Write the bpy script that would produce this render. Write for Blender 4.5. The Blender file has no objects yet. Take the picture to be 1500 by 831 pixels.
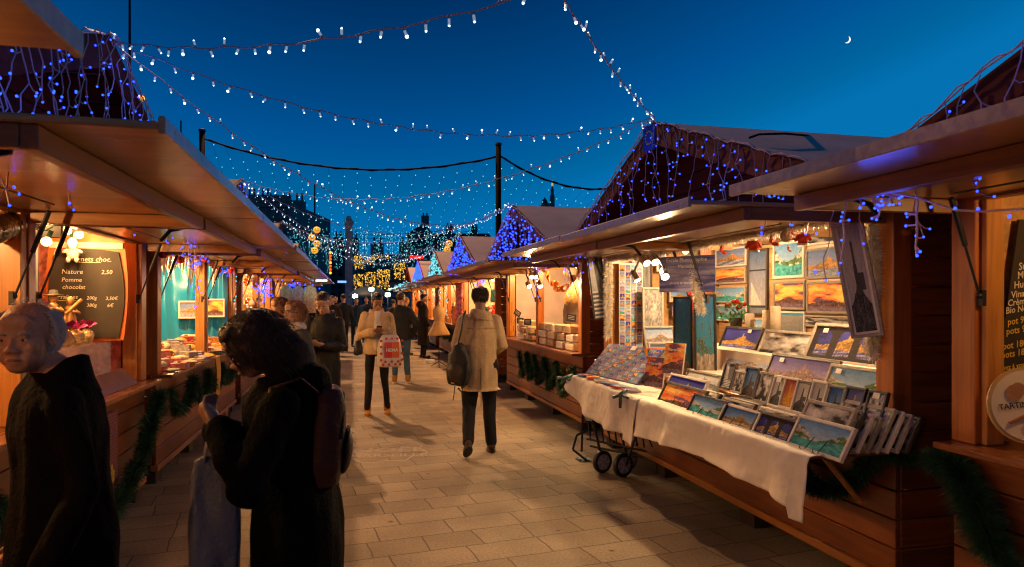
import bpy, math, random
import numpy as np
from mathutils import Vector, Matrix, noise
sc = bpy.context.scene
C = sc.collection
D_ = bpy.data
PI = math.pi
# ------------------------------------------------------------------ camera
YAW = math.radians(13.23)
S_, C_ = math.sin(YAW), math.cos(YAW)
EYE = 1.6
cam_d = D_.cameras.new('camera'); cam = D_.objects.new('camera', cam_d); C.objects.link(cam)
cam.location = (0, 0, EYE); cam.rotation_euler = (PI/2, 0, -YAW)
cam_d.lens = 24; cam_d.sensor_width = 36; cam_d.shift_y = 0.0163
cam_d.clip_start = 0.05; cam_d.clip_end = 3000
cam_d.dof.use_dof = True; cam_d.dof.focus_distance = 6.0; cam_d.dof.aperture_fstop = 5.6
sc.camera = cam
# ------------------------------------------------------------------ dusk sky
w = D_.worlds.new('World'); sc.world = w; w.use_nodes = True
nt = w.node_tree; nt.nodes.clear()
out = nt.nodes.new('ShaderNodeOutputWorld'); bg = nt.nodes.new('ShaderNodeBackground')
sky = nt.nodes.new('ShaderNodeTexSky'); sky.sky_type = 'NISHITA'; sky.sun_disc = False
sky.sun_elevation = math.radians(1.5); sky.sun_rotation = math.radians(95)
sky.air_density = 1.0; sky.dust_density = 0.3; sky.ozone_density = 6.0
# the physical dusk sky drives a narrow range of deep blues (clear air well after sunset)
sepc = nt.nodes.new('ShaderNodeSeparateColor'); ramp = nt.nodes.new('ShaderNodeValToRGB')
mul = nt.nodes.new('ShaderNodeMath'); mul.operation = 'MULTIPLY'; mul.inputs[1].default_value = 1.0
nt.links.new(sky.outputs[0], sepc.inputs[0]); nt.links.new(sepc.outputs[1], mul.inputs[0]); nt.links.new(mul.outputs[0], ramp.inputs[0]); nt.links.new(ramp.outputs[0], bg.inputs[0])
e_ = ramp.color_ramp.elements
for i_, (p_, c_) in enumerate([(.0, (0, .012, .055)), (.11, (0, .018, .08)), (.16, (0, .030, .125)), (.232, (0, .085, .30)), (.274, (0, .125, .34)), (.31, (.001, .165, .45)), (.6, (.002, .17, .42))]):
    e = e_[i_] if i_ < 1 else (e_.new(p_) if i_ < 6 else e_[len(e_)-1]); e.position = p_; e.color = (*c_, 1)
bg.inputs[1].default_value = 0.66
nt.links.new(bg.outputs[0], out.inputs[0])
sc.view_settings.view_transform = 'Standard'; sc.view_settings.look = 'None'
sc.view_settings.exposure = 0.6; sc.view_settings.gamma = 1.0
sc.cycles.use_denoising = True; sc.cycles.filter_width = 1.2
sc.cycles.sample_clamp_indirect = 4.0
sc.cycles.max_bounces = 6; sc.cycles.diffuse_bounces = 3; sc.cycles.glossy_bounces = 3
sc.cycles.transparent_max_bounces = 8; sc.cycles.transmission_bounces = 4
sc.cycles.caustics_reflective = False; sc.cycles.caustics_refractive = False

def P(px, py, X=None, Y=None, Z=None, D=None):
    """measured point of the photograph (1500 px wide) on the plane X=, Y=, Z= or at depth D"""
    u = (px-750)/1000.0; v = (440-py)/1000.0
    dx = S_+u*C_; dy = C_-u*S_
    if X is not None: d = X/dx
    elif Y is not None: d = Y/dy
    elif Z is not None: d = (Z-EYE)/v
    else: d = D
    return Vector((dx*d, dy*d, EYE+v*d))

# ------------------------------------------------------------------ mesh helpers
def rnd(a, b): return random.uniform(a, b)
class MB:
    def __init__(s): s.V = []; s.F = []; s.M = []; s.m = 0
    def add(s, vs, fs):
        o = len(s.V); s.V.extend([tuple(v) for v in vs]); s.F.extend([tuple(i+o for i in f) for f in fs]); s.M.extend([s.m]*len(fs)); return s
    def box(s, c, d, R=None):
        hx, hy, hz = d[0]/2, d[1]/2, d[2]/2
        vs = [Vector((x, y, z)) for x in (-hx, hx) for y in (-hy, hy) for z in (-hz, hz)]
        if R is not None: vs = [R @ v for v in vs]
        c = Vector(c); vs = [v+c for v in vs]
        return s.add(vs, [(0,1,3,2),(4,6,7,5),(0,4,5,1),(2,3,7,6),(0,2,6,4),(1,5,7,3)])
    def bx(s, x0, x1, y0, y1, z0, z1): return s.box(((x0+x1)/2, (y0+y1)/2, (z0+z1)/2), (abs(x1-x0), abs(y1-y0), abs(z1-z0)))
    def tube(s, pts, r, n=6, caps=True, sq=1.0):
        pts = [Vector(p) for p in pts]; k = len(pts)
        rs = r if isinstance(r, (list, tuple)) else [r]*k
        vs = []; up = None
        for i, p in enumerate(pts):
            t = (pts[min(i+1, k-1)]-pts[max(i-1, 0)])
            if t.length < 1e-9: t = Vector((0, 0, 1))
            t.normalize()
            if up is None:
                a = Vector((0, 0, 1)) if abs(t.z) < .9 else Vector((1, 0, 0))
            else: a = up
            b = t.cross(a)
            if b.length < 1e-6: b = t.cross(Vector((1, 0, 0)))
            b.normalize(); a = b.cross(t).normalized(); up = a
            rr = rs[i]; ra, rb = (rr if isinstance(rr, tuple) else (rr, rr*sq))
            for j in range(n):
                an = 2*PI*j/n; vs.append(p+b*math.cos(an)*ra+a*math.sin(an)*rb)
        fs = [(i*n+j, i*n+(j+1) % n, (i+1)*n+(j+1) % n, (i+1)*n+j) for i in range(k-1) for j in range(n)]
        if caps: fs += [tuple(range(n-1, -1, -1)), tuple((k-1)*n+j for j in range(n))]
        return s.add(vs, fs)
    def rings(s, rg, caps=True):
        n = len(rg[0]); vs = [v for r in rg for v in r]; k = len(rg)
        fs = [(i*n+j, i*n+(j+1) % n, (i+1)*n+(j+1) % n, (i+1)*n+j) for i in range(k-1) for j in range(n)]
        if caps: fs += [tuple(range(n-1, -1, -1)), tuple((k-1)*n+j for j in range(n))]
        return s.add(vs, fs)
    def ell(s, c, r, R=None, n=12, m=8):
        c = Vector(c); r = (r, r, r) if not isinstance(r, (tuple, list)) else r
        vs = [Vector((0, 0, -r[2]))]
        for i in range(1, m):
            th = -PI/2+PI*i/m
            for j in range(n):
                a = 2*PI*j/n; vs.append(Vector((r[0]*math.cos(th)*math.cos(a), r[1]*math.cos(th)*math.sin(a), r[2]*math.sin(th))))
        vs.append(Vector((0, 0, r[2])))
        fs = [(0, 1+(j+1) % n, 1+j) for j in range(n)]
        for i in range(m-2):
            for j in range(n): fs.append((1+i*n+j, 1+i*n+(j+1) % n, 1+(i+1)*n+(j+1) % n, 1+(i+1)*n+j))
        e = len(vs)-1; b = 1+(m-2)*n
        fs += [(b+j, b+(j+1) % n, e) for j in range(n)]
        if R is not None: vs = [R @ v for v in vs]
        return s.add([v+c for v in vs], fs)
    def lathe(s, prof, c=(0, 0, 0), n=16, R=None):
        c = Vector(c); vs = []
        for r, z in prof:
            for j in range(n):
                a = 2*PI*j/n; v = Vector((r*math.cos(a), r*math.sin(a), z)); vs.append((R @ v if R is not None else v)+c)
        k = len(prof)
        fs = [(i*n+j, i*n+(j+1) % n, (i+1)*n+(j+1) % n, (i+1)*n+j) for i in range(k-1) for j in range(n)]
        fs += [tuple(range(n-1, -1, -1)), tuple((k-1)*n+j for j in range(n))]
        return s.add(vs, fs)
    def cyl(s, a, b, r, n=10): return s.tube([a, b], r, n)
    def mesh(s, name, smooth=False):
        me = D_.meshes.new(name); me.from_pydata(s.V, [], s.F)
        if s.M and max(s.M) > 0: me.polygons.foreach_set('material_index', s.M)
        if smooth: me.polygons.foreach_set('use_smooth', [True]*len(s.F))
        me.update(); return me
    def build(s, name, mat, parent=None, smooth=False, bevel=0):
        me = s.mesh(name, smooth)
        return link(name, me, mat, parent, bevel)
def link(name, me, mat, parent=None, bevel=0):
    for m in (mat if isinstance(mat, (list, tuple)) else [mat]):
        if m is not None: me.materials.append(m)
    o = D_.objects.new(name, me); C.objects.link(o)
    if parent is not None: o.parent = parent
    if bevel:
        b = o.modifiers.new('bevel', 'BEVEL'); b.width = bevel; b.segments = 1; b.limit_method = 'ANGLE'
    return o
def tag(o, label=None, cat=None, group=None, kind=None):
    if label: o['label'] = label
    if cat: o['category'] = cat
    if group: o['group'] = group
    if kind: o['kind'] = kind
    return o
def thing(name, label, cat, loc=(0, 0, 0), rotz=0, group=None):
    o = D_.objects.new(name, None); C.objects.link(o); o.empty_display_size = .1
    o.location = loc; o.rotation_euler = (0, 0, rotz); return tag(o, label, cat, group)
def copy_of(o, name=None, parent=None, loc=None):
    c = o.copy(); C.objects.link(c); c.parent = parent
    if name: c.name = name
    if loc is not None: c.location = loc
    return c
def light(name, typ, loc, power, col, size=.05, parent=None, **kw):
    l = D_.lights.new(name, typ); l.energy = power; l.color = col
    if typ == 'AREA': l.size = size
    else: l.shadow_soft_size = size
    for k, v in kw.items(): setattr(l, k, v)
    o = D_.objects.new(name, l); C.objects.link(o); o.location = loc
    if parent is not None: o.parent = parent
    return o
def RX(a): return Matrix.Rotation(a, 3, 'X')
def RY(a): return Matrix.Rotation(a, 3, 'Y')
def RZ(a): return Matrix.Rotation(a, 3, 'Z')

# ------------------------------------------------------------------ materials
def mat(name, col, rough=.6, metal=0, spec=.5, bump=0, bscale=40, var=0, vscale=6, trans=0, alpha=1, sheen=0, emis=None, estr=0, sss=0, coat=0):
    m = D_.materials.new(name); m.use_nodes = True; n = m.node_tree; b = n.nodes['Principled BSDF']
    b.inputs['Base Color'].default_value = (*col, 1); b.inputs['Roughness'].default_value = rough
    b.inputs['Metallic'].default_value = metal; b.inputs['Specular IOR Level'].default_value = spec
    b.inputs['Transmission Weight'].default_value = trans; b.inputs['Alpha'].default_value = alpha
    b.inputs['Sheen Weight'].default_value = sheen; b.inputs['Coat Weight'].default_value = coat
    if sss: b.inputs['Subsurface Weight'].default_value = sss; b.inputs['Subsurface Radius'].default_value = (.01, .004, .002)
    if emis: b.inputs['Emission Color'].default_value = (*emis, 1); b.inputs['Emission Strength'].default_value = estr
    if bump or var:
        tc = n.nodes.new('ShaderNodeTexCoord'); no = n.nodes.new('ShaderNodeTexNoise'); no.inputs['Scale'].default_value = bscale; no.inputs['Detail'].default_value = 5
        n.links.new(tc.outputs['Object'], no.inputs['Vector'])
        if bump:
            bu = n.nodes.new('ShaderNodeBump'); bu.inputs['Strength'].default_value = bump; bu.inputs['Distance'].default_value = .02
            n.links.new(no.outputs[0], bu.inputs['Height']); n.links.new(bu.outputs[0], b.inputs['Normal'])
        if var:
            n2 = n.nodes.new('ShaderNodeTexNoise'); n2.inputs['Scale'].default_value = vscale; n2.inputs['Detail'].default_value = 4
            n.links.new(tc.outputs['Object'], n2.inputs['Vector'])
            mp = n.nodes.new('ShaderNodeMapRange'); mp.inputs[1].default_value = .3; mp.inputs[2].default_value = .7; mp.inputs[3].default_value = 1-var; mp.inputs[4].default_value = 1+var
            n.links.new(n2.outputs[0], mp.inputs[0])
            mx = n.nodes.new('ShaderNodeVectorMath'); mx.operation = 'SCALE'; mx.inputs[0].default_value = col
            n.links.new(mp.outputs[0], mx.inputs['Scale']); n.links.new(mx.outputs[0], b.inputs['Base Color'])
    return m
def glow(name, col, s, sample=False):
    m = D_.materials.new(name); m.use_nodes = True; n = m.node_tree; n.nodes.clear()
    o = n.nodes.new('ShaderNodeOutputMaterial'); e = n.nodes.new('ShaderNodeEmission')
    e.inputs[0].default_value = (*col, 1); e.inputs[1].default_value = s; n.links.new(e.outputs[0], o.inputs[0])
    if not sample: m.cycles.emission_sampling = 'NONE'
    return m
def wood(name, c1, c2, axis=1, rough=.38, board=0.15, baxis=2, coat=.15, knots=True):
    """varnished softwood: grain stretched along axis, tone differing from board to board across baxis"""
    m = D_.materials.new(name); m.use_nodes = True; n = m.node_tree; b = n.nodes['Principled BSDF']; L = n.links.new
    tc = n.nodes.new('ShaderNodeTexCoord'); mp = n.nodes.new('ShaderNodeMapping')
    s = [14, 14, 14]; s[axis] = .9; mp.inputs['Scale'].default_value = s
    sep = n.nodes.new('ShaderNodeSeparateXYZ'); L(tc.outputs['Object'], sep.inputs[0])
    mu = n.nodes.new('ShaderNodeMath'); mu.operation = 'DIVIDE'; mu.inputs[1].default_value = board; L(sep.outputs[baxis], mu.inputs[0])
    fl = n.nodes.new('ShaderNodeMath'); fl.operation = 'FLOOR'; L(mu.outputs[0], fl.inputs[0])
    wn = n.nodes.new('ShaderNodeTexWhiteNoise'); wn.noise_dimensions = '1D'; L(fl.outputs[0], wn.inputs['W'])
    ad = n.nodes.new('ShaderNodeVectorMath'); ad.operation = 'ADD'; L(tc.outputs['Object'], ad.inputs[0])
    sc_ = n.nodes.new('ShaderNodeVectorMath'); sc_.operation = 'SCALE'; sc_.inputs['Scale'].default_value = 7; L(wn.outputs['Color'], sc_.inputs[0]); L(sc_.outputs[0], ad.inputs[1])
    L(ad.outputs[0], mp.inputs[0])
    no = n.nodes.new('ShaderNodeTexNoise'); no.inputs['Scale'].default_value = 2.2; no.inputs['Detail'].default_value = 6; no.inputs['Distortion'].default_value = .6; L(mp.outputs[0], no.inputs['Vector'])
    cr = n.nodes.new('ShaderNodeValToRGB'); cr.color_ramp.elements[0].position = .32; cr.color_ramp.elements[1].position = .68
    cr.color_ramp.elements[0].color = (*c1, 1); cr.color_ramp.elements[1].color = (*c2, 1); L(no.outputs[0], cr.inputs[0])
    mr = n.nodes.new('ShaderNodeMapRange'); mr.inputs[3].default_value = .72; mr.inputs[4].default_value = 1.2; L(wn.outputs['Value'], mr.inputs[0])
    n2 = n.nodes.new('ShaderNodeTexNoise'); n2.inputs['Scale'].default_value = 1.7; n2.inputs['Detail'].default_value = 3; L(tc.outputs['Object'], n2.inputs['Vector'])
    m2 = n.nodes.new('ShaderNodeMapRange'); m2.inputs[1].default_value = .3; m2.inputs[2].default_value = .7; m2.inputs[3].default_value = .75; m2.inputs[4].default_value = 1.15; L(n2.outputs[0], m2.inputs[0])
    mm = n.nodes.new('ShaderNodeMath'); mm.operation = 'MULTIPLY'; L(mr.outputs[0], mm.inputs[0]); L(m2.outputs[0], mm.inputs[1])
    sx = n.nodes.new('ShaderNodeVectorMath'); sx.operation = 'SCALE'; L(cr.outputs[0], sx.inputs[0]); L(mm.outputs[0], sx.inputs['Scale'])
    L(sx.outputs[0], b.inputs['Base Color'])
    rr = n.nodes.new('ShaderNodeMapRange'); rr.inputs[3].default_value = rough-.1; rr.inputs[4].default_value = rough+.15; L(no.outputs[0], rr.inputs[0]); L(rr.outputs[0], b.inputs['Roughness'])
    bu = n.nodes.new('ShaderNodeBump'); bu.inputs['Strength'].default_value = .25; bu.inputs['Distance'].default_value = .004; L(no.outputs[0], bu.inputs['Height']); L(bu.outputs[0], b.inputs['Normal'])
    b.inputs['Coat Weight'].default_value = coat; b.inputs['Coat Roughness'].default_value = .25
    return m
RED1, RED2 = (.15, .038, .008), (.27, .075, .014)
M = {}
M['wall'] = wood('stained_boards', RED1, RED2, 1, board=.151, baxis=2)
M['sidewall'] = wood('stained_side_boards', RED1, RED2, 0, board=.151, baxis=2)
M['post'] = wood('stained_post', (.34, .095, .012), (.52, .16, .022), 2, board=9)
M['jamb'] = wood('honey_pine_post', (.42, .17, .032), (.62, .29, .065), 2, board=9)
M['beam'] = wood('honey_pine_beam', (.30, .115, .025), (.46, .19, .045), 0, board=9)
M['ybeam'] = wood('honey_pine_rail', (.28, .10, .022), (.42, .165, .038), 1, board=9)
M['panel'] = wood('varnished_hatch_board', (.42, .195, .05), (.62, .34, .105), 0, rough=.30, board=.33, baxis=1, coat=.8)
M['ceil'] = wood('pine_ceiling', (.42, .22, .08), (.60, .36, .15), 0, board=.12, baxis=1)
M['inwall'] = wood('pine_lining', (.42, .22, .08), (.58, .34, .14), 1, board=.13, baxis=2)
M['counter'] = wood('counter_board', (.20, .068, .020), (.34, .12, .032), 1, rough=.28, board=9, coat=.4)
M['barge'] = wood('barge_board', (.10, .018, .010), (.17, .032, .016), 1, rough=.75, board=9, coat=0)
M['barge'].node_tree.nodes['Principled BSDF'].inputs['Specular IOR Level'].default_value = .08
M['roof'] = mat('grey_roof_felt', (.42, .33, .31), .85, bump=.3, bscale=60, var=.15, vscale=2)
M['dark'] = mat('dark_wood', (.03, .014, .009), .7)
M['black'] = mat('black_plastic', (.012, .012, .013), .45)
M['blackm'] = mat('black_enamel_metal', (.015, .015, .016), .3, metal=.6)
M['steel'] = mat('brushed_steel', (.55, .54, .52), .32, metal=1, var=.1)
M['wire'] = mat('pale_pink_cable', (.55, .36, .33), .5)
M['cable'] = mat('black_cable', (.004, .004, .005), .9, spec=.1)
M['white'] = mat('white_paint', (.75, .73, .70), .5)
M['ledwhite'] = glow('white_led', (.62, .85, 1), 3.2)
M['bulbcap'] = mat('milky_bulb', (.75, .78, .8), .3, emis=(.6, .8, 1), estr=.18)
M['ledblue'] = glow('blue_led', (.012, .045, 1), 4)
M['ledteal'] = glow('teal_led', (.16, .75, .85), 1.0)
M['ledgold'] = glow('gold_led', (1, .5, .05), 1.6)
M['warmglow'] = glow('warm_lamp', (1, .70, .36), 12)
# ------------------------------------------------------------------ setting: paving, plaza
def paving_mat():
    m = D_.materials.new('stone_slabs'); m.use_nodes = True; n = m.node_tree; b = n.nodes['Principled BSDF']; L = n.links.new
    tc = n.nodes.new('ShaderNodeTexCoord'); mp = n.nodes.new('ShaderNodeMapping'); mp.inputs['Rotation'].default_value = (0, 0, math.radians(-7.5)); L(tc.outputs['Object'], mp.inputs[0])
    nw = n.nodes.new('ShaderNodeTexNoise'); nw.inputs['Scale'].default_value = 3; L(tc.outputs['Object'], nw.inputs['Vector'])
    ws = n.nodes.new('ShaderNodeVectorMath'); ws.operation = 'MULTIPLY_ADD'; ws.inputs[1].default_value = (.045, .03, 0); L(nw.outputs['Color'], ws.inputs[0]); L(mp.outputs[0], ws.inputs[2])
    br = n.nodes.new('ShaderNodeTexBrick'); br.inputs['Scale'].default_value = 1; br.inputs['Brick Width'].default_value = .50; br.squash = .72; br.squash_frequency = 3; br.inputs['Row Height'].default_value = .285
    br.inputs['Mortar Size'].default_value = .006; br.inputs['Mortar Smooth'].default_value = .3; br.offset = .37; br.inputs['Bias'].default_value = 0
    br.inputs['Color1'].default_value = (.20, .160, .110, 1); br.inputs['Color2'].default_value = (.30, .245, .175, 1); br.inputs['Mortar'].default_value = (.085, .066, .046, 1)
    L(ws.outputs[0], br.inputs['Vector'])
    n1 = n.nodes.new('ShaderNodeTexNoise'); n1.inputs['Scale'].default_value = 55; n1.inputs['Detail'].default_value = 8; n1.inputs['Roughness'].default_value = .75; L(tc.outputs['Object'], n1.inputs['Vector'])
    n2 = n.nodes.new('ShaderNodeTexNoise'); n2.inputs['Scale'].default_value = 1.3; n2.inputs['Detail'].default_value = 5; L(tc.outputs['Object'], n2.inputs['Vector'])
    a = n.nodes.new('ShaderNodeMapRange'); a.inputs[1].default_value = .25; a.inputs[2].default_value = .75; a.inputs[3].default_value = .45; a.inputs[4].default_value = 1.45; L(n1.outputs[0], a.inputs[0])
    a2 = n.nodes.new('ShaderNodeMapRange'); a2.inputs[1].default_value = .3; a2.inputs[2].default_value = .7; a2.inputs[3].default_value = .58; a2.inputs[4].default_value = 1.2; L(n2.outputs[0], a2.inputs[0])
    # old chewing gum and oil spots
    vo = n.nodes.new('ShaderNodeTexVoronoi'); vo.inputs['Scale'].default_value = 3.1; vo.inputs['Randomness'].default_value = 1; L(tc.outputs['Object'], vo.inputs['Vector'])
    a3 = n.nodes.new('ShaderNodeMapRange'); a3.inputs[1].default_value = .04; a3.inputs[2].default_value = .075; a3.inputs[3].default_value = .28; a3.inputs[4].default_value = 1; L(vo.outputs['Distance'], a3.inputs[0])
    m1 = n.nodes.new('ShaderNodeMath'); m1.operation = 'MULTIPLY'; L(a.outputs[0], m1.inputs[0]); L(a2.outputs[0], m1.inputs[1])
    m2 = n.nodes.new('ShaderNodeMath'); m2.operation = 'MULTIPLY'; L(m1.outputs[0], m2.inputs[0]); L(a3.outputs[0], m2.inputs[1])
    sx = n.nodes.new('ShaderNodeVectorMath'); sx.operation = 'SCALE'; L(br.outputs['Color'], sx.inputs[0]); L(m2.outputs[0], sx.inputs['Scale']); L(sx.outputs[0], b.inputs['Base Color'])
    b.inputs['Roughness'].default_value = .62; b.inputs['Specular IOR Level'].default_value = .35
    iv = n.nodes.new('ShaderNodeMath'); iv.operation = 'MULTIPLY_ADD'; iv.inputs[1].default_value = -1.3; L(br.outputs['Fac'], iv.inputs[0]); L(n1.outputs[0], iv.inputs[2])
    bu = n.nodes.new('ShaderNodeBump'); bu.inputs['Strength'].default_value = .5; bu.inputs['Distance'].default_value = .008; L(iv.outputs[0], bu.inputs['Height']); L(bu.outputs[0], b.inputs['Normal'])
    return m
g = MB(); g.add([(-900, -300, 0), (900, -300, 0), (900, 2000, 0), (-900, 2000, 0)], [(0, 1, 2, 3)])
tag(g.build('paving', paving_mat()), kind='structure')

# ------------------------------------------------------------------ market chalets
W2 = 2.075; RIDGE = 3.02; SL = .37; DEPTH = 2.0; XO = .36
COUNTER_Z = .95
def boards(mb, x0, x1, y0, y1, z0, z1, step=.151, gap=.007):
    z = z0
    while z < z1-.01:
        zt = min(z+step-gap, z1); mb.bx(x0, x1, y0, y1, z, zt); z += step
hatch_cache = {}
def make_chalet(X0, Yc, side, label, tilt=0, lining='inwall', wide_led=None, lampw=60, lampc=(1, .52, .18), lamps=((.55, -.95), (.55, .95)), backcol=None):
    t = thing('market_chalet', label, 'market stall', (X0, Yc, 0), 0 if side > 0 else PI, 'wooden market chalets lining the lane')
    k = hatch_cache
    def part(name, key, fn, m, bev=.004, parent=t, smooth=False):
        if key not in k:
            mb = MB(); fn(mb); k[key] = mb.mesh(name, smooth)
            for mm in (m if isinstance(m, (list, tuple)) else [m]): k[key].materials.append(mm)
        o = D_.objects.new(name, k[key]); C.objects.link(o); o.parent = parent
        if bev: b = o.modifiers.new('bevel', 'BEVEL'); b.width = bev; b.segments = 1; b.limit_method = 'ANGLE'
        return o
    part('front_wall', 'fw', lambda mb: (boards(mb, 0, .03, -W2, W2, .165, .918), mb.bx(.032, .05, -W2+.01, W2-.01, .17, .91)), M['wall'])
    part('bottom_rail', 'br', lambda mb: mb.bx(-.015, .05, -W2, W2, .11, .16), M['ybeam'])
    def sw(mb, s):
        if 1:
            boards(mb, .035, DEPTH, s*W2-.015*s-.015, s*W2-.015*s+.015, .165, 2.17)
            for yy in (s*(W2-.045),):
                for xx in (.06, 1.0, DEPTH-.04): mb.bx(xx-.03, xx+.03, yy-.013, yy+.013, .16, 2.16)
    for s in (-1, 1): part('side_wall', 'sw%d' % s, lambda mb: sw(mb, s), M['sidewall'])
    part('back_wall', 'bw', lambda mb: boards(mb, DEPTH, DEPTH+.03, -W2, W2, .165, 2.6), M['wall'])
    part('lining', 'lin', lambda mb: (mb.bx(DEPTH-.03, DEPTH-.006, -W2+.1, W2-.1, .2, 2.19), [mb.bx(.15, DEPTH-.03, s*(W2-.08)-.006, s*(W2-.08)+.006, .2, 2.19) for s in (-1, 1)]), M[lining] if not backcol else backcol, 0) if not backcol else link('lining', _lin(), backcol, t)
    part('floor', 'fl', lambda mb: mb.bx(.05, DEPTH, -W2+.04, W2-.04, .12, .16), M['dark'], 0)
    part('ceiling', 'ce', lambda mb: (mb.bx(.06, DEPTH-.01, -W2+.04, W2-.04, 2.2, 2.22), [mb.bx(.07, DEPTH-.03, y-.025, y+.025, 2.14, 2.199) for y in (-1.6, -.8, 0, .8, 1.6)]), M['ceil'], 0)
    part('counter', 'co', lambda mb: mb.bx(-.13, .42, -W2+.01, W2-.01, .922, COUNTER_Z), M['counter'])
    for y in (-W2+.06, W2-.06):
        part('corner_post', 'cp%.1f' % y, lambda mb: mb.bx(-.012, .10, y-.062, y+.062, .165 if 0 else .952, 2.17), M['post'])
        part('jamb', 'jb%.1f' % y, lambda mb: mb.bx(.02, .12, y-math.copysign(.064, y), y-math.copysign(.092, y), .952, 2.09), M['jamb'])
    part('mullion', 'mu', lambda mb: (mb.bx(-.01, .09, -.07, .01, .952, 2.09)), M['post'])
    part('mullion', 'mu2', lambda mb: (mb.bx(.0, .10, .012, .075, .952, 2.09)), M['jamb'])
    part('lintel', 'li', lambda mb: mb.bx(-.01, .055, -W2, W2, 2.048, 2.20), M['ybeam'])
    for y in (-W2+.12, -.7, .7, W2-.12):
        for x in (.07, DEPTH-.1):
            part('foot', 'ft%.1f%.1f' % (y, x), lambda mb: mb.bx(x-.06, x+.06, y-.09, y+.09, .001, .108), M['dark'])
    # gable and roof
    def gab(mb):
        z = 2.202
        while z < RIDGE-.12:
            h0 = (RIDGE-.06-z)/SL; h1 = (RIDGE-.06-min(z+.143, RIDGE-.07))/SL; zt = min(z+.143, RIDGE-.07)
            h0 = min(h0, W2); h1 = min(h1, W2)
            mb.add([(.01, -h0, z), (.01, h0, z), (.01, h1, zt), (.01, -h1, zt), (.04, -h0, z), (.04, h0, z), (.04, h1, zt), (.04, -h1, zt)],
                   [(0, 3, 2, 1), (4, 5, 6, 7), (0, 1, 5, 4), (2, 3, 7, 6), (0, 4, 7, 3), (1, 2, 6, 5)]); z += .151
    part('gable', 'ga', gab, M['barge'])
    E = W2+.17
    def rf(mb, s):
        th = .035
        p = [(-XO, 0, RIDGE), (-XO, s*E, RIDGE-SL*E), (DEPTH+.2, s*E, RIDGE-SL*E), (DEPTH+.2, 0, RIDGE)]
        q = [(x, y, z-th) for x, y, z in p]
        mb.add(p+q, [(0, 1, 2, 3), (7, 6, 5, 4), (0, 4, 5, 1), (1, 5, 6, 2), (2, 6, 7, 3), (3, 7, 4, 0)])
    for s in (-1, 1):
        r = part('roof_slope', 'rf%d' % s, lambda mb: rf(mb, s), M['roof'], 0)
        def bb(mb):
            for zz, x in ((.0, -XO-.028), ):
                p = [(x, 0, RIDGE+.012), (x, s*(E+.02), RIDGE-SL*(E+.02)+.012), (x, s*(E+.02), RIDGE-SL*(E+.02)-.15), (x, 0, RIDGE-.17)]
                q = [(a+.026, b, c) for a, b, c in p]
                mb.add(p+q, [(0, 1, 2, 3), (7, 6, 5, 4), (0, 4, 5, 1), (1, 5, 6, 2), (2, 6, 7, 3), (3, 7, 4, 0)])
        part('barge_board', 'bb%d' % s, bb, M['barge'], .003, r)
        def sf(mb):
            for i in range(9):
                y = s*(.12+i*.25)
                x0 = -XO+.001
                mb.box((x0+.2, y, RIDGE-SL*abs(y)-.05), (.36, .235, .012), RX(-s*math.atan(SL)))
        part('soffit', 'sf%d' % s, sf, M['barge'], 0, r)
    # two hatches propped open as awnings
    for i, s in enumerate((-1, 1)):
        y0, y1 = (-W2+.005, -.012) if s < 0 else (.012, W2-.005)
        h = part('hatch', 'ha%d' % s, lambda mb: (mb.bx(-1.13, 0, y0, y1, 0, .022), mb.bx(-1.15, -1.132, y0-.002, y1+.002, -.012, .036)), M['panel'], .003)
        h.location = (-.015, 0, 2.062); h.rotation_euler = (0, tilt+rnd(-.008, .008), 0)
        part('side_rail', 'hs%d' % s, lambda mb: mb.bx(-.80, -.02, y0+.012, y0+.052, -.065, -.002), M['beam'], .003, h)
        part('side_rail', 'ht%d' % s, lambda mb: mb.bx(-.80, -.02, y1-.052, y1-.012, -.065, -.002), M['beam'], .003, h)
        part('front_rail', 'hf%d' % s, lambda mb: mb.bx(-.845, -.802, y0+.012, y1-.012, -.068, -.002), M['ybeam'], .003, h)
        def latch(mb):
            yy = (y0+y1)/2
            mb.tube([(-.70, y1-.2, -.012), (-.70, y1-.2, -.04), (-.62, y1-.2, -.06), (-.57, y1-.2, -.12)], [.012, .012, .012, .01], 6)
            mb.box((-.70, y1-.2, -.01), (.07, .04, .016))
            mb.tube([(-.30, y1-.3, -.02), (-.30, y0+.5, -.02)], .004, 5)
        part('latch', 'hl%d' % s, latch, M['blackm'], 0, h)
        for yy in (y0+.13, y1-.13):
            a = Vector((.0, yy, 1.62)); b = Vector((-.15, yy, 2.045)); mid = a.lerp(b, .52)
            key = 'gs%.2f' % yy
            part('gas_strut', key, lambda mb: (mb.tube([a, mid], .006, 8), mb.tube([mid, b], .0125, 8), mb.ell(a, .013, n=8, m=6), mb.ell(b, .013, n=8, m=6), mb.box(a+Vector((.012, 0, -.01)), (.02, .03, .07))), M['black'], 0)
    # ceiling lamp inside with its own light
    for (lx, ly) in lamps:
        lp = part('ceiling_lamp', 'cl%.2f%.2f' % (lx, ly), lambda mb: (mb.lathe([(.05, 2.139), (.05, 2.11), (.02, 2.10)], (lx, ly, 0), 10)), M['white'], 0)
        part('bulb', 'cb%.2f%.2f' % (lx, ly), lambda mb: mb.ell((lx, ly, 2.075), .03, n=10, m=6), M['warmglow'], 0, lp)
        light('lamp_light', 'POINT', (lx, ly, 2.03), lampw, lampc, .04, t)
    return t
def _lin():
    mb = MB(); mb.bx(DEPTH-.03, DEPTH-.006, -W2+.1, W2-.1, .2, 2.19)
    for s in (-1, 1): mb.bx(.15, DEPTH-.03, s*(W2-.08)-.006, s*(W2-.08)+.006, .2, 2.19)
    return mb.mesh('lining')
XR, XL = 2.73, -1.65
ZR = [.55, 5.05, 9.95, 15.0, 19.8, 24.8, 29.8]
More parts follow.
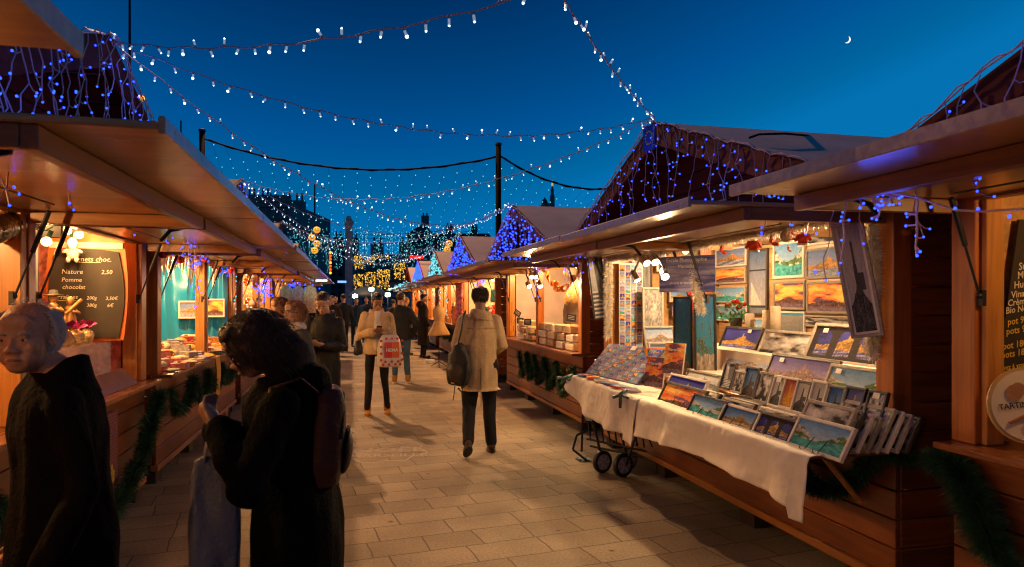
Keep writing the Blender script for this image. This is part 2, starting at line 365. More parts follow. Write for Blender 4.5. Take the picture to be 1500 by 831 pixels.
ZL = [-.65, 4.06, 8.55, 13.2, 17.85]
M['lilac'] = mat('pale_lilac_cloth', (.62, .55, .60), .8, bump=.25, bscale=8, var=.12, vscale=4)
M['cream'] = mat('cream_wall_cloth', (.62, .56, .46), .8, var=.1)
M['redcheck'] = mat('rose_printed_cloth', (.50, .20, .16), .8, bump=.2, bscale=30, var=.5, vscale=22)
make_chalet(XR, ZR[0], 1, 'red brown wooden chalet at the right edge selling spreads, with a slate board inside', lampw=8, lamps=((.25, 1.3),))
chA = make_chalet(XR, ZR[1], 1, 'wooden chalet number 30 on the right selling framed harbour photographs', lampw=62, lampc=(1, .66, .34), lamps=((.42, -1.25), (.42, 1.0)))
make_chalet(XR, ZR[2], 1, 'wooden chalet on the right selling nougat, lilac cloth inside and orange garland', backcol=M['lilac'], lampw=52, lamps=((.3, -.95), (.3, .95)))
make_chalet(XR, ZR[3], 1, 'third full chalet on the right with red toys and white walls inside', backcol=M['cream'], lampw=80)
make_chalet(XR, ZR[4], 1, 'right hand chalet behind the dressmaker dummy with teal lights on its gable', lampw=80)
make_chalet(XR, ZR[5], 1, 'small distant chalet on the right whose gable glows solid blue', lampw=70)
make_chalet(XR, ZR[6], 1, 'last and farthest chalet of the right hand row', lampw=60)
make_chalet(XL, ZL[0], -1, 'chalet at the very left edge of which only the raised hatch shows', tilt=.0, lampw=30)  # lamps inside are unseen, added to light the near figures and fronts
make_chalet(XL, ZL[1], -1, 'doughnut chalet on the left behind the old man, with a rounded slate menu', lampw=52, backcol=M['redcheck'])
make_chalet(XL, ZL[2], -1, 'chalet on the left with turquoise curtains and red baubles', backcol=M['cream'], lampw=90)
make_chalet(XL, ZL[3], -1, 'left hand chalet full of glittering gold ornaments beyond the turquoise one', lampw=70)
make_chalet(XL, ZL[4], -1, 'farthest chalet of the left hand row with a pale tube lamp', lampw=30)
# ------------------------------------------------------------------ landscape photographs painted cell by cell
def fbm(h, w, seed, base=4, octs=5, sx=1.0, sy=1.0):
    r = np.random.RandomState(seed); out = np.zeros((h, w)); amp = 1; tot = 0
    for o in range(octs):
        gy, gx = int(base*sy*2**o)+2, int(base*sx*2**o)+2
        g_ = r.rand(gy+1, gx+1); ys = np.linspace(0, gy-1.001, h); xs = np.linspace(0, gx-1.001, w)
        y0 = ys.astype(int); x0 = xs.astype(int); fy = (ys-y0)[:, None]; fx = (xs-x0)[None]
        fy = fy*fy*(3-2*fy); fx = fx*fx*(3-2*fx)
        a = g_[y0][:, x0]; b = g_[y0][:, x0+1]; c = g_[y0+1][:, x0]; d = g_[y0+1][:, x0+1]
        out += amp*((a*(1-fx)+b*fx)*(1-fy)+(c*(1-fx)+d*fx)*fy); tot += amp; amp *= .55
    return out/tot
def lp(a, b, t): return np.array(a)*(1-t[..., None])+np.array(b)*t[..., None]
def paint(style, w, h, seed):
    r = np.random.RandomState(seed); v = np.linspace(0, 1, h)[:, None]*np.ones((1, w)); u = np.linspace(0, 1, w)[None]*np.ones((h, 1))   # v 0 bottom
    n = fbm(h, w, seed, 4); f = fbm(h, w, seed+1, 14, 3); hi = r.rand(h, w)
    def hill(c, wd, b, a): return b+a*np.exp(-((u-c)/wd)**2)+.05*(fbm(h, w, seed+2, 7)[0][None]-.5)
    def tower(img, c, base, top, col, wd=.02):
        m = (abs(u-c) < wd*(1-.6*(v-base)/(top-base+1e-6))) & (v > base) & (v < top); img[m] = col
        m = (abs(u-c-wd*2) < wd*1.6) & (v > base) & (v < base+(top-base)*.35); img[m] = col
    if style in ('night_port', 'gold_port', 'violet_city', 'day_port', 'bw_city', 'blue_hill'):
        sky_ = {'night_port': ((.02, .03, .22), (.05, .05, .5)), 'gold_port': ((.25, .3, .5), (.10, .2, .5)), 'violet_city': ((.32, .26, .5), (.12, .1, .42)),
                'day_port': ((.55, .6, .7), (.22, .38, .66)), 'bw_city': ((.62, .62, .62), (.45, .45, .45)), 'blue_hill': ((.2, .4, .7), (.05, .17, .5))}[style]
        img = lp(sky_[0], sky_[1], np.clip((v-.4)/.6+.2*(n-.5), 0, 1))
        bc = {'night_port': (.85, .45, .06), 'gold_port': (.75, .38, .12), 'violet_city': (.5, .33, .3), 'day_port': (.6, .48, .4), 'bw_city': (.3, .3, .3), 'blue_hill': (.5, .34, .14)}[style]
        H = hill(.55, .2, .42, .22); m = v < H
        img[m] = (np.array(bc)*(.25+1.3*hi[..., None]*f[..., None]))[m]
        tower(img, .55, .6, .82, np.array(bc)*.8, .025)
        wl = .30; m = v < wl
        wc = {'night_port': (.05, .05, .3), 'gold_port': (.16, .2, .34), 'violet_city': (.4, .25, .22), 'day_port': (.3, .36, .46), 'bw_city': (.25, .25, .25), 'blue_hill': (.45, .3, .12)}[style]
        rows = np.abs(np.sin(v*70+6*u))**3
        img[m] = (np.array(wc)*(.35+1.0*f[..., None])+rows[..., None]*hi[..., None]*(.55 if style != 'violet_city' else .2))[m]
    elif style == 'sunset':
        c = fbm(h, w, seed, 3, 5, .6, 1.6)
        img = lp((.85, .12, .02), (1, .62, .10), np.clip((c-.4)*4, 0, 1)); m = (c < .38); img[m] = (.16, .08, .16)
        H = hill(.5, .3, .26, .14); m = v < H; img[m] = (np.array((.16, .08, .08))*(.3+2*hi[..., None]*f[..., None]))[m]
        m = v < .16; img[m] = (np.array((.18, .12, .16))*(.5+f[..., None]))[m]
    elif style in ('calanque', 'turquoise'):
        img = lp((.45, .6, .75), (.12, .35, .7), v)
        H1 = .42+.45*np.clip(abs(u-.5)*2.2-.25, 0, 1)+.25*(n-.5); m = v < H1
        img[m] = (np.array((.62, .58, .5))*(.3+1.1*f[..., None]))[m]
        g_ = (n > .52) & (v < H1); img[g_] = (np.array((.08, .16, .05))*(.4+1.6*f[..., None]))[g_]
        m = v < .36+.06*np.sin(u*5+seed); img[m] = lp((.01, .22, .26), (.08, .52, .50), np.clip(f*1.5-.2, 0, 1))[m]
    elif style in ('bw_wave', 'bw_mist'):
        c = fbm(h, w, seed, 3, 6); g0 = np.clip(.3+(c-.5)*2.4+.35*(v-.5), .04, .8); img = np.stack([g0, g0*.96, g0*.9], -1)
    elif style in ('bw_tower', 'blue_tower', 'fire_tower', 'gold_tower', 'bw_stairs', 'bw_boat'):
        a, b = {'bw_tower': ((.6, .58, .54), (.45, .43, .40)), 'blue_tower': ((.2, .42, .7), (.03, .12, .36)), 'fire_tower': ((.9, .35, .03), (.35, .05, .05)),
                'gold_tower': ((.22, .2, .4), (.1, .12, .34)), 'bw_stairs': ((.1, .1, .1), (.7, .7, .7)), 'bw_boat': ((.7, .68, .64), (.55, .54, .5))}[style]
        img = lp(a, b, np.clip(v+.5*(n-.5), 0, 1)); k = {'bw_tower': (.1, .1, .1), 'blue_tower': (.10, .07, .05), 'fire_tower': (.7, .32, .02), 'gold_tower': (.55, .28, .08), 'bw_stairs': (.55, .55, .55), 'bw_boat': (.09, .09, .09)}[style]
        if style == 'bw_stairs':
            m = (v < .45) & (np.sin(v*90) > 0); img[m] = (.6, .6, .6); m = (v < .45) & (np.sin(v*90) <= 0); img[m] = (.12, .12, .12)
            m = (u+.3*v > .62) & (v > .3); img[m] = (np.array((.15, .15, .15))*(.4+f[..., None]))[m]
        else:
            H = hill(.5, .35, .22, .2); m = v < H; img[m] = (np.array(k)*(.3+1.7*hi[..., None]*f[..., None]*1.6))[m]
            tower(img, .5, .38, .84, k, .10)
    elif style == 'bw_animal':
        img = np.stack([.12+.3*f]*3, -1)*np.array((1, .98, .93)); m = ((u-.5)/.22)**2+((v-.35)/.16)**2 < 1; img[m] = (np.array((.42, .40, .36))*(.7+.6*f[..., None]))[m]
        m = ((u-.62)/.09)**2+((v-.52)/.10)**2 < 1; img[m] = (.5, .47, .42)
        for s in (-1, 1):
            m = (abs(u-.62-s*.08-s*.25*(v-.6)) < .016) & (v > .58) & (v < .82); img[m] = (.5, .47, .42)
    elif style == 'arches':
        img = np.ones((h, w, 3))*np.array((.035, .028, .035)); k = paint('night_port', w, h, seed)
        for c in (.18, .5, .82):
            m = (abs(u-c) < .10) & (v > .12) & ((v < .68) | (((u-c)/.10)**2+((v-.68)/.2)**2 < 1)); img[m] = k[m]
    elif style == 'sailboat':
        img = lp((.42, .40, .42), (.06, .12, .26), v+.15*(n-.5)); m = v < .1; img[m] = (.18, .2, .26)
        m = (u > .1) & (u < .1+.7*(1-(v-.1)/.42)) & (v > .12) & (v < .5) & (u < .85-.9*(v-.12)); img[m] = (.6, .52, .46)
        m = (abs(v-.7) < .012); img[m] = (.03, .03, .04); m = (abs(v-.11) < .02); img[m] = (.05, .05, .07)
    elif style == 'tree_sea':
        img = lp((.03, .30, .38), (.04, .2, .5), v); m = f*.7+n*.6+.5*(.4-v) > .74; img[m] = (np.array((.10, .12, .05))*(.5+1.2*hi[..., None]))[m]
        m = v < .14+.2*n; img[m] = (np.array((.45, .38, .3))*(.3+f[..., None]))[m]
    elif style == 'books':
        img = paint('sunset', w, h, seed)
    elif style == 'sign':
        c = fbm(h, w, seed, 3, 4, .5, 4); img = lp((.07, .08, .36), (.34, .34, .62), np.clip((c-.3)*2.4, 0, 1))
    elif style == 'mirror':
        img = np.stack([.10+.2*n]*3, -1)
    elif style == 'plain':
        img = lp((.2, .2, .2), (.3, .28, .26), v)
        m = v > .86; img[m] = (.05, .3, .5)
    g_ = img.mean(-1, keepdims=True); img = g_+(img-g_)*.9; img = img*(.72+.22*r.rand(h, w, 1)+.18*(f[..., None]-.5)*2)
    return np.clip(img, .003, .9)
def vc_mat(name, rough=.25):
    m = D_.materials.new(name); m.use_nodes = True; n = m.node_tree; b = n.nodes['Principled BSDF']
    a = n.nodes.new('ShaderNodeAttribute'); a.attribute_name = 'Col'; n.links.new(a.outputs['Color'], b.inputs['Base Color'])
    b.inputs['Roughness'].default_value = .6; b.inputs['Specular IOR Level'].default_value = .06
    return m
M['print'] = vc_mat('printed_photo')
def picture_mesh(style, w, h, seed, res=90):
    nx = max(10, int(res*min(1, (w/h)**.5))); ny = max(10, int(nx*h/w)); nx = min(nx, 110); ny = min(ny, 130)
    img = paint(style, nx+1, ny+1, seed)
    xs = np.linspace(-w/2, w/2, nx+1); zs = np.linspace(-h/2, h/2, ny+1)
    co = np.zeros(((nx+1)*(ny+1), 3)); X, Z = np.meshgrid(xs, zs); co[:, 0] = X.ravel(); co[:, 2] = Z.ravel()
    i = np.arange(ny)[:, None]*(nx+1)+np.arange(nx)[None]; q = np.stack([i, i+1, i+nx+2, i+nx+1], -1).reshape(-1, 4)
    me = D_.meshes.new('picture'); me.from_pydata(co.tolist(), [], q.tolist())
    ca = me.color_attributes.new('Col', 'FLOAT_COLOR', 'POINT'); arr = np.ones(((nx+1)*(ny+1), 4), np.float32); arr[:, :3] = img.reshape(-1, 3); ca.data.foreach_set('color', arr.ravel())
    return me
FR = {'grey': mat('weathered_grey_frame', (.36, .32, .27), .7, bump=.3, bscale=90, var=.2, vscale=30), 'white': mat('whitewashed_frame', (.62, .57, .50), .6, bump=.3, bscale=80, var=.12, vscale=25),
      'dark': mat('dark_brown_frame', (.045, .034, .028), .5, bump=.2, bscale=80), 'black': mat('black_frame', (.018, .017, .017), .4), 'orange': mat('orange_frame', (.65, .20, .03), .5),
      'taupe': mat('taupe_frame', (.22, .19, .16), .65, bump=.3, bscale=90, var=.2, vscale=30)}
M['price'] = mat('paper_price_tag', (.80, .74, .62), .7)
pic_seed = [10]
def framed(w, h, style, fc, label, loc, rotz=-PI/2, tilt=.25, roll=0, border=None, mount=0, price=None, group='framed photographs for sale', th=.022, easel=False):
    pic_seed[0] += 7
    b = border or max(.012, .055*min(w, h)+.008)
    t = thing('framed_picture', label, 'picture', loc, 0, group)
    t.rotation_euler = (Matrix.Rotation(rotz, 4, 'Z') @ Matrix.Rotation(-tilt, 4, 'X') @ Matrix.Rotation(roll, 4, 'Y')).to_euler()
    mb = MB(); z0, z1 = 0, h
    mb.bx(-w/2, w/2, 0, th, 0, b); mb.bx(-w/2, w/2, 0, th, h-b, h); mb.bx(-w/2, -w/2+b, 0, th, b, h-b); mb.bx(w/2-b, w/2, 0, th, b, h-b); mb.bx(-w/2+b, w/2-b, th*.6, th*.95, b, h-b)
    mb.build('frame', FR[fc], t, bevel=.0025)
    iw, ih = w-2*b, h-2*b
    if mount:
        q = MB(); q.bx(-iw/2, iw/2, th*.5, th*.58, b, h-b); q.build('mount', M['price'], t); iw -= mount*2; ih -= mount*2
    p = link('picture', picture_mesh(style, iw, ih, pic_seed[0]), M['print'], t); p.location = (0, th*.42, h/2)
    if price:
        q = MB(); px, pz = price; q.box((px*w, -.002, pz*h), (.045, .003, .03)); q.build('price_tag', M['price'], t)
    if easel:
        q = MB()
        for s in (-.12, .12):
            x = s*w+.0; q.tube([(x+.03, -.004, h*.45), (x, -.006, .0), (x-.005, -.03, .0), (x-.005, -.032, .015)], .0022, 5); q.tube([(x, -.006, 0), (x, .08, -.0)], .0022, 5)
        q.build('wire_easel', M['blackm'], t)
    return t
def fr(l, r, top, bot, X, style, fc, label, tilt=.25, **k):
    cx = (l+r)/2
    a = P(l, bot, X=X); b = P(r, bot, X=X); lo = P(cx, bot, X=X)
    w = abs(a.y-b.y); hi = P(cx, top, X=X+.02)
    h = (hi.z-lo.z)
    for _ in range(3):
        hi = P(cx, top, X=X+h*math.sin(tilt)); h = (hi.z-lo.z)/math.cos(tilt)
    return framed(w, h, style, fc, label, (X, (a.y+b.y)/2, lo.z), -PI/2, tilt, **k)
# on the back wall board of chalet 30
BX = 4.0
db = MB(); boards(db, BX+.03, BX+.05, 4.1, 6.95, .3, 2.15); tag(db.build('display_board', M['inwall']), 'tall pine board standing inside chalet 30 with pictures hung on it', 'board')
for a in [(1047, 1092, 363, 391, 'gold_port', 'white', 'white framed harbour view under golden light, upper picture of the narrow column'),
          (1047, 1091, 392, 416, 'sunset', 'grey', 'grey framed red sunset over the sea in the narrow column left of the sailing boat'),
          (1047, 1091, 420, 444, 'calanque', 'grey', 'grey framed inlet between white cliffs, under the red sunset in the narrow column'),
          (1047, 1093, 447, 471, 'turquoise', 'white', 'white framed green lagoon picture behind the red roses'),
          (1094, 1123, 365, 463, 'sailboat', 'dark', 'tall dark framed photograph of a sailing boat under a grey blue sky'),
          (1131, 1177, 353, 408, 'turquoise', 'white', 'white framed turquoise bay photograph with two lamp reflections'),
          (1168, 1241, 322, 358, 'bw_mist', 'white', 'white framed black and white boats photograph right under the tinsel'),
          (1179, 1242, 362, 408, 'gold_port', 'taupe', 'grey framed photograph of a harbour front with sepia sky and gold houses'),
          (1132, 1178, 412, 454, 'sunset', 'taupe', 'picture of orange lit houses under a blue sky below the turquoise bay'),
          (1180, 1247, 412, 460, 'sunset', 'taupe', 'wide picture of a flaming orange sunset over a dark town'),
          (1132, 1178, 456, 488, 'plain', 'white', 'plain grey picture with a blue strip beneath the orange houses'),
          (1177, 1246, 463, 480, 'bw_wave', 'grey', 'partly hidden pale mountain picture under the wide orange sunset'),
          (1062, 1090, 334, 357, 'bw_mist', 'grey', 'small grey framed picture tucked under the tinsel left of the red mitten'),
          (1094, 1128, 330, 358, 'bw_mist', 'white', 'white card and frame under the tinsel beside the red mitten'),
          (1131, 1166, 326, 350, 'gold_port', 'grey', 'small grey framed gold view right behind the cream wool ball'),
          (1094, 1128, 467, 486, 'turquoise', 'grey', 'small green sea picture just above the candles'),
          (1012, 1044, 334, 360, 'day_port', 'grey', 'grey framed pale view high up behind the spotlights'),
          (1246, 1280, 362, 470, 'violet_city', 'grey', 'grey framed city picture half hidden by the hanging tower panel')]:
    fr(*a[:4], BX, *a[4:], tilt=.01)
# far bay: hung on the far side wall, facing down the lane
def frY(l, r, top, bot, Y, style, fc, label, tilt=.03, **k):
    a = P(l, bot, Y=Y); b = P(r, bot, Y=Y); h = P((l+r)/2, top, Y=Y).z-a.z
    return framed(b.x-a.x, h/math.cos(tilt), style, fc, label, ((a.x+b.x)/2, Y, a.z), 0, tilt, **k)
for a in [(928, 957, 366, 506, 6.86, 'mirror', 'black', 'tall dark framed panel leaning in the far bay beside the postcards'),
          (942, 973, 421, 482, 6.70, 'bw_animal', 'grey', 'light grey framed black and white photograph of a deer'),
          (979, 1003, 398, 419, 6.9, 'bw_mist', 'white', 'small white framed picture half behind the blue banner'),
          (981, 1009, 423, 443, 6.9, 'blue_hill', 'grey', 'small grey framed view with a hill, below the blue banner'),
          (983, 1008, 446, 466, 6.9, 'violet_city', 'black', 'small black framed blue picture low on the far side wall'),
          (962, 978, 366, 398, 6.9, 'day_port', 'white', 'slim white framed picture between the dark panel and the red tinsel'),
          (1012, 1043, 428, 470, 6.9, 'night_port', 'dark', 'dark framed blue picture on the far wall behind the middle post')]:
    frY(*a[:5], a[5], a[6], a[7])
for a in [(946, 992, 478, 511, 6.1, 'day_port', 'grey', 'grey framed photograph of a white sail in front of a harbour town', .3),
          (953, 995, 502, 530, 5.9, 'day_port', 'white', 'white framed pale harbour picture behind the orange books', .3),
          (950, 992, 510, 548, 5.7, 'plain', 'orange', 'orange framed picture standing behind the two sunset books', .3)]:
    frY(*a[:5], a[5], a[6], a[7], tilt=a[8])
framed(.155, .70, 'tree_sea', 'black', 'tall black framed photograph of a rocky creek, left one of the upright pair', P(1001, 560, Y=5.12), -.35, .06, group='framed photographs for sale')
framed(.175, .65, 'tree_sea', 'black', 'tall black framed bare tree over the sea, right one of the upright pair', P(1034, 551, Y=4.92), -.35, .06)
# leaning rows
for a in [(1049, 1103, 478, 517, 3.1, 'night_port', 'black', 'black framed night view of a blue harbour full of boats, beside the roses'),
          (1106, 1180, 484, 524, 3.05, 'bw_wave', 'grey', 'grey framed photograph of a grey breaking wave'),
          (1174, 1283, 474, 533, 3.0, 'arches', 'grey', 'large grey framed picture of a night harbour seen through three arches'),
          (1054, 1123, 515, 553, 2.86, 'day_port', 'white', 'wide white framed pale day view of the harbour'),
          (1114, 1212, 520, 570, 2.80, 'violet_city', 'dark', 'wide dark framed violet evening city with the church on its hill'),
          (1198, 1284, 535, 590, 2.78, 'calanque', 'grey', 'grey framed picture of green trees by a creek behind the narrow frames')]:
    fr(*a[:5], a[5], a[6], a[7], tilt=.42, price=(-.3, .8) if a[0] > 1100 else (.2, .85))
nar = [(1052, 1068, 529, 570, 'bw_stairs', 'dark', 'narrow dark frame with a grey lane picture, first of the narrow row from the left'),
       (1067, 1084, 541, 576, 'bw_wave', 'grey', 'narrow pale frame with a grey spray picture beside the blue tower one'),
       (1081, 1101, 535, 583, 'blue_tower', 'dark', 'narrow dark frame with a church on a hill against bright blue sky'),
       (1100, 1122, 543, 590, 'bw_mist', 'taupe', 'narrow taupe frame with an all grey photograph'),
       (1122, 1140, 548, 596, 'bw_boat', 'white', 'narrow white frame with a pale picture and a price tag near its top'),
       (1138, 1158, 551, 599, 'fire_tower', 'white', 'narrow white frame with a tower in flaming orange sky'),
       (1155, 1177, 556, 606, 'bw_boat', 'dark', 'narrow dark frame with a black hillside below white sky'),
       (1177, 1200, 555, 610, 'bw_tower', 'white', 'narrow white frame with a grey tower silhouette'),
       (1201, 1226, 562, 616, 'blue_tower', 'taupe', 'narrow grey frame with a slim dark tower on deep blue'),
       (1226, 1254, 564, 622, 'gold_tower', 'black', 'narrow black frame with gold houses below a dusky sky'),
       (1258, 1286, 570, 628, 'bw_mist', 'black', 'narrow black frame with a square price tag next to the corner post')]
for i, a in enumerate(nar): fr(*a[:4], 2.52, *a[4:], tilt=.30, price=(0, .86) if i in (4, 10) else None)
for a in [(958, 1016, 560, 604, 'sunset', 'dark', 'dark framed glowing sunset on a wire easel at the front edge of the cloth'),
          (1003, 1052, 578, 612, 'turquoise', 'black', 'small black framed turquoise cove on a wire easel next to the sunset'),
          (1047, 1099, 592, 629, 'blue_hill', 'white', 'small white framed blue sea and rocks on a wire easel in mid front row'),
          (1094, 1152, 603, 646, 'arches', 'dark', 'small dark framed night view through arches on a wire easel'),
          (1150, 1230, 611, 664, 'calanque', 'white', 'small pale framed rocky bay on a wire easel, last of the front row')]:
    fr(*a[:4], 2.2, *a[4:], tilt=.5, easel=True)
fr(998, 1047, 543, 571, 2.55, 'bw_city', 'taupe', 'small taupe framed grey street picture lying between the tall pair and the front row', tilt=.4)
fr(967, 1020, 548, 590, 2.3, 'night_port', 'white', 'white framed picture with a deep blue sky directly behind the glowing sunset', tilt=.45)
# stacks of frames leaning one behind the other, only edges showing
k = 0
for (x0, n, X, z, wd, st) in [(3.02, 8, 2.24, .868, .36, .045), (3.55, 4, 2.36, .868, .34, .028), (3.95, 5, 2.34, .868, .34, .028), (4.4, 4, 2.34, .868, .32, .028)]:
    for i in range(n):
        k += 1; fc = ['white', 'grey', 'taupe', 'white', 'dark', 'grey'][(k*5) % 6]
        b = .02; h = (.19+.015*((k*3) % 4)) if x0 < 3.1 else .10+.012*((k*3) % 3)
        side = {3.02: 'by the corner post', 3.55: 'behind the small arches picture', 3.95: 'behind the small rocky sea picture', 4.4: 'behind the small turquoise cove'}[x0]
        t = framed(wd, h, 'bw_mist', fc, '%s frame, %s from the front, stacked %s' % (fc if fc != 'taupe' else 'brown grey', ('first', 'second', 'third', 'fourth', 'fifth', 'sixth', 'seventh', 'eighth')[i], side), (X+.03+i*st, x0-(.012*i if x0 < 3.1 else 0), z), -PI/2, .5, group='frames in the leaning stack '+side)
# hanging tall panels
framed(.155, .62, 'bw_tower', 'grey', 'tall grey framed black and white church panel hanging from the hatch by the corner post', P(1271, 494, Y=3.0), -.80, -.05, roll=-.16, mount=.012)
framed(.17, .69, 'bw_stairs', 'black', 'tall black framed stairway photograph hanging on the far side of chalet 30', P(882, 468, Y=7.0), -.2, -.03, roll=-.13)
# blue banner under the hatch
bn = thing('banner', 'blue wavy banner with faint white writing hanging behind the gas struts', 'banner', (2.62, 5.02, 1.96), -1.0)
bp = link('cloth_panel', picture_mesh('sign', .50, .29, 3), M['print'], bn); bp.location = (0, 0, -.15)
for (s, z, sz) in [('Escale Photographie', -.05, .045), ('Marseille', -.10, .04), ('photos et encadrements', -.23, .03), ('www', -.27, .02)][:3]:
    cu = D_.curves.new('t', 'FONT'); cu.body = s; cu.size = sz; cu.align_x = 'CENTER'; o = D_.objects.new('t', cu)
    me = D_.meshes.new_from_object(o); D_.objects.remove(o)
    o = link('writing', me, M['white'], bn); o.rotation_euler = (PI/2, 0, 0); o.location = (0, -.004, z)
q = MB(); q.tube([(-.24, 0, 0), (-.24, 0, .13)], .0015, 4); q.build('cord', M['black'], bn)
q = MB(); q.tube([(.24, 0, 0), (.24, 0, .13)], .0015, 4); q.build('cord', M['black'], bn)

def text_part(s, size, mat_, parent, loc, rot=(PI/2, 0, 0), align='LEFT', shear=0, name='writing', bold=0):
    cu = D_.curves.new('t', 'FONT'); cu.body = s; cu.size = size; cu.align_x = align; cu.shear = shear; cu.offset = bold; cu.resolution_u = 2; o = D_.objects.new('t', cu)
    me = D_.meshes.new_from_object(o); D_.objects.remove(o)
    o = link(name, me, mat_, parent); o.rotation_euler = rot; o.location = loc; return o
# postcards, magnets, books
def card_mesh(seed, w=.05, h=.07, st=None):
    me = picture_mesh(st or ['gold_port', 'sunset', 'day_port', 'night_port', 'calanque', 'blue_hill', 'violet_city'][seed % 7], w, h, seed*3+1, 16); me.name = 'postcard'; me.materials.append(M['print']); return me
cards = [card_mesh(i) for i in range(14)]; mags = [card_mesh(i+20, .062, .045) for i in range(14)]
pb = thing('postcard_rack', 'flat upright rack covered with rows of postcards at the far end of chalet 30', 'postcard rack', (2.93, 6.86, .98), -.12)
q = MB(); q.bx(-.13, .13, .006, .02, 0, 1.02); q.build('back_panel', FR['white'], pb)
for r_ in range(13):
    for c_ in range(4):
        o = D_.objects.new('postcard', cards[(r_*3+c_*5) % 14]); C.objects.link(o); o.location = (-.096+c_*.063, 0, .05+r_*.076)
        o.parent = pb
mg = thing('magnet_board', 'sloping blue board of small souvenir magnets at the far end of the table', 'magnet board', (2.36, 6.05, .87), -PI/2)
mg.rotation_euler = (Matrix.Rotation(-PI/2+.12, 4, 'Z') @ Matrix.Rotation(-.75, 4, 'X')).to_euler()
q = MB(); q.bx(-.50, .50, .004, .02, 0, .40); q.build('back_panel', mat('blue_board', (.10, .12, .34), .6), mg)
for r_ in range(7):
    for c_ in range(13):
        if (r_, c_) in ((6, 6), (6, 7)): continue
        o = D_.objects.new('magnet', mags[(r_*4+c_*3) % 14]); C.objects.link(o); o.parent = mg; o.location = (-.455+c_*.076+rnd(-.004, .004), 0, .03+r_*.056); o.rotation_euler = (0, rnd(-.06, .06), 0)
q = MB(); q.box((0.03, -.003, .37), (.09, .003, .05)); q.build('price_tag', M['price'], mg)
q = MB(); q.tube([(-.4, .02, .38), (-.4, .28, .10), ], .008, 5); q.build('prop', M['blackm'], mg)
for i, (px, py, l) in enumerate([(956, 583, 'left one of two upright sunset picture books in a wire stand'), (984, 560, 'right one of two upright sunset picture books')]):
    t = thing('picture_book', l, 'book', P(px, py-16+4*i, X=2.38+.06*i), 0, 'sunset picture books'); t.rotation_euler = (Matrix.Rotation(-PI/2+.5, 4, 'Z') @ Matrix.Rotation(-.2, 4, 'X')).to_euler()
    q = MB(); q.bx(-.09, .09, .003, .02, 0, .245); q.build('cover', FR['orange'] if 0 else mat('book_block', (.55, .45, .36), .6), t)
    o = link('printed_front', picture_mesh('sunset', .178, .24, 31+i), M['print'], t); o.location = (0, 0, .122)
    text_part('Marseille', .035, M['price'], t, (0, -.003, .18), align='CENTER')
for i in range(6):
    a = P(858+i*17, 549+i*7, Z=.87)
    w_, h_ = (.2, .14)
    t = thing('booklet', ['thin blue booklet lying flat at the far end of the cloth', 'red and white booklet lying flat beside the blue one', 'blue booklet lying flat in front of the magnet board', 'glossy brochure lying flat in front of the magnet board', 'pale framed print lying flat before the picture books', 'clear covered print lying flat nearest the picture books'][i], 'booklet', (2.20, 6.25-i*.22, .866), rnd(-.3, .1), 'booklets lying on the cloth')
    q = MB(); q.bx(-.065, .065, -.09, .09, 0, .008+.003*(i % 3)); q.build('cover', [mat('blue_cover', (.05, .06, .3), .3), mat('red_cover', (.5, .06, .05), .3), FR['grey']][min(i, 2) if i < 3 else i % 3], t)
    o = link('printed_front', picture_mesh(['night_port', 'sunset', 'blue_hill', 'gold_port', 'day_port', 'violet_city'][i], .11, .16, i+5, 24), M['print'], t); o.rotation_euler = (-PI/2, 0, 0); o.location = (0, 0, .018)
# trestle table, risers and cloths in front of the counter
tb = thing('trestle_table', 'narrow trestle table pushed along the front of chalet 30 under white cloths', 'table', (2.38, 4.65, 0))
q = MB(); q.bx(-.24, .22, -1.78, 1.78, .835, .853); q.build('table_top', M['counter'], tb)
for y in (-1.6, 1.6):
    q = MB(); q.tube([(-.05, y, .835), (.2, y, .55)], .016, 6); q.build('bracket', M['jamb'], tb)
ri = thing('display_riser', 'stepped cloth covered riser carrying the large leaning pictures', 'display stand', (2.9, 4.5, .952))
q = MB(); q.bx(-.22, .02, -1.35, 1.5, 0, .09); q.build('step', M['cream'], ri)
q = MB(); q.bx(.022, .42, -1.35, 1.5, 0, .25); q.build('step', M['cream'], ri)
M['cloth'] = mat('white_cotton_cloth', (.70, .64, .54), .85, bump=.25, bscale=25, var=.06, vscale=5, sheen=.2)
def table_cloth(y0, y1, hem, label, seed, x0=2.125, swag=0):
    rows, cols = 34, 150; vs = []; L_ = abs(y1-y0)
    for i in range(rows+1):
        for j in range(cols+1):
            y = y0+(y1-y0)*j/cols; s = i/rows
            nf = noise.noise(Vector((y*2.2+seed, 0, seed)))
            if s < .4: x = x0+.38*(1-s/.4)+.005; z = .858+.004*noise.noise(Vector((x*8, y*8, seed)))
            else:
                d = (s-.4)/.6; hm = hem(y); drop = d*(.858-hm)
                # folds widen down the drop, at uneven spacing
                ph = y*11+3.2*noise.noise(Vector((y*1.3, seed, 0))); fold = (math.sin(ph)*.5+.5)**1.6*.035+noise.noise(Vector((y*5, drop*5, seed+3)))*.022
                cr = .006*noise.noise(Vector((y*22, drop*22+y*9, seed)))
                x = x0-.012-fold*(.25+d)-cr-.02*d; z = .858-drop-.01*noise.noise(Vector((y*7, seed, 1)))*d
                if d < .12: x += .012*(1-d/.12)
            vs.append((x, y, z))
    fs = [(i*(cols+1)+j, i*(cols+1)+j+1, (i+1)*(cols+1)+j+1, (i+1)*(cols+1)+j) for i in range(rows) for j in range(cols)]
    me = D_.meshes.new('tablecloth'); me.from_pydata(vs, [], fs); me.polygons.foreach_set('use_smooth', [True]*len(fs))
    o = link('tablecloth', me, M['cloth']); s_ = o.modifiers.new('t', 'SOLIDIFY'); s_.thickness = .002
    return tag(o, label, 'tablecloth', 'white cloths hanging from the table')
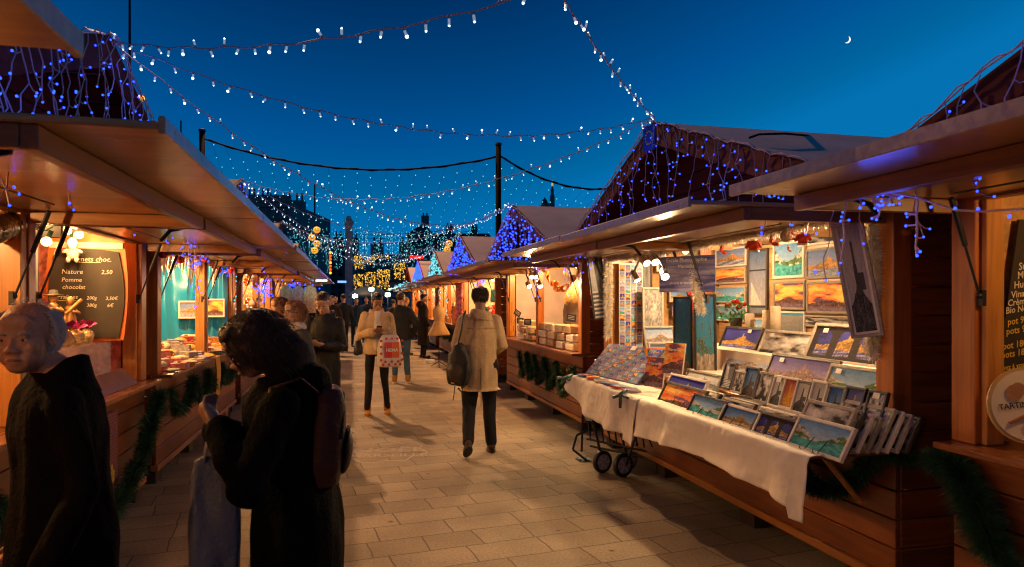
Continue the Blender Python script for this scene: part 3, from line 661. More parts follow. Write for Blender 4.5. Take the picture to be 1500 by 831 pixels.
table_cloth(2.84, 4.86, lambda y: .60+.035*math.sin(y*2.1)-(.05 if y < 2.93 else 0)+.02*max(0, y-4.4), 'white cloth hanging in folds over the near two thirds of the picture table', 2.0)
table_cloth(4.80, 6.45, lambda y: .53+.22*abs((y-5.35)/1.1)**2 if y > 5.05 else .50+.0*y, 'white cloth sagging over the far end of the table, above the folded cart', 9.0, x0=2.115)
# ------------------------------------------------------------------ festoon strings of white LEDs across the lane
def sagline(a, b, sag, n=40):
    a, b = Vector(a), Vector(b)
    return [a.lerp(b, i/n)+Vector((0, 0, -4*sag*(i/n)*(1-i/n))) for i in range(n+1)]
def resample(pts, step, off=0):
    out_ = []; acc = step-off
    for p, q in zip(pts, pts[1:]):
        L_ = (q-p).length; d = acc
        while d <= L_: out_.append((p.lerp(q, d/L_), (q-p).normalized())); d += step
        acc = d-L_
    return out_
bm_ = MB(); bm_.tube([(0, 0, 0), (0, 0, -.012)], .006, 6); bm_.m = 1; bm_.tube([(0, 0, -.012), (0, 0, -.034)], .0052, 6); bm_.m = 2; bm_.ell((0, 0, -.036), .0042, n=6, m=4)
bulb_me = bm_.mesh('bulb'); [bulb_me.materials.append(M[k]) for k in ('wire', 'bulbcap', 'ledwhite')]
bm_ = MB(); bm_.tube([(0, 0, 0), (0, 0, -.012)], .006, 6); bm_.m = 1; bm_.tube([(0, 0, -.012), (0, 0, -.034)], .0052, 6); bm_.m = 2; bm_.ell((0, 0, -.036), .0075, n=6, m=4)
bulb_hot = bm_.mesh('bulb'); [bulb_hot.materials.append(M[k]) for k in ('wire', 'bulbcap', 'ledwhite')]
def festoon(a, b, sag, label, step=.13, seed=0, lit=1.0):
    step *= .68
    random.seed(seed); pts = sagline(a, b, sag, 60)
    pts = [p+Vector((0, 0, .006*math.sin(i*1.7+seed))) for i, p in enumerate(pts)]
    t = thing('light_string', label, 'string lights', a, 0, 'white light strings crossing the lane'); A = Vector(a)
    q = MB(); q.tube([p-A for p in pts], .0034, 5); q.build('cable', M['wire'], t, True)
    bs = resample(pts, step, rnd(0, step))
    if len(bs) > 98: bs = resample(pts, step*len(bs)/97)
    for p, d in bs:
        o = D_.objects.new('bulb', bulb_hot if rnd(0, 1) < .18 else bulb_me); C.objects.link(o); o.parent = t; o.location = p-A
        k = 3.1 if rnd(0, 1) < .22 else 0
        o.rotation_euler = (k+rnd(-.5, .5), rnd(-.6, .6), rnd(0, 6))
L1 = (-1.25, 4.06, 2.99); L2 = (-1.27, 8.55, 3.02); L3 = (-1.27, 13.2, 3.05); L0 = (-1.25, -.65, 3.0)
RA = (2.36, 5.05, 3.06); RB = (2.36, 9.95, 3.06); RC = (2.36, 15.0, 3.1); RD = (2.36, 19.8, 3.1); RZ_ = (2.36, .55, 3.06)
festoon(L1, (2.36, .55, 3.02), .36, 'uppermost string of white lamps rising from the left gable to the top edge', seed=1, step=.16)
festoon(L1, RA, .30, 'string of white lamps from the left gable to the nearest gable on the right', seed=2, step=.15)
festoon(L1, RB, .62, 'deeply sagging string of white lamps running from the near left gable to the nougat chalet', seed=3, step=.16)
festoon(L2, RA, .42, 'string of white lamps from the turquoise chalet gable up to the nearest right gable', seed=4, step=.14)
festoon(L2, RB, .55, 'string of white lamps from the turquoise chalet to the nougat chalet gable', seed=5, step=.14)
festoon(L0, RA, .22, 'string of unlit looking lamps coming down from the top centre to the right gable', seed=6, step=.17)
festoon(L2, RC, .75, 'string of white lamps from the turquoise chalet to the third gable on the right', seed=7)
festoon(L3, RB, .5, 'string of white lamps from the third left gable to the nougat chalet', seed=8)
festoon(L3, RC, .55, 'string of white lamps between the third gables on both sides', seed=9)
festoon(L3, RD, .6, 'farthest string of white lamps ending at the teal gable', seed=10)

# ------------------------------------------------------------------ icicle LED strings on the gables
def icicles(X, Yc, side, label, led, seed, dens=1.0, jx=1.0, drop=(.10, .5), fill=False, power=6, lcol=(.06, .12, 1), r=.0055, glowr=.009):
    random.seed(seed); t = thing('icicle_lights', label, 'icicle lights', (X, Yc, 0), 0, 'icicle lights on the chalet gables')
    wq = MB(); gx = -.40*side; E = W2+.15; leds = []
    top = [Vector((gx, y, RIDGE-SL*abs(y)+.02+.01*math.sin(y*13))) for y in np.linspace(-E, E, 80)]
    wq.tube(top, .004, 5)
    wq.tube([p+Vector((-.012*side, 0, .012*math.sin(i*2.2))) for i, p in enumerate(top)], .0032, 5)
    y = -E
    while y < E:
        base = Vector((gx-.012*side, y, RIDGE-SL*abs(y)+.01)); L_ = rnd(*drop)*(1.25 if abs(y) < .8 else 1)
        if fill: L_ = max(.1, min(RIDGE-SL*abs(y)-2.15, L_*2.2))
        p = base.copy(); pts = [p.copy()]; n = max(2, int(L_/.055)); sgn = 1
        for i in range(n):
            p = p+Vector((rnd(-.012, .012), rnd(-.035, .035)*jx, -L_/n)); pts.append(p.copy())
            if rnd(0, 1) < .55:
                sgn = -sgn; e = p+Vector((rnd(-.02, .02), sgn*rnd(.02, .06), rnd(-.03, .02))); wq.tube([p, p.lerp(e, .5)+Vector((0, 0, -.008)), e], .0026, 4); leds.append(e)
        wq.tube(pts, .0032, 4); leds.append(p.copy())
        y += rnd(.07, .20)/dens
    wq.build('wire', M['wire'], t)
    if len(leds) > 99: random.shuffle(leds)
    me = MB(); me.ell((0, 0, 0), glowr, n=6, m=4); me = me.mesh('led'); me.materials.append(led)
    for p in leds[:99]:
        o = D_.objects.new('led', me); C.objects.link(o); o.parent = t; o.location = p
    if len(leds) > 99:
        q = MB(); [q.ell(p, glowr, n=5, m=4) for p in leds[99:]]; tag(q.build('led_cluster', led, t), kind='stuff')
    if power:
        for yy in (-1.2, 0, 1.2): light('led_light', 'POINT', (gx-.15*side, yy, RIDGE-SL*abs(yy)-.25), power, lcol, .15, t)
icicles(XR, ZR[1], 1, 'blue icicle lights along the gable of chalet 30', M['ledblue'], 21, 1.25, drop=(.12, .62), power=.35, glowr=.0062)
icicles(XR, ZR[0], 1, 'blue icicle lights on the roof edge in the top right corner', M['ledblue'], 22, power=.6, glowr=.005)
icicles(XR, ZR[2], 1, 'dense blue icicle lights filling the gable of the nougat chalet', M['ledblue'], 23, 1.5, fill=True, power=1.6, glowr=.013)
icicles(XR, ZR[3], 1, 'blue icicle lights covering the third gable on the right', M['ledblue'], 24, 1.5, fill=True, power=1.2, glowr=.017)
icicles(XR, ZR[4], 1, 'teal white icicle lights on the fourth gable on the right', M['ledteal'], 25, 1.5, fill=True, power=.8, lcol=(.3, .9, 1), glowr=.02)
icicles(XR, ZR[5], 1, 'solid looking blue triangle of icicle lights on the distant gable', M['ledblue'], 26, 2.6, fill=True, power=1.5, glowr=.03)
icicles(XL, ZL[1], -1, 'bunched blue icicle lights on the left gable at the top left', M['ledblue'], 27, 1.7, jx=1.9, drop=(.12, .7), power=1.0, glowr=.0055)
icicles(XL, ZL[2], -1, 'blue icicle lights on the gable of the turquoise chalet, mostly hidden by hatches', M['ledblue'], 28, power=.8, glowr=.008)

def led_run(pts, label, led, step=.07, jit=.03, glowr=.007, grp='small LED runs on the chalets', nm='led_string', wire='wire', cap=99):
    pts = [Vector(p) for p in pts]; t = thing(nm, label, 'led lights', pts[0], 0, grp); A = pts[0]
    fine = [p for p, d in resample(pts, .04)]; fine = [p+Vector((rnd(-jit, jit)*.4, rnd(-jit, jit)*.4, rnd(-jit, jit)*.5)) for p in fine]
    q = MB(); q.tube([p-A for p in fine], .0028, 4); q.build('wire', M[wire], t)
    me = MB(); me.ell((0, 0, 0), glowr, n=6, m=4); me = me.mesh('led'); me.materials.append(led)
    for p in [p for p, d in resample(fine, step)][:cap]:
        o = D_.objects.new('led', me); C.objects.link(o); o.parent = t; o.location = p+Vector((rnd(-jit, jit), rnd(-jit, jit), rnd(-jit, jit)))-A
    return t
random.seed(5)
# near right hatch: blue sparse run and drops
def drops(spec, label, seed):
    random.seed(seed); t = thing('icicle_lights', label, 'icicle lights', (0, 0, 0), 0, 'icicle lights on the chalet gables'); q = MB(); L_ = []
    base = [P(px, py, X=1.95) for px, py in spec['run']]; q.tube(base, .004, 5)
    for px, y0, y1 in spec['drops']:
        a, b = P(px, y0, X=1.95), P(px+rnd(-12, 12), y1, X=1.95); pts = [a.lerp(b, i/6)+Vector((0, rnd(-.015, .015), 0)) for i in range(7)]; pts[-1] = b; q.tube(pts, .0038, 5)
        for i in (2, 3, 5):
            e = pts[i]+Vector((0, rnd(-.05, .05), rnd(-.03, .01))); q.tube([pts[i], e], .0034, 4); L_.append(e)
        L_.append(b)
    for i, (p, d) in enumerate(resample(base, .11)): L_.append(p+Vector((0, rnd(-.02, .02), rnd(-.03, .01))))
    q.build('wire', M['wire'], t); me = MB(); me.ell((0, 0, 0),   .0052, n=8, m=6); me = me.mesh('led'); me.materials.append(M['ledblue'])
    for p in L_:
        o = D_.objects.new('led', me); C.objects.link(o); o.parent = t; o.location = p
    light('led_light', 'POINT', P(1300, 300, X=1.9), .5, (.05, .1, 1), .1, t)
drops({'run': [(1232, 283), (1262, 276), (1300, 282), (1345, 290), (1400, 308), (1440, 310), (1500, 306)],
       'drops': [(1240, 285, 400), (1262, 277, 305), (1275, 278, 300), (1340, 285, 375), (1300, 282, 300), (1285, 280, 322)]}, 'blue icicle lights drooping from the hatch beside the number 30 sign', 31)
led_run([(1.8, 3.0, 2.10), (1.72, 3.9, 2.10), (1.68, 5.0, 2.10)], 'blue LED run along the hatch edge of chalet 30', M['ledblue'], .16, .02, .006)
led_run([(-.58, 6.5, 2.10), (-.6, 8.5, 2.11), (-.6, 10.6, 2.10)], 'blue LED run lying on the hatches of the turquoise chalet', M['ledblue'], .14, .03, .011)
led_run([(-1.66, 6.75, 2.06), (-1.62, 7.6, 1.98), (-1.66, 8.5, 2.05), (-1.62, 9.5, 1.95), (-1.66, 10.5, 2.05)], 'blue LEDs looped along the lintel of the turquoise chalet', M['ledblue'], .09, .05, .009)
led_run([(-1.64, 7.9, 2.0), (-1.62, 7.95, 1.7), (-1.66, 8.0, 1.5)], 'blue LED drop hanging before the middle post of the turquoise chalet', M['ledblue'], .07, .04, .009)
led_run([(-1.62, 10.55, 2.05), (-1.64, 10.5, 1.5), (-1.62, 10.5, 1.0)], 'cold white LEDs running down the far jamb of the turquoise chalet', M['ledteal'], .07, .02, .010)
led_run([(-1.0, 14.0, 2.12), (-1.6, 13.6, 2.0), (-1.5, 13.4, 1.6), (-1.6, 12.8, 1.9), (-1.5, 12.2, 1.7)], 'tangle of blue LEDs in front of the golden ornament chalet', M['ledblue'], .05, .09, .013)
led_run([(-1.2, 17.5, 2.1), (-1.5, 17.3, 1.9), (-1.3, 17.6, 1.7), (-1.0, 17.5, 1.95), (-.8, 17.5, 1.75)], 'knot of blue LEDs at the farthest left chalet', M['ledblue'], .045, .12, .018)
led_run([(2.4, 8.3, 2.05), (2.42, 8.9, 1.98), (2.45, 9.1, 1.75), (2.42, 8.95, 1.55)], 'blue LEDs hanging in front of the nougat seller', M['ledblue'], .09, .05, .008)
led_run([(1.75, 8.0, 2.1), (1.65, 10, 2.12), (1.6, 11.9, 2.12)], 'blue LED run on the hatches of the nougat chalet', M['ledblue'], .2, .03, .009)
led_run([(2.6, 13.2, 2.05), (2.6, 13.9, 1.9), (2.62, 14.0, 1.6), (2.62, 14.4, 1.95), (2.62, 14.6, 1.7)], 'blue LEDs draped in the third right chalet', M['ledblue'], .07, .07, .012)
for i, y in enumerate((18.3, 19.8, 21.3, 23.5, 25)):
    led_run([(2.5, y, 2.05), (2.5, y+.1, 1.55), (2.52, y, 1.05)], 'cold white LEDs climbing the %s lit post of the distant right chalets' % ('nearest', 'second', 'third', 'fourth', 'farthest')[i], M['ledteal'], .08, .03, .014)
led_run([(2.0, 17.8, 2.1), (1.7, 19.5, 2.1), (1.6, 21.6, 2.1), (1.6, 24, 2.1), (1.6, 27, 2.1)], 'teal LED run on the hatches of the distant right chalets', M['ledteal'], .2, .06, .016)
# pale tube lamp on far left
tl = thing('tube_lamp', 'pale teal fluorescent tube under the farthest left hatch', 'lamp', (-1.3, 16.4, 2.06)); q = MB(); q.tube([(-.9, 0, 0), (.75, .0, 0)], .025, 8); q.build('tube', glow('tube_teal', (.4, 1, .85), 3.0, True), tl); q = MB(); q.bx(-.95, .8, -.03, .03, .026, .04); q.build('housing', M['white'], tl)

# ------------------------------------------------------------------ tinsel and fir garlands
def needles(path, r, n, seed, name, matl, label, cat, group, wdt=.0035, curl=.4, parent=None, droop=0):
    random.seed(seed); pts = [Vector(p) for p in path]; seg = resample(pts, .01); q = MB(); A = pts[0]
    for i in range(n):
        p, d = seg[int(rnd(0, len(seg)-1))]; v = Vector((rnd(-1, 1), rnd(-1, 1), rnd(-1, 1))).normalized(); v = (v+d*rnd(-curl, curl)).normalized(); v.z -= droop
        L_ = r*rnd(.55, 1.15)*(1+.45*noise.noise(p*7)); s = v.cross(Vector((rnd(-1, 1), rnd(-1, 1), rnd(-1, 1)))).normalized()*wdt; e = p+v*L_; e.z -= L_*.12; a = p+v*.004-A; m_ = p+v*L_*.55-A
        q.add([a-s, a+s, m_+s*.8, m_-s*.8, e-A], [(0, 1, 2, 3), (3, 2, 4)])
    q.tube([p-A for p in pts], .006, 5)
    o = q.build(name, matl); o.location = A; return tag(o, label, cat, group)
M['fir'] = mat('green_foil_needles', (.018, .075, .022), .5, var=.5, vscale=12)
M['tinsel'] = mat('white_tinsel', (.85, .78, .64), .35, var=.1, vscale=20)
def swags(X, ys, z0, dip, n=10):
    out_ = []
    for a, b in zip(ys, ys[1:]):
        for i in range(n): t_ = i/n; out_.append((X+.02*math.sin(i), a+(b-a)*t_, z0-dip*4*t_*(1-t_)+.0))
    out_.append((X, ys[-1], z0)); return out_
fg = 'fir garlands hung on the chalet fronts'
needles([(XL+.11, 6.12, .84), (XL+.12, 6.0, .74), (XL+.11, 5.85, .60), (XL+.12, 5.6, .42), (XL+.11, 5.3, .28), (XL+.12, 4.9, .22), (XL+.11, 4.3, .30), (XL+.11, 3.6, .6), (XL+.11, 3.2, .84)], .10, 32000, 1, 'fir_garland', M['fir'], 'dark green fir garland hanging low on the doughnut chalet front', 'garland', fg, .0022)
needles(swags(XL+.11, [6.45, 7.35, 8.1, 8.85, 9.7, 10.5], .82, .24), .085, 20000, 2, 'fir_garland', M['fir'], 'green fir garland in swags on the turquoise chalet front', 'garland', fg, .0026)
needles(swags(XR-.10, [7.95, 8.65, 9.2, 9.75, 10.2, 10.7], .78, .36), .085, 18000, 3, 'fir_garland', M['fir'], 'green fir garland looped in waves under the nougat counter', 'garland', fg, .0028)
needles(swags(XR-.09, [7.1, 6.2, 5.3], .70, .22), .085, 6000, 4, 'fir_garland', M['fir'], 'green fir garland behind the folded cart, half under the cloth', 'garland', fg, .003)
needles(swags(XR-.10, [3.9, 2.98], .86, .34)+[(XR-.09, 2.92, .84), (XR+.05, 2.90, .80)], .085, 13000, 5, 'fir_garland', M['fir'], 'dark fir garland sagging under the leaning frames by the corner post', 'garland', fg, .0022)
needles([(XR-.10, 2.66, .86), (XR-.09, 2.52, .85), (XR-.09, 2.44, .72), (XR-.10, 2.33, .55), (XR-.10, 2.15, .42), (XR-.10, 1.9, .36)], .095, 16000, 6, 'fir_garland', M['fir'], 'green fir garland on the nearest right chalet, bent down from its corner', 'garland', fg, .0016)
needles(swags(XR-.10, [17.8, 18.9, 20, 21.2], .80, .25), .12, 4000, 7, 'fir_garland', M['fir'], 'dark garland below the counter behind the dressmaker dummy', 'garland', fg, .006)
tg = 'white tinsel framing chalet 30'
needles([(XR-.03, 6.95, 1.2), (XR-.03, 6.95, 1.6), (XR-.03, 6.93, 2.02)], .06, 5000, 11, 'tinsel', M['tinsel'], 'white tinsel running up the far jamb of chalet 30', 'tinsel', tg, .003)
needles([(XR-.04, 6.9, 2.05), (XR-.05, 6.0, 2.02), (XR-.05, 5.2, 2.05), (XR-.06, 4.4, 2.04), (XR-.06, 3.6, 2.06), (XR-.06, 3.05, 2.05)], .06, 16000, 12, 'tinsel', M['tinsel'], 'long white tinsel stretched under the lintel of chalet 30', 'tinsel', tg, .0022)
needles([(XR-.05, 3.08, 2.05), (XR-.04, 3.08, 1.7), (XR-.04, 3.09, 1.3)], .055, 5000, 13, 'tinsel', M['tinsel'], 'white tinsel hanging on the near jamb behind the tall church panel', 'tinsel', tg, .002)
needles([(XR-.04, 5.05, 2.03), (XR-.05, 4.98, 1.8), (XR-.06, 4.90, 1.55), (XR-.05, 4.86, 1.50)], .055, 4500, 14, 'tinsel', M['tinsel'], 'white tinsel falling beside the blue banner at the middle post', 'tinsel', tg, .0022)
needles([(3.3, 6.3, 2.0), (3.28, 6.25, 1.8), (3.3, 6.2, 1.6), (3.3, 6.15, 1.5), (3.3, 6.35, 1.48)], .035, 2500, 15, 'tinsel', mat('red_tinsel', (.5, .01, .01), .3), 'red foil tinsel hanging left of the blue banner', 'tinsel', None, .003)

# ------------------------------------------------------------------ spot rails
def spot_rail(loc, rz, label, n=4, power=11, L_=.62):
    t = thing('spot_rail', label, 'spotlights', loc, rz, 'curved spotlight rails'); q = MB()
    q.tube([(0, -L_/2+L_*i/12, -.06-.16*(2*i/12-1)**2) for i in range(13)], .011, 8); q.box((0, 0, -.035), (.06, .10, .05)); q.build('rail', M['steel'], t, bevel=.003)
    for i in range(n):
        y = -L_/2+L_*(i+.1)/(n-.8)+.0; yy = (2*(y+L_/2)/L_-1); z = -.06-.16*yy*yy
        h = thing('spot_head', None, None, (0, y, z-.045)); h.parent = t; h.rotation_euler = (rnd(-1.0, -.5), rnd(-.5, .35), 0)
        del_ = MB(); del_.lathe([(.018, .05), (.03, .03), (.036, -.04), (.038, -.052)], n=14); o = del_.build('spot_head', M['steel'], t, True); o.matrix_local = Matrix.Translation(h.location) @ h.rotation_euler.to_matrix().to_4x4()
        D_.objects.remove(h)
        g_ = MB(); g_.lathe([(.031, -.053), (.001, -.056)], n=14); g_ = g_.build('spot_lamp', M['warmglow'], o)
        l = light('spot_light', 'SPOT', (0, 0, -.06), power, (1, .60, .27), .03, o); l.data.spot_size = 2.0; l.data.spot_blend = .6
    return t
random.seed(8)
spot_rail((2.42, 5.30, 2.06), 0, 'curved steel rail with four lit spotlights under the hatch of chalet 30', power=26)
spot_rail((2.35, 8.75, 2.06), 0, 'curved spotlight rail above the nougat seller', power=22)
# ------------------------------------------------------------------ white and red felt ornaments on the tinsel
def ball(loc, r, m, label, grp, ribbed=False, top=.08):
    t = thing('bauble', label, 'bauble', loc, 0, grp); q = MB(); q.ell((0, 0, 0), r, n=16, m=12)
    if ribbed:
        for k in range(8): q.tube([(r*1.03*math.cos(a)*math.cos(k*PI/8), r*1.03*math.cos(a)*math.sin(k*PI/8), r*1.03*math.sin(a)) for a in np.linspace(-1.5, 4.7, 20)], r*.06, 4)
    q.build('ball', m, t, True)
    q = MB(); q.tube([(0, 0, r*.95), (0, 0, r*1.18)], r*.16, 6); q.tube([(0, 0, r), (0, 0, r+top)], .0018, 4); q.build('hanger', M['steel'], t); return t
M['wool'] = mat('cream_wool', (.72, .62, .46), .8, bump=.6, bscale=120)
M['redfelt'] = mat('red_knit', (.55, .05, .025), .8, bump=.4, bscale=90, var=.5, vscale=45)
M['redball'] = mat('red_glass', (.5, .015, .01), .12, coat=.6); M['orange'] = mat('dried_orange', (.9, .27, .02), .5, bump=.3, bscale=60, sss=.2)
og = 'felt ornaments hanging below the tinsel'
Xo = XR-.06
for px, py, r, l in [(1152, 346, .036, 'large cream wool ball between the mitten and the sleigh bell ornament'), (933, 377, .032, 'cream ribbed ball at the far end of the tinsel'), (972, 368, .03, 'cream ball just left of the lit spotlights')]:
    ball(P(px, py, X=Xo), r, M['wool'], l, og, True, .05)
def ornament(px, py, kind, label, s=1.0):
    p = P(px, py, X=Xo); t = thing('felt_ornament', label, 'ornament', p, -.9, og); q = MB()
    if kind == 'jumper':
        q.box((0, 0, 0), (.085*s, .02, .085*s)); q.box((-.05*s, 0, .01*s), (.03*s, .018, .075*s), RY(.5)); q.box((.05*s, 0, .01*s), (.03*s, .018, .075*s), RY(-.5)); q.build('knit', M['redfelt'], t, bevel=.008)
        q = MB(); q.bx(-.044*s, .044*s, -.012, .012, -.055*s, -.040*s); q.bx(-.02*s, .02*s, -.012, .012, .042*s, .055*s); q.build('cuff', M['wool'], t)
    else:
        q.box((0, 0, .01*s), (.04*s, .02, .075*s), RY(.25)); q.box((.028*s, 0, -.035*s), (.06*s, .02, .032*s), RY(.25)); q.build('knit', M['redfelt'], t, bevel=.008)
        q = MB(); q.box((-.01*s, 0, .05*s), (.05*s, .026, .02*s), RY(.25)); q.build('cuff', M['wool'], t, bevel=.006)
    q = MB(); q.tube([(0, 0, .055*s), (0, 0, .11*s)], .0018, 4); q.build('thread', M['wool'], t)
ornament(1104, 360, 'jumper', 'red and cream knitted mitten shaped jumper, leftmost on the near tinsel', .8)
ornament(1131, 352, 'sock', 'small red and white sock ornament left of the large wool ball', .8)
ornament(1176, 350, 'jumper', 'red felt pinafore ornament right of the large wool ball', .7)
ornament(1155, 365, 'sock', 'tiny red santa hat ornament just below the large wool ball', .35)
ornament(920, 376, 'sock', 'small red and white gnome ornament over the postcard rack', .7)
ornament(950, 378, 'sock', 'red and white twisted sock ornament right of the cream ribbed ball', .8)
ornament(1057, 366, 'sock', 'red sleigh shaped ornament beside the rightmost spotlight', .7)
ornament(1160, 318+22, 'sock', 'dark red sock ornament close to the top of the church panel', .4)
# number sign
ns = thing('number_sign', 'small green plate reading 30 on the corner of the chalet', 'sign', (XR-.05, 3.02, 2.13), -.75); q = MB(); q.box((0, 0, 0), (.085, .006, .075)); q.build('plate', mat('green_enamel', (.01, .16, .11), .4), ns, bevel=.004)
text_part('30', .062, M['white'], ns, (0, -.0045, -.022), align='CENTER', bold=.002)
# EU style flag patch on the gable tip
fp = thing('flag_patch', 'small blue pennant with a ring of yellow stars on the right gable tip', 'pennant', (2.32, 5.07, 2.90), -PI/2+.3); q = MB(); q.box((0, 0, 0), (.14, .004, .20)); q.build('cloth', mat('flag_blue', (.02, .05, .35), .7), fp)
q = MB()
for i in range(12): q.lathe([(.009, -.001), (.009, .001)], (.04*math.cos(i*PI/6), -.004, .05*math.sin(i*PI/6)), 5, RX(PI/2))
q.build('stars', mat('flag_yellow', (.9, .6, .05), .6), fp)
# candles and roses
for i, (px, py, h) in enumerate([(1098, 488, .16), (1124, 486, .17), (1136, 486, .20)]):
    t = thing('candle', ['white pillar candle beside the roses', 'white pillar candle in the middle, shorter of the close pair', 'tallest white pillar candle behind the wave picture'][i], 'candle', P(px, py, X=3.3), 0, 'white pillar candles'); q = MB(); q.lathe([(.04, 0), (.04, h), (.03, h+.006), (.01, h)], n=16); q.build('wax', M['wool'], t, True)
    q = MB(); q.tube([(0, 0, h), (.003, 0, h+.02)], .002, 4); q.build('wick', M['black'], t)
rs = thing('rose_pot', 'pot of small red roses among the pictures', 'flowers', P(1078, 482, X=3.3)); random.seed(4)
q = MB(); q.lathe([(.045, 0), (.06, .1), (.055, .1)], n=12); q.build('pot', FR['dark'], rs)
q = MB()
for i in range(160):
    p = Vector((rnd(-.11, .11), rnd(-.11, .11), rnd(.08, .22))); v = Vector((rnd(-1, 1), rnd(-1, 1), rnd(-.3, 1))).normalized()*.028; s = v.cross(Vector((0, 0, 1))).normalized()*.012; q.add([p-v, p+s, p+v, p-s], [(0, 1, 2, 3)])
q.build('leaves', mat('rose_leaf', (.05, .16, .04), .6), rs)
for i in range(8):
    q = MB(); p = Vector((rnd(-.1, .1), rnd(-.08, .08), rnd(.18, .25))); q.ell(p, (.022, .022, .018), n=8, m=6); q.ell(p+Vector((0, 0, .006)), (.013, .013, .018), n=7, m=5); q.build('rose', M['redball'], rs, True)
# ------------------------------------------------------------------ folded trolley and clamp, glove, chalk
ct = thing('folded_cart', 'black folded wire cart with two spoked rubber wheels parked under the cloth', 'cart', (2.36, 5.86, 0), 0)
def wheel(x, y, z, r, rz):
    R = RZ(rz)
    q = MB(); prof = [(r*.72, -.018), (r*.95, -.022), (r, -.012), (r, .012), (r*.95, .022), (r*.72, .018)]; q.lathe(prof, (x, y, z), 28, R @ RX(PI/2)); w_ = q.build('wheel', M['black'], ct, True)
    q = MB(); q.lathe([(r*.70, -.0195), (r*.70, .0195)], (x, y, z), 24, R @ RX(PI/2)); q.lathe([(.016, -.03), (.016, .03)], (x, y, z), 10, R @ RX(PI/2)); q.build('rim', mat('grey_rim', (.34, .31, .29), .5), w_)
    q = MB()
    for k in range(6):
        a = k*PI/3; d = R @ Vector((math.cos(a), 0, math.sin(a)))
        for s in (-1, 1):
            n_ = R @ Vector((0, s*.021, 0)); c0 = Vector((x, y, z))+n_; q.tube([c0+d*.012, c0+d*r*.68], .0055, 5)
    q.build('spokes', mat('pale_rim', (.5, .47, .44), .5), w_)
wheel(-.10, .10, .105, .104, .35); wheel(.03, -.08, .110, .108, .35); wheel(-.02, .36, .085, .075, 1.2); wheel(.22, .18, .085, .075, .6)
q = MB()
for i in range(9):
    x = -.18+.045*i; y = .30-.052*i; q.tube([(x, y, .56), (x+.03, y-.02, .27)], .008, 6)
    if i % 2 == 0: q.tube([(x+.01, y, .54), (x+.09, y-.06, .28)], .006, 6)
for a in [((-.2, .32, .57), (.2, -.14, .57)), ((-.18, .30, .28), (.22, -.16, .24)), ((-.16, .26, .22), (.2, -.12, .18)), ((-.22, .30, .55), (-.26, .22, .18)), ((.2, -.14, .57), (.05, -.10, .11)), ((-.16, .2, .5), (-.10, .08, .10)),
          ((-.28, .30, .32), (-.34, .24, .20)), ((-.34, .24, .20), (-.22, .20, .10)), ((-.28, .30, .32), (-.18, .30, .36)), ((.1, .3, .5), (.2, .2, .1)), ((-.1, .36, .5), (-.02, .36, .09))]:
    q.tube(a, .011, 8)
q.build('wire_frame', M['blackm'], ct)
q = MB(); q.add([(-.2, .34, .55), (.18, -.1, .55), (.2, .1, .50), (-.1, .42, .5)], [(0, 1, 2, 3)]); q.add([(-.24, .28, .56), (.16, -.16, .56), (.14, -.14, .48), (-.2, .26, .46)], [(0, 1, 2, 3)]); q.build('canvas_liner', mat('grey_green_canvas', (.26, .33, .31), .8), ct)
cl = thing('spring_clamp', 'dark teal spring clamp pinching the white cloth to the table edge', 'clamp', (2.09, 4.98, .87)); q = MB(); q.tube([(0, 0, .03), (-.05, .0, .0), (-.055, .0, -.11)], [.014, .018, .012], 8); q.tube([(.03, 0, -.04), (-.04, .02, -.01), (-.09, .06, -.035)], [.008, .014, .012], 8); q.build('jaw', mat('teal_clamp', (.015, .05, .05), .4), cl, True)
cl = thing('spring_clamp', 'teal spring clamp on the far corner of the cloth', 'clamp', (2.08, 6.38, .84)); q = MB(); q.tube([(.03, 0, .03), (-.05, .0, .0), (-.07, .05, -.06)], [.014, .018, .012], 8); q.tube([(.03, 0, -.03), (-.04, .0, -.01), (-.12, .03, .005)], [.008, .014, .01], 8); q.build('jaw', mat('teal_clamp_b', (.04, .16, .16), .4), cl, True)
gl = MB(); random.seed(12)
gv = []
for i in range(40): gv.append(Vector((rnd(-.06, .06), rnd(-.045, .045), rnd(.002, .028))))
for a, b in zip(gv, gv[1:]):
    s = Vector((rnd(-.02, .02), rnd(-.02, .02), 0)); gl.add([a-s, a+s, b+s, b-s], [(0, 1, 2, 3)])
for k in range(5): gl.tube([(.02*k-.05, .03, .008), (.025*k-.06, .09, .010+.004*k), (.028*k-.05, .11, .004)], [.010, .009, .005], 6)
o = gl.build('rubber_glove', mat('blue_nitrile', (.03, .14, .30), .45), None, True); o.location = P(856, 675, Z=.003); tag(o, 'crumpled blue rubber glove lying on the paving near the cart', 'glove')
# chalk drawing
ck = thing('chalk_drawing', 'white chalk cloud with the words Noël Marseille drawn on the paving', 'chalk drawing', P(560, 664, Z=.004)+Vector((0, 0, .0)), 0)
M['chalk'] = mat('chalk', (.70, .64, .56), .9, alpha=.5)
cp = [(505, 655), (515, 651), (545, 650.5), (556, 647.5), (572, 646), (583, 648), (590, 651), (612, 651), (618, 653), (614, 657), (622, 660), (626, 663), (618, 666), (606, 666.5), (600, 671), (593, 675), (562, 674.5), (545, 678), (528, 677.5), (519, 672.5), (500, 673), (492, 668), (496, 662), (505, 655)]
wp = [P(a, b, Z=.004)-ck.location for a, b in cp]; q = MB(); n_ = len(wp)
dense = [wp[i].lerp(wp[i+1], k/4) for i in range(n_-1) for k in range(4)]+[wp[-1]]
for i in range(len(dense)-1):
    a, b = dense[i], dense[i+1]; d = (b-a); s = Vector((-d.y, d.x, 0)).normalized()*rnd(.006, .013); q.add([a-s, b-s, b+s, a+s], [(0, 1, 2, 3)])
q.build('outline', M['chalk'], ck)
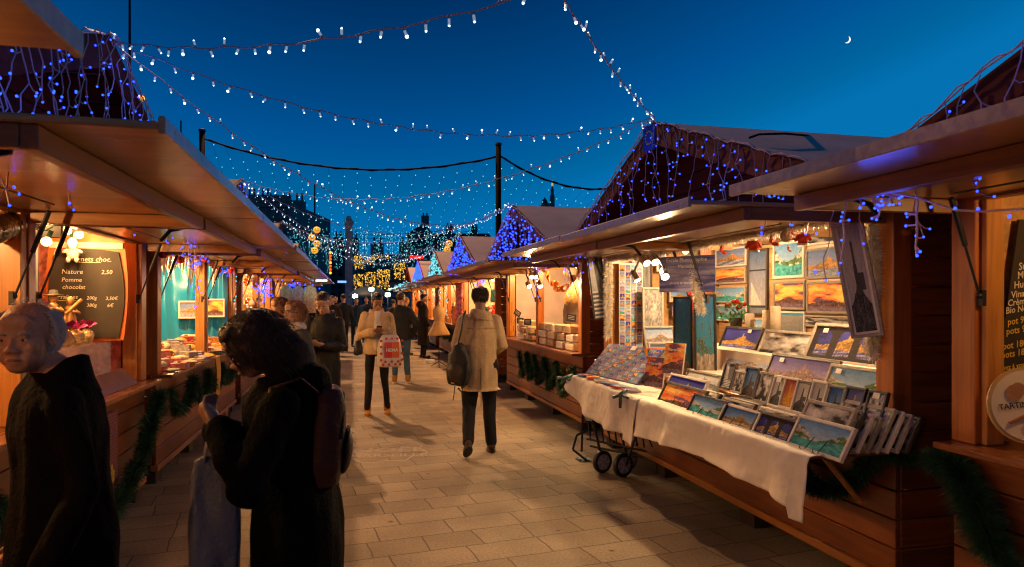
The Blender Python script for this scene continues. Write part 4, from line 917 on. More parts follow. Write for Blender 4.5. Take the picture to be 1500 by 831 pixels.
for s, px, py, sz in (('NOËL', 513, 663.5, .30), ('MARSEILLE', 509, 670.5, .17)):
    p = P(px, py, Z=.0045)-ck.location; text_part(s, sz, M['chalk'], ck, p, (0, 0, -.12), bold=.004)
# ------------------------------------------------------------------ doughnut chalet, left
random.seed(40)
M['slate'] = mat('chalkboard', (.035, .026, .018), .7, var=.3, vscale=5)
M['slategrey'] = mat('grey_chalkboard', (.035, .035, .045), .7, var=.3, vscale=5)
M['chalkw'] = mat('chalk_writing', (.75, .68, .52), .8); M['chalky'] = mat('yellow_chalk', (.75, .50, .05), .8)
mb_ = thing('menu_board', 'large barrel shaped slate menu with an orange surround listing doughnuts and pralines', 'menu board', P(127, 490, Y=5.80), 0)
def barrel(mb, w, h, bulge, y, z0, top, n=14):
    pts = []
    for i in range(n+1): t_ = i/n; pts.append((-w/2-bulge*math.sin(PI*t_), z0+h*t_))
    for i in range(1, n): t_ = i/n; pts.append((-w/2+w*t_, z0+h+top*math.sin(PI*t_)))
    for i in range(n+1): t_ = 1-i/n; pts.append((w/2+bulge*math.sin(PI*t_), z0+h*t_))
    k = len(pts); mb.add([(x, y, z) for x, z in pts]+[(x, y+.012, z) for x, z in pts], [tuple(range(k)), tuple(range(2*k-1, k-1, -1))]+[(i, (i+1) % k, (i+1) % k+k, i+k) for i in range(k)])
q = MB(); barrel(q, .50, .80, .03, .012, -.05, .03); q.build('surround', mat('orange_paint', (.75, .16, .02), .5), mb_)
q = MB(); barrel(q, .44, .66, .04, -.002, -.03, .02); q.build('slate', M['slate'], mb_)
q = MB(); q.bx(-.25, .25, -.006, .006, .655, .70); q.build('banner_strip', mat('cream_paint', (.7, .55, .42), .5), mb_)
for s, x, z, sz in (('Beignets choc.', -.13, .555, .052), ('Nature', -.17, .46, .050), ('Pomme', -.17, .40, .045), ('chocolat', -.165, .345, .045), ('2,50', .10, .46, .045), ('Pralines', -.20, .27, .045), ('200g', .0, .265, .036), ('3,50€', .13, .262, .036), ('380g', .0, .21, .036), ('6€', .14, .207, .04)):
    text_part(s, sz, M['chalkw'], mb_, (x, -.005, z), shear=.15)
q = MB(); q.bx(-.05, .10, -.006, -.004, .545, .548); q.build('underline', M['chalkw'], mb_)
q = MB(); q.bx(-.20, -.07, -.006, -.004, .255, .258); q.build('underline', M['chalkw'], mb_)
m2 = thing('menu_board', 'narrow grey slate price list hanging left of the barrel shaped menu', 'menu board', P(28, 478, Y=5.3), .1)
q = MB(); q.bx(-.11, .11, 0, .012, 0, .64); q.build('slate', M['slategrey'], m2)
for s, x, z, sz in (('Boissons', -.08, .56, .036), ('chaude', -.02, .50, .034), ('café 2,50', -.09, .45, .034), ('thé 2€', -.09, .40, .034), ('vin chaud 3€', -.10, .35, .032), ('PRALINES', -.09, .29, .034), ('200g = 3,50', -.08, .23, .030), ('380g = 6€', -.08, .19, .030), ('GRAND', -.09, .12, .036), ('Au lait', -.08, .07, .034)):
    text_part(s, sz, M['chalkw'], m2, (x, -.003, z), shear=.1)
# bulb garland with green cable
bg_ = thing('bulb_garland', 'green cable with seven glowing clear round bulbs inside the doughnut chalet', 'string lights', P(98, 330, X=-1.9), 0)
A0 = bg_.location.copy(); bl = [(68, 354), (98, 338), (116, 344), (106, 355), (131, 356), (161, 380), (155, 405)]
BP = [P(a, b, X=-1.88-.03*i) for i, (a, b) in enumerate(bl)]
q = MB()
pts = [P(55, 338, X=-1.9), BP[0]+Vector((0, 0, .07)), P(85, 328, X=-1.9), BP[1]+Vector((0, 0, .06)), BP[2]+Vector((0, 0, .06)), P(124, 338, X=-1.9), BP[4]+Vector((.02, .0, .06)), P(140, 352, X=-1.95), P(146, 368, X=-1.97), P(154, 382, X=-2.0), BP[6]+Vector((0, 0, .07)), P(165, 392, X=-2.0), BP[5]+Vector((.02, 0, .05)), P(170, 350, X=-2.0), P(172, 342, X=-2)]
q.tube([p-A0 for p in pts], .006, 6); q.build('cable', mat('green_cable', (.01, .10, .05), .5), bg_, True)
for i, p in enumerate(BP):
    o = MB(); o.tube([(0, 0, .075), (0, 0, .03)], .015, 8); soc = o.build('socket', mat('green_socket', (.008, .045, .03), .5), bg_); soc.location = p-A0; soc.rotation_euler = (rnd(-.4, .4), rnd(-.5, .5), 0)
    o = MB(); o.ell((0, 0, 0), .030, n=14, m=10); gb = o.build('glass_globe', mat('clear_glow_glass', (1, .75, .45), .1, trans=.0, emis=(1, .62, .25), estr=1.5, alpha=.5), soc, True)
    o = MB(); o.ell((0, 0, 0), .017, n=8, m=6); f_ = o.build('filament', M['warmglow'], soc, True)
    light('bulb_light', 'POINT', (0, 0, -.005), 9, (1, .55, .2), .03, soc)
# silver duct
dt = thing('flexible_duct', 'ribbed silver ventilation hose bent under the left hatch', 'duct', P(10, 330, X=-1.75)); A0 = dt.location.copy(); q = MB(); path = [P(a, b, X=-1.72) for a, b in ((-60, 345), (-20, 338), (12, 330), (36, 322), (52, 308), (55, 292))]
sm = []
for i in range(len(path)-1):
    for k in range(14): sm.append(path[i].lerp(path[i+1], k/14)-A0)
q.tube(sm, [.070+.010*math.sin(i*1.9) for i in range(len(sm))], 18); q.build('hose', mat('alu_foil', (.6, .58, .55), .25, metal=1), dt, True)
sp = thing('work_lamp', 'square dark work lamp tilted behind the bulbs in the doughnut chalet', 'lamp', P(66, 332, X=-2.0), .4); q = MB(); q.box((0, 0, 0), (.2, .12, .12), RX(.5)); q.build('housing', M['black'], sp, bevel=.01)
q = MB(); q.box((0, -.055, -.03), (.17, .01, .09), RX(.5)); q.build('glass', M['steel'], sp)
pl = thing('plush_toy', 'pale plush figure with a red hat hanging over the slate menu', 'toy', P(107, 370, Y=5.72)); q = MB(); q.ell((0, 0, -.01), (.045, .03, .045), n=12, m=8); q.ell((0, -.01, .045), .03, n=12, m=8)
for s in (-1, 1): q.ell((s*.045, -.01, .01), (.03, .016, .014), RY(s*.5), 8, 6); q.ell((s*.028, -.012, -.055), (.017, .018, .024), n=8, m=6)
q.build('body', M['wool'], pl, True); q = MB(); q.lathe([(.03, .06), (.02, .08), (.004, .11)], n=10); q.build('hat', M['redfelt'], pl, True)
# display case with stacked waffles, bags on it
def cbox(t, name, x0, x1, y0, y1, z0, z1, m, th=.006):
    q = MB(); q.bx(x0, x1, y0, y0+th, z0, z1); q.bx(x0, x1, y1-th, y1, z0, z1); q.bx(x0, x0+th, y0+th, y1-th, z0, z1); q.bx(x1-th, x1, y0+th, y1-th, z0, z1); q.bx(x0, x1, y0, y1, z1+.001, z1+th+.001); return q.build(name, m, t)
gc = thing('display_case', 'clear plastic counter case holding stacks of waffles', 'display case', (-1.92, 4.9, .952)); cbox(gc, 'acrylic_box', -.20, .17, -.65, .75, .0, .33, mat('acrylic', (.9, .88, .85), .05, trans=.0, alpha=.16, spec=.8))
for i, (x, y, n_) in enumerate([(-.02, .5, 9), (-.04, .2, 12), (.0, -.15, 10), (-.05, -.45, 7)]):
    q = MB()
    for k in range(n_): q.lathe([(.11, .004+k*.022), (.115, .012+k*.022), (.11, .020+k*.022)], (x+rnd(-.008, .008), y+rnd(-.008, .008), 0), 20)
    tag(q.build('waffle_stack', mat('waffle', (.42, .22, .08), .7, bump=.4, bscale=60)), ['stack of flat golden waffles at the far end of the clear case', 'tallest stack of golden waffles in the clear case', 'stack of golden waffles in the near half of the clear case', 'lowest stack of golden waffles in the clear case'][i], 'waffles', 'waffle stacks in the clear case').location = gc.location
M['purplefoil'] = mat('magenta_foil', (.42, .02, .16), .18, metal=.5, bump=.8, bscale=18); M['clearbag'] = mat('crinkled_cellophane', (.62, .40, .18), .15, metal=.3, bump=.9, bscale=28, var=.5, vscale=22)
for i in range(12):
    r_, c_ = divmod(i, 6); x = -1.84-.10*r_; y = 5.45-.19*c_+.06*r_
    t = thing('sweet_bag', ['front', 'rear'][r_]+' row cellophane bag of sugared almonds with a magenta bow, '+['far end', 'second from the far end', 'third from the far end', 'third from the near end', 'second from the near end', 'near end'][c_], 'sweets', (x, y, 1.290), rnd(0, 3), 'bags of sugared almonds on the clear case')
    q = MB(); v = q
    base = MB(); base.ell((0, 0, .055), (.05, .04, .055), n=14, m=10); base.V = [tuple(Vector(p)*(1+.12*noise.noise(Vector(p)*45+Vector((i, 0, 0))))) for p in base.V]; base.V = [(a, b, max(0, c)) for a, b, c in base.V]; base.build('bag', M['clearbag'], t)
    q = MB()
    for k in range(7):
        a = rnd(0, 6.3); d = Vector((math.cos(a), math.sin(a), rnd(.3, 1.2))).normalized()*rnd(.05, .08); s = d.cross(Vector((0, 0, 1))).normalized()*.035; c0 = Vector((0, 0, .105)); q.add([c0, c0+d-s, c0+d*1.15+Vector((0, 0, .01)), c0+d+s], [(0, 1, 2), (0, 2, 3)])
    q.build('bow', M['purplefoil'], t)
fgp = thing('figurine', 'pair of carved wooden musicians, one in a wide hat, beside the sweet bags', 'figurine', P(88, 468, X=-2.0), .6); q = MB()
for dx, h in ((-.04, 0), (.06, -.02)):
    q.lathe([(.035, -.06), (.04, .0), (.028, .07), (.035, .10+h), (.012, .125+h)], (dx, 0, 0), 12); q.ell((dx, -.005, .15+h), (.028, .028, .032), n=10, m=8); q.tube([(dx+.03, 0, .09+h), (dx+.05, -.04, .06+h), (dx+.0, -.06, .08+h)], .010, 6)
q.tube([(.02, -.06, .04), (.12, -.05, .14)], .012, 6); q.build('carved_bodies', mat('carved_limewood', (.45, .24, .08), .5, var=.4, vscale=30), fgp, True)
q = MB(); q.lathe([(.062, .165), (.06, .175), (.03, .18), (.026, .205), (.005, .21)], (-.04, 0, 0), 14); q.build('hat', FR['dark'], fgp, True)
stl = thing('drip_tray', 'sloping brushed steel sheet along the front of the doughnut counter', 'tray', (-1.72, 5.0, .952)); q = MB(); q.add([(-.01, -.9, .12), (-.01, .85, .12), (.10, .85, .001), (.10, -.9, .001), (-.02, -.9, .12), (-.02, .85, .12), (-.02, .85, .001), (-.02, -.9, .001)], [(0, 3, 2, 1), (4, 5, 6, 7), (0, 1, 5, 4), (1, 2, 6, 5), (0, 4, 7, 3)]); q.build('steel_sheet', M['steel'], stl)
# poster on the doughnut chalet front
po = thing('poster', 'poster of red brickwork with a white shape and yellow flowers on the chalet front', 'poster', (XL+.021, 5.22, .30), PI/2); q = MB(); q.bx(-.17, .17, 0, .004, 0, .52); q.build('sheet', mat('poster_red', (.22, .035, .035), .5), po)
q = MB()
for r_ in range(22):
    q.bx(-.168, .168, -.002, 0, .012+r_*.0232, .014+r_*.0232)
    for c_ in range(12): x = -.16+c_*.03+(.015 if r_ % 2 else 0); q.bx(x, x+.0016, -.002, 0, .014+r_*.0232, .0345+r_*.0232)
q.build('mortar_lines', mat('poster_pink', (.45, .3, .27), .6), po)
q = MB(); q.lathe([(.085, -.002), (.085, -.001)], (-.12, -.003, .36), 24, RX(PI/2)); q.build('white_shape', M['white'], po)
q = MB(); [q.lathe([(.022, -.001), (.022, 0)], (rnd(-.14, .12), -.004-.001*(k % 4), rnd(.03, .15)), 7, RX(PI/2)) for k in range(26)]; q.build('flowers', mat('poster_yellow', (.6, .42, .04), .6), po)
# ------------------------------------------------------------------ turquoise chalet
M['turq'] = mat('turquoise_satin', (.0, .25, .55), .35, sheen=.3)
def curtain(x0, x1, Y, z0, z1, label, seed, m=None):
    rows, cols = 22, 70; vs = []
    for i in range(rows+1):
        for j in range(cols+1):
            u_ = j/cols; v_ = i/rows; x = x0+(x1-x0)*u_; z = z0+(z1-z0)*v_
            d = .03*math.sin(u_*26+2.6*noise.noise(Vector((u_*3, v_*1.4, seed))))+.03*noise.noise(Vector((u_*5, v_*5, seed+4)))
            vs.append((x, Y-.03+d, z))
    fs = [(i*(cols+1)+j, i*(cols+1)+j+1, (i+1)*(cols+1)+j+1, (i+1)*(cols+1)+j) for i in range(rows) for j in range(cols)]
    me = D_.meshes.new('curtain'); me.from_pydata(vs, [], fs); me.polygons.foreach_set('use_smooth', [True]*len(fs)); return tag(link('curtain', me, m or M['turq']), label, 'curtain', 'turquoise satin curtains')
curtain(-2.28, -1.72, 10.42, .96, 2.15, 'turquoise satin curtain gathered on the right part of the wall, beyond the middle post', 3)
curtain(-3.4, -2.24, 10.38, .96, 2.15, 'turquoise satin curtain hanging in wide folds on the left part of the wall', 8)
for i, (l, r, t_, b_) in enumerate([(261, 300, 441, 467), (301, 329, 438, 465)]):
    a, b = P(l, b_, Y=10.2), P(r, b_, Y=10.2); h = P(l, t_, Y=10.2).z-a.z
    framed(b.x-a.x, h, 'sunset' if i else 'gold_port', 'white', ['flat pale box printed with small tea towels, left of the middle post', 'flat pale box printed with red and yellow towels, right of the middle post'][i], ((a.x+b.x)/2, 10.2, a.z), 0, 0, group='printed boxes before the curtains', th=.05)
bgrp = 'red baubles under the lintel'
for i, (px, py, r) in enumerate([(239, 373, .052), (264, 381, .050), (288, 374, .050), (301, 379, .056), (322, 383, .058), (330, 386, .05), (342, 390, .055), (314, 391, .045), (321, 396, .05), (369, 398, .05), (338, 397, .05)]):
    ball(P(px, py, X=-1.60+.03*(i % 2)), r*.72, M['redball'], 'shiny red bauble, '+['first from the near corner post', 'second from the near corner post, hanging low', 'third, purple tinged in the blue lights', 'fourth, right of the middle post', 'fifth, largest of the cluster', 'sixth, touching its neighbour', 'seventh, nearest the far jamb', 'low one left of the cluster', 'lowest of the cluster', 'lone one at the next chalet', 'small low one by the far jamb'][i], bgrp, top=.05)
def fringe(px0, px1, y0, X, label, lo, hi, seed):
    random.seed(seed); a, b = P(px0, y0, X=X), P(px1, y0, X=X); t = thing('cotton_fringe', label, 'decoration', a, 0, 'white cotton icicle fringe'); q = MB(); n_ = 13
    for i in range(n_):
        p = a.lerp(b, i/(n_-1))-a; L_ = rnd(lo, hi); q.tube([p+Vector((0, 0, .03)), p+Vector((rnd(-.02, .02), rnd(-.03, .03), -L_*.5)), p+Vector((0, rnd(-.03, .03), -L_))], [.05, .035, .006], 7, sq=.5)
    q.tube([(0, 0, .03), tuple(b-a+Vector((0, 0, .03)))], .05, 8); q.build('cotton', mat('cotton_wool', (.85, .80, .68), .9, bump=.6, bscale=50), t, True)
fringe(234, 288, 374, -1.85, 'white cotton icicles hanging at the near bay of the turquoise chalet', .12, .30, 1); fringe(312, 336, 385, -1.85, 'white cotton icicles hanging at the far bay of the turquoise chalet', .12, .36, 2)
wt = thing('white_tree', 'small frosted white tree at the near corner of the turquoise chalet', 'decoration', (-2.0, 7.0, .955)); random.seed(3); q = MB(); q.tube([(0, 0, 0), (0, 0, .55)], .008, 6); q.build('stem', M['white'], wt)
q = MB()
for i in range(700):
    z = rnd(.08, .56); r_ = (.60-z)*.24; a = rnd(0, 6.3); p = Vector((0, 0, z)); e = p+Vector((math.cos(a)*r_, math.sin(a)*r_, rnd(-.02, .04))); s = Vector((-math.sin(a), math.cos(a), 0))*.004; c0 = p.lerp(e, .6); q.add([c0-s, c0+s, e+s*.5, e-s*.5], [(0, 1, 2, 3)])
q.build('needles', M['tinsel'], wt)
pal = [('sage cloth', (.35, .42, .30)), ('cream cloth', (.65, .55, .40)), ('yellow and red printed', (.70, .42, .07)), ('pink', (.55, .25, .27)), ('grey striped', (.30, .28, .27)), ('red dotted', (.50, .07, .05)), ('orange', (.75, .32, .05)), ('lavender', (.35, .28, .42))]
PM = [mat('cloth_'+n.split()[0]+str(i), c, .75, bump=.4, bscale=30, var=.35, vscale=30) for i, (n, c) in enumerate(pal)]
random.seed(9)
def pouch(kind, L_, w_, h_, m, loc, label, grp, rz):
    t = MB()
    if kind == 0:   # stuffed pouch
        t.ell((0, 0, h_*.5), (L_/2, w_/2, h_/2), n=16, m=10); t.V = [(a*(1+.12*noise.noise(Vector((a, b, c))*30+Vector(loc)*9)), b*(1+.15*noise.noise(Vector((a, b, c))*25+Vector(loc)*7)), max(0, c)) for a, b, c in t.V]
    elif kind == 1:  # folded towel, rounded edge, layers
        for k in range(4): t.tube([(-L_/2, 0, h_*(k+.5)/4), (L_/2, rnd(-.006, .006), h_*(k+.5)/4)], [(w_/2, h_/8*1.05)]*2, 10)
    else:           # little box tied with a bow
        t.bx(-L_/2, L_/2, -w_/2, w_/2, 0, h_); t.bx(-L_/2-.001, L_/2+.001, -.008, .008, -.000, h_+.002); t.ell((.0, .012, h_+.012), (.02, .01, .01), n=8, m=5); t.ell((.0, -.012, h_+.012), (.02, .01, .01), n=8, m=5)
    o = t.build(('cloth_pouch', 'folded_towel', 'gift_box')[kind], m, smooth=kind == 0, bevel=0 if kind == 0 else .003); o.location = loc; o.rotation_euler = (rnd(-.06, .06), rnd(-.06, .06), rz); return tag(o, label, ('pouch', 'towel', 'box')[kind], grp)
nth = ['first', 'second', 'third', 'fourth', 'fifth', 'sixth', 'seventh', 'eighth', 'ninth', 'tenth', 'eleventh', 'twelfth', 'thirteenth', 'fourteenth']
for r_ in range(4):
    for c_ in range(14):
        if abs(6.75+c_*.265-8.55) < .12 and r_ == 0: continue
        m_ = (r_*5+c_*3) % 8; y = 6.72+c_*.265+rnd(-.03, .03); x = -1.58-.155*r_+rnd(-.02, .02)
        kd = (r_+c_*2) % 3; pouch(kd, rnd(.14, .22), rnd(.09, .14), rnd(.03, .07)+.02*r_, PM[m_], (x, y, .953+(.0 if r_ < 2 else .04*(r_-1))), '%s %s, %s along the %s row from the near end' % (pal[m_][0], ('stuffed pouch', 'folded towel', 'little tied box')[kd], nth[c_], ['front', 'second', 'third', 'rear'][r_]), 'cloth goods heaped on the turquoise chalet counter', rnd(-.9, .9))
q = MB(); rows, cols = 14, 8; vs = []
for i in range(rows+1):
    for j in range(cols+1): z = .955-.45*i/rows; y = 8.28+.26*j/cols+.04*math.sin(i*.3); vs.append((XL+.145+.012*math.sin(j*1.9+i*.2)+.01*i/rows, y, z))
fs = [(i*(cols+1)+j, i*(cols+1)+j+1, (i+1)*(cols+1)+j+1, (i+1)*(cols+1)+j) for i in range(rows) for j in range(cols)]
me = D_.meshes.new('yellow_cloth'); me.from_pydata(vs, [], fs); me.polygons.foreach_set('use_smooth', [True]*len(fs)); o = tag(link('tea_towel', me, mat('mustard_cotton', (.65, .36, .04), .8, bump=.3, bscale=40)), 'mustard yellow cloth hanging over the edge of the turquoise chalet counter', 'cloth'); s_ = o.modifiers.new('t', 'SOLIDIFY'); s_.thickness = .004
# ------------------------------------------------------------------ gold ornament chalet
M['goldglass'] = mat('gold_glass', (.75, .42, .10), .15, metal=.8); M['silverglass'] = mat('silver_glass', (.75, .68, .55), .15, metal=.8)
random.seed(14); go = []
for k, m_ in enumerate((M['goldglass'], M['silverglass'], M['redball'], M['wool'])):
    q = MB(); q.ell((0, 0, 0), .045, n=10, m=8); q.tube([(0, 0, .04), (0, 0, .06)], .012, 6); q.tube([(0, 0, .05), (0, 0, .12)], .003, 4); me = q.mesh('hanging_ornament', True); me.materials.append(m_); go.append(me)
for i in range(120):
    k = i % 4 if i % 4 != 2 or i % 8 == 2 else 0
    o = D_.objects.new('hanging_ornament', go[k]); C.objects.link(o); o.location = (rnd(-2.9, -1.70), rnd(11.5, 15.1), rnd(1.15, 2.05)); o.scale = (rnd(.7, 1.3),)*3
    tag(o, ['gold glass ball hanging in the glittering ornament chalet', 'silver glass ball hanging in the glittering ornament chalet', 'red glass ball hanging in the glittering ornament chalet', 'cream wool ball hanging in the glittering ornament chalet'][k], 'ornament', ['gold balls in the ornament chalet', 'silver balls in the ornament chalet', 'red balls in the ornament chalet', 'cream balls in the ornament chalet'][k])
led_run([(-1.75, 11.6, 2.0), (-1.8, 12.4, 1.5), (-1.75, 13.1, 2.0), (-1.8, 13.8, 1.4), (-1.75, 14.6, 2.0), (-1.9, 13.2, 1.3), (-1.9, 12, 1.2)], 'warm gold LEDs looped through the ornament chalet', M['ledgold'], .09, .08, .011)
for i in range(3):
    t = thing('hanging_coat', ['grey coat hanging at the farthest left chalet', 'lilac jumper hanging beside the grey coat', 'beige coat hanging at the end of the rail'][i], 'coat', (-1.5+.28*i, 16.7, 1.95), 0, 'clothes hanging at the farthest left chalet'); q = MB(); q.rings([[Vector((w_*math.cos(a), d_*math.sin(a), z)) for a in np.linspace(0, 2*PI, 13)[:-1]] for z, w_, d_ in ((0, .04, .03), (-.06, .12, .05), (-.3, .11, .06), (-.65, .13, .07))]); q.tube([(-.10, 0, -.08), (-.14, 0, -.5)], .035, 8); q.tube([(.10, 0, -.08), (.14, 0, -.5)], .035, 8); q.build('fabric', [PM[4], PM[7], PM[1]][i], t, True)
    q = MB(); q.tube([(-.1, 0, -.02), (0, 0, .02), (0, 0, .1)], .006, 5); q.build('hanger', M['steel'], t)
# ------------------------------------------------------------------ nougat chalet
M['nougat'] = mat('nougat_block', (.62, .48, .30), .5, bump=.4, bscale=25, var=.25, vscale=35); M['nougatp'] = mat('brown_nougat', (.40, .24, .12), .5, bump=.4, bscale=25, var=.4, vscale=35); M['cello'] = mat('wrapped_nougat', (.70, .60, .48), .15, bump=.5, bscale=30, var=.25, vscale=30)
ng = 'nougat blocks on the counter'; random.seed(6)
NB = [(781, 523, 34), (805, 522, 34), (826, 527, 30), (848, 530, 26), (858, 528, 30), (835, 512, 30), (812, 508, 30), (850, 505, 34), (826, 498, 28), (855, 490, 22), (762, 502, 26), (776, 505, 22), (765, 490, 24), (748, 500, 22), (752, 488, 20), (780, 488, 24)]
for i in range(15):
    r_, c_ = divmod(i, 5)
    y = [8.35, 8.75, 9.2, 9.62, 10.9][c_]+.05*r_; x = 2.72+.02*r_+rnd(-.01, .02); z = .953+.105*r_
    if r_ == 2: y += .12
    L_ = rnd(.27, .36); m_ = [M['nougat'], M['nougatp'], M['cello']][(i*2+r_) % 3]
    q = MB(); q.bx(-.12, .12, -L_/2, L_/2, 0, .10); o = q.build('nougat_block', m_, bevel=.018); o.modifiers[0].segments = 3; o.location = (x+.1, y, z); o.rotation_euler = (0, 0, rnd(-.06, .06))
    tag(o, '%s nougat block, %s from the near end of the %s layer' % (['pale', 'brown', 'cellophane wrapped'][(i*2+r_) % 3], nth[c_], ['bottom', 'middle', 'top'][r_]), 'nougat', ng)
for i in range(6):
    q = MB(); q.bx(-.12, .12, -.14, .14, 0, .09+.02*(i % 2)); o = q.build('nougat_block', [M['nougatp'], M['nougat']][i % 2], bevel=.015); o.location = (2.88, 10.5+.32*(i % 3)+.1*(i//3), .953+.112*(i//3)); tag(o, '%s nougat block in the far bay, %s of the %s layer' % (['brown', 'pale'][i % 2], nth[i % 3], ['bottom', 'upper'][i//3]), 'nougat', ng)
for i, (px, py, rt) in enumerate([(805, 483, 0), (786, 488, .0), (837, 466, .1), (850, 459, -.1), (747, 471, 0), (762, 470, .05), (758, 459, .5), (773, 472, 0), (748, 481, 0)]):
    p = P(px, py, X=2.78); t = thing('price_card', 'small black price slate, '+['beside the middle post on the near side', 'narrow one against the middle post', 'one standing behind the seller', 'upright one at the near jamb', 'leftmost at the far bay', 'second at the far bay', 'tilted one above the far bay row', 'one touching the middle post in the far bay', 'lowest in the far bay'][i], 'price card', p, -.95, 'black price slates in the nougat'); t.rotation_euler = (0, rt, -.95)
    q = MB(); q.box((0, 0, 0), (.15 if i not in (1, 3) else .07, .006, .10)); q.build('slate', M['slategrey'], t); q = MB(); [q.box((0, -.004, .025-.02*k), (.10 if i not in (1, 3) else .045, .001, .006)) for k in range(3)]; q.build('writing', M['chalkw'], t); q = MB(); q.box((0, .003, -.12), (.008, .004, .15)); q.build('stick', M['jamb'], t)
oc = thing('orange_garland', 'garland of dried orange slices swagged across the near bay of the nougat chalet', 'garland', P(797, 389, X=2.72)); A0 = oc.location.copy(); q = MB(); OP = []
for x, y in [(298, 152), (295, 183), (320, 215), (328, 240), (333, 262), (365, 288), (390, 295), (388, 325), (405, 328), (440, 328), (465, 315), (500, 280), (515, 250), (553, 212), (555, 178)]: OP.append(P(740+x/5.19, 360+y/5.19, X=2.70+rnd(-.03, .03))-A0)
q.tube(OP, .006, 5); q.build('cord', M['wool'], oc)
for p in OP:
    o = MB(); o.lathe([(.028, -.012), (.045, -.006), (.045, .006), (.028, .012)], p, 14, RZ(rnd(0, 3)) @ RX(PI/2+rnd(-.5, .5))); o.build('orange_slice', M['orange'], oc)
for i, (px, py, r, X) in enumerate([(742, 400, .05, 2.8), (748, 400, .05, 2.8), (756, 400, .052, 2.8), (766, 400, .048, 3.2), (773, 400, .05, 3.2), (835, 398, .10, 3.3), (849, 414, .085, 3.4), (846, 384, .07, 3.0)]):
    ball(P(px, py, X=X), r, M['white'], 'white paper ball, '+['first of the row in the far bay', 'second of the row in the far bay', 'third and nearest of the far bay row', 'half behind the strut in the far bay', 'closest to the middle post in the far bay', 'largest, behind the orange slices', 'low one by the near jamb', 'high one beside the spotlights'][i], 'white paper balls in the nougat chalet', top=.12)
st_ = thing('paper_star', 'large white paper star on the lilac wall behind the middle post', 'star', P(798, 424, X=3.6), -PI/2+.3); q = MB(); v = [(0, -.04, 0)]+[((.26 if k % 2 == 0 else .10)*math.sin(k*PI/5), 0, (.26 if k % 2 == 0 else .10)*math.cos(k*PI/5)) for k in range(10)]+[(0, .04, 0)]
q.add(v, [(0, 1+(k+1) % 10, 1+k) for k in range(10)]+[(11, 1+k, 1+(k+1) % 10) for k in range(10)]); q.build('paper', M['white'], st_); q = MB(); q.tube([(0, 0, .26), (0, 0, .5)], .003, 4); q.build('thread', M['wool'], st_)
# ------------------------------------------------------------------ third and fourth chalets: goods
random.seed(17); tg_ = ['red', 'orange', 'white', 'pink', 'teal', 'brown']; tc_ = [mat('toy_'+n, c, .5, bump=.2, bscale=20) for n, c in zip(tg_, [(.6, .03, .02), (.7, .2, .03), (.7, .66, .58), (.65, .2, .2), (.03, .3, .3), (.2, .09, .04)])]
for i in range(34):
    k = i % 6; y = 13.2+(i % 17)*.215; r_ = i//17; z = .953 if r_ == 0 else 1.22; x = 2.76+.32*r_
    q = MB(); q.lathe([(.06, 0), (.075, .05), (.05, .13), (.02, .15)], n=12); q.ell((0, 0, .18), .045, n=10, m=8); q.ell((-.045, 0, .20), .018, n=6, m=5); q.ell((.045, 0, .20), .018, n=6, m=5); o = q.build('soft_toy', tc_[k], None, True); o.location = (x, y, z); o.rotation_euler = (0, 0, rnd(0, 6)); o.scale = (rnd(.8, 1.3),)*3
    tag(o, '%s toy figure, %s on the %s of the third right chalet' % (tg_[k], nth[i % 17] if i % 17 < 14 else ['third last', 'second last', 'last'][i % 17-14], ['counter', 'raised shelf'][r_]), 'toy', 'toys in the third right chalet')
sh = thing('toy_shelf', 'plain plank shelf carrying toys in the third right chalet', 'shelf', (3.1, 15, .952)); q = MB(); q.bx(-.12, .16, -1.9, 1.9, .24, .265); q.build('shelf_board', M['jamb'], sh)
for y in (-1.8, 0, 1.8): q = MB(); q.bx(-.1, .14, y-.02, y+.02, 0, .238); q.build('support', M['jamb'], sh)
for i, (X, y, z, w_, h_, c) in enumerate([(2.74, 13.7, 1.5, .30, .55, 0), (2.74, 16.7, 1.55, .34, .95, 3), (2.74, 17.5, 1.2, .20, .5, 1), (3.4, 15.6, 1.7, .30, .30, 4)]):
    t = thing('fabric_banner', ['red cloth bag hanging at the near jamb of the third right chalet', 'pink and red patterned strip hanging at the far jamb of the third chalet', 'orange cloth hanging low before the gap', 'teal cloth square hanging inside the third chalet'][i], 'cloth', (X-.16, y, z), -1.2, 'cloths hanging at the third chalet'); q = MB(); q.rings([[Vector((w_/2*math.cos(a), .03*math.sin(a)+.01*math.sin(z_*20), z_)) for a in np.linspace(0, 2*PI, 13)[:-1]] for z_ in np.linspace(-h_/2, h_/2, 8)]); q.build('fabric', [tc_[0], mat('pink_patterned', (.5, .12, .16), .7, var=.9, vscale=14), tc_[1], tc_[4]][i], t, True)
    q = MB(); q.tube([(0, 0, h_/2), (0, 0, 2.1-z)], .004, 4); q.build('cord', M['wool'], t)
for i in range(26):
    c_ = i % 13; r_ = i//13; q = MB(); q.bx(-.03, .03, -.05, .05, 0, rnd(.10, .22)); q.bx(-.02, .02, -.03, .03, .22, .24) if i % 3 == 0 else q.ell((0, 0, .13), (.04, .04, .10), n=8, m=6); o = q.build('wooden_box', [PM[1], tc_[5], M['jamb']][i % 3], bevel=.004); o.location = (2.85+.3*r_, 17.95+c_*.3, .953+.35*r_); tag(o, '%s carved box, %s along the %s row of the fourth right chalet' % (['cream', 'brown', 'honey'][i % 3], nth[c_], ['front', 'raised'][r_]), 'box', 'carved boxes in the fourth right chalet')
sh = thing('box_shelf', 'plank shelf carrying carved boxes in the fourth right chalet', 'shelf', (3.15, 19.8, .952)); q = MB(); q.bx(-.12, .16, -1.95, 1.95, .325, .348); q.build('shelf_board', M['jamb'], sh); q = MB(); q.bx(-.1, .14, -.02, .02, 0, .322); q.build('support', M['jamb'], sh)
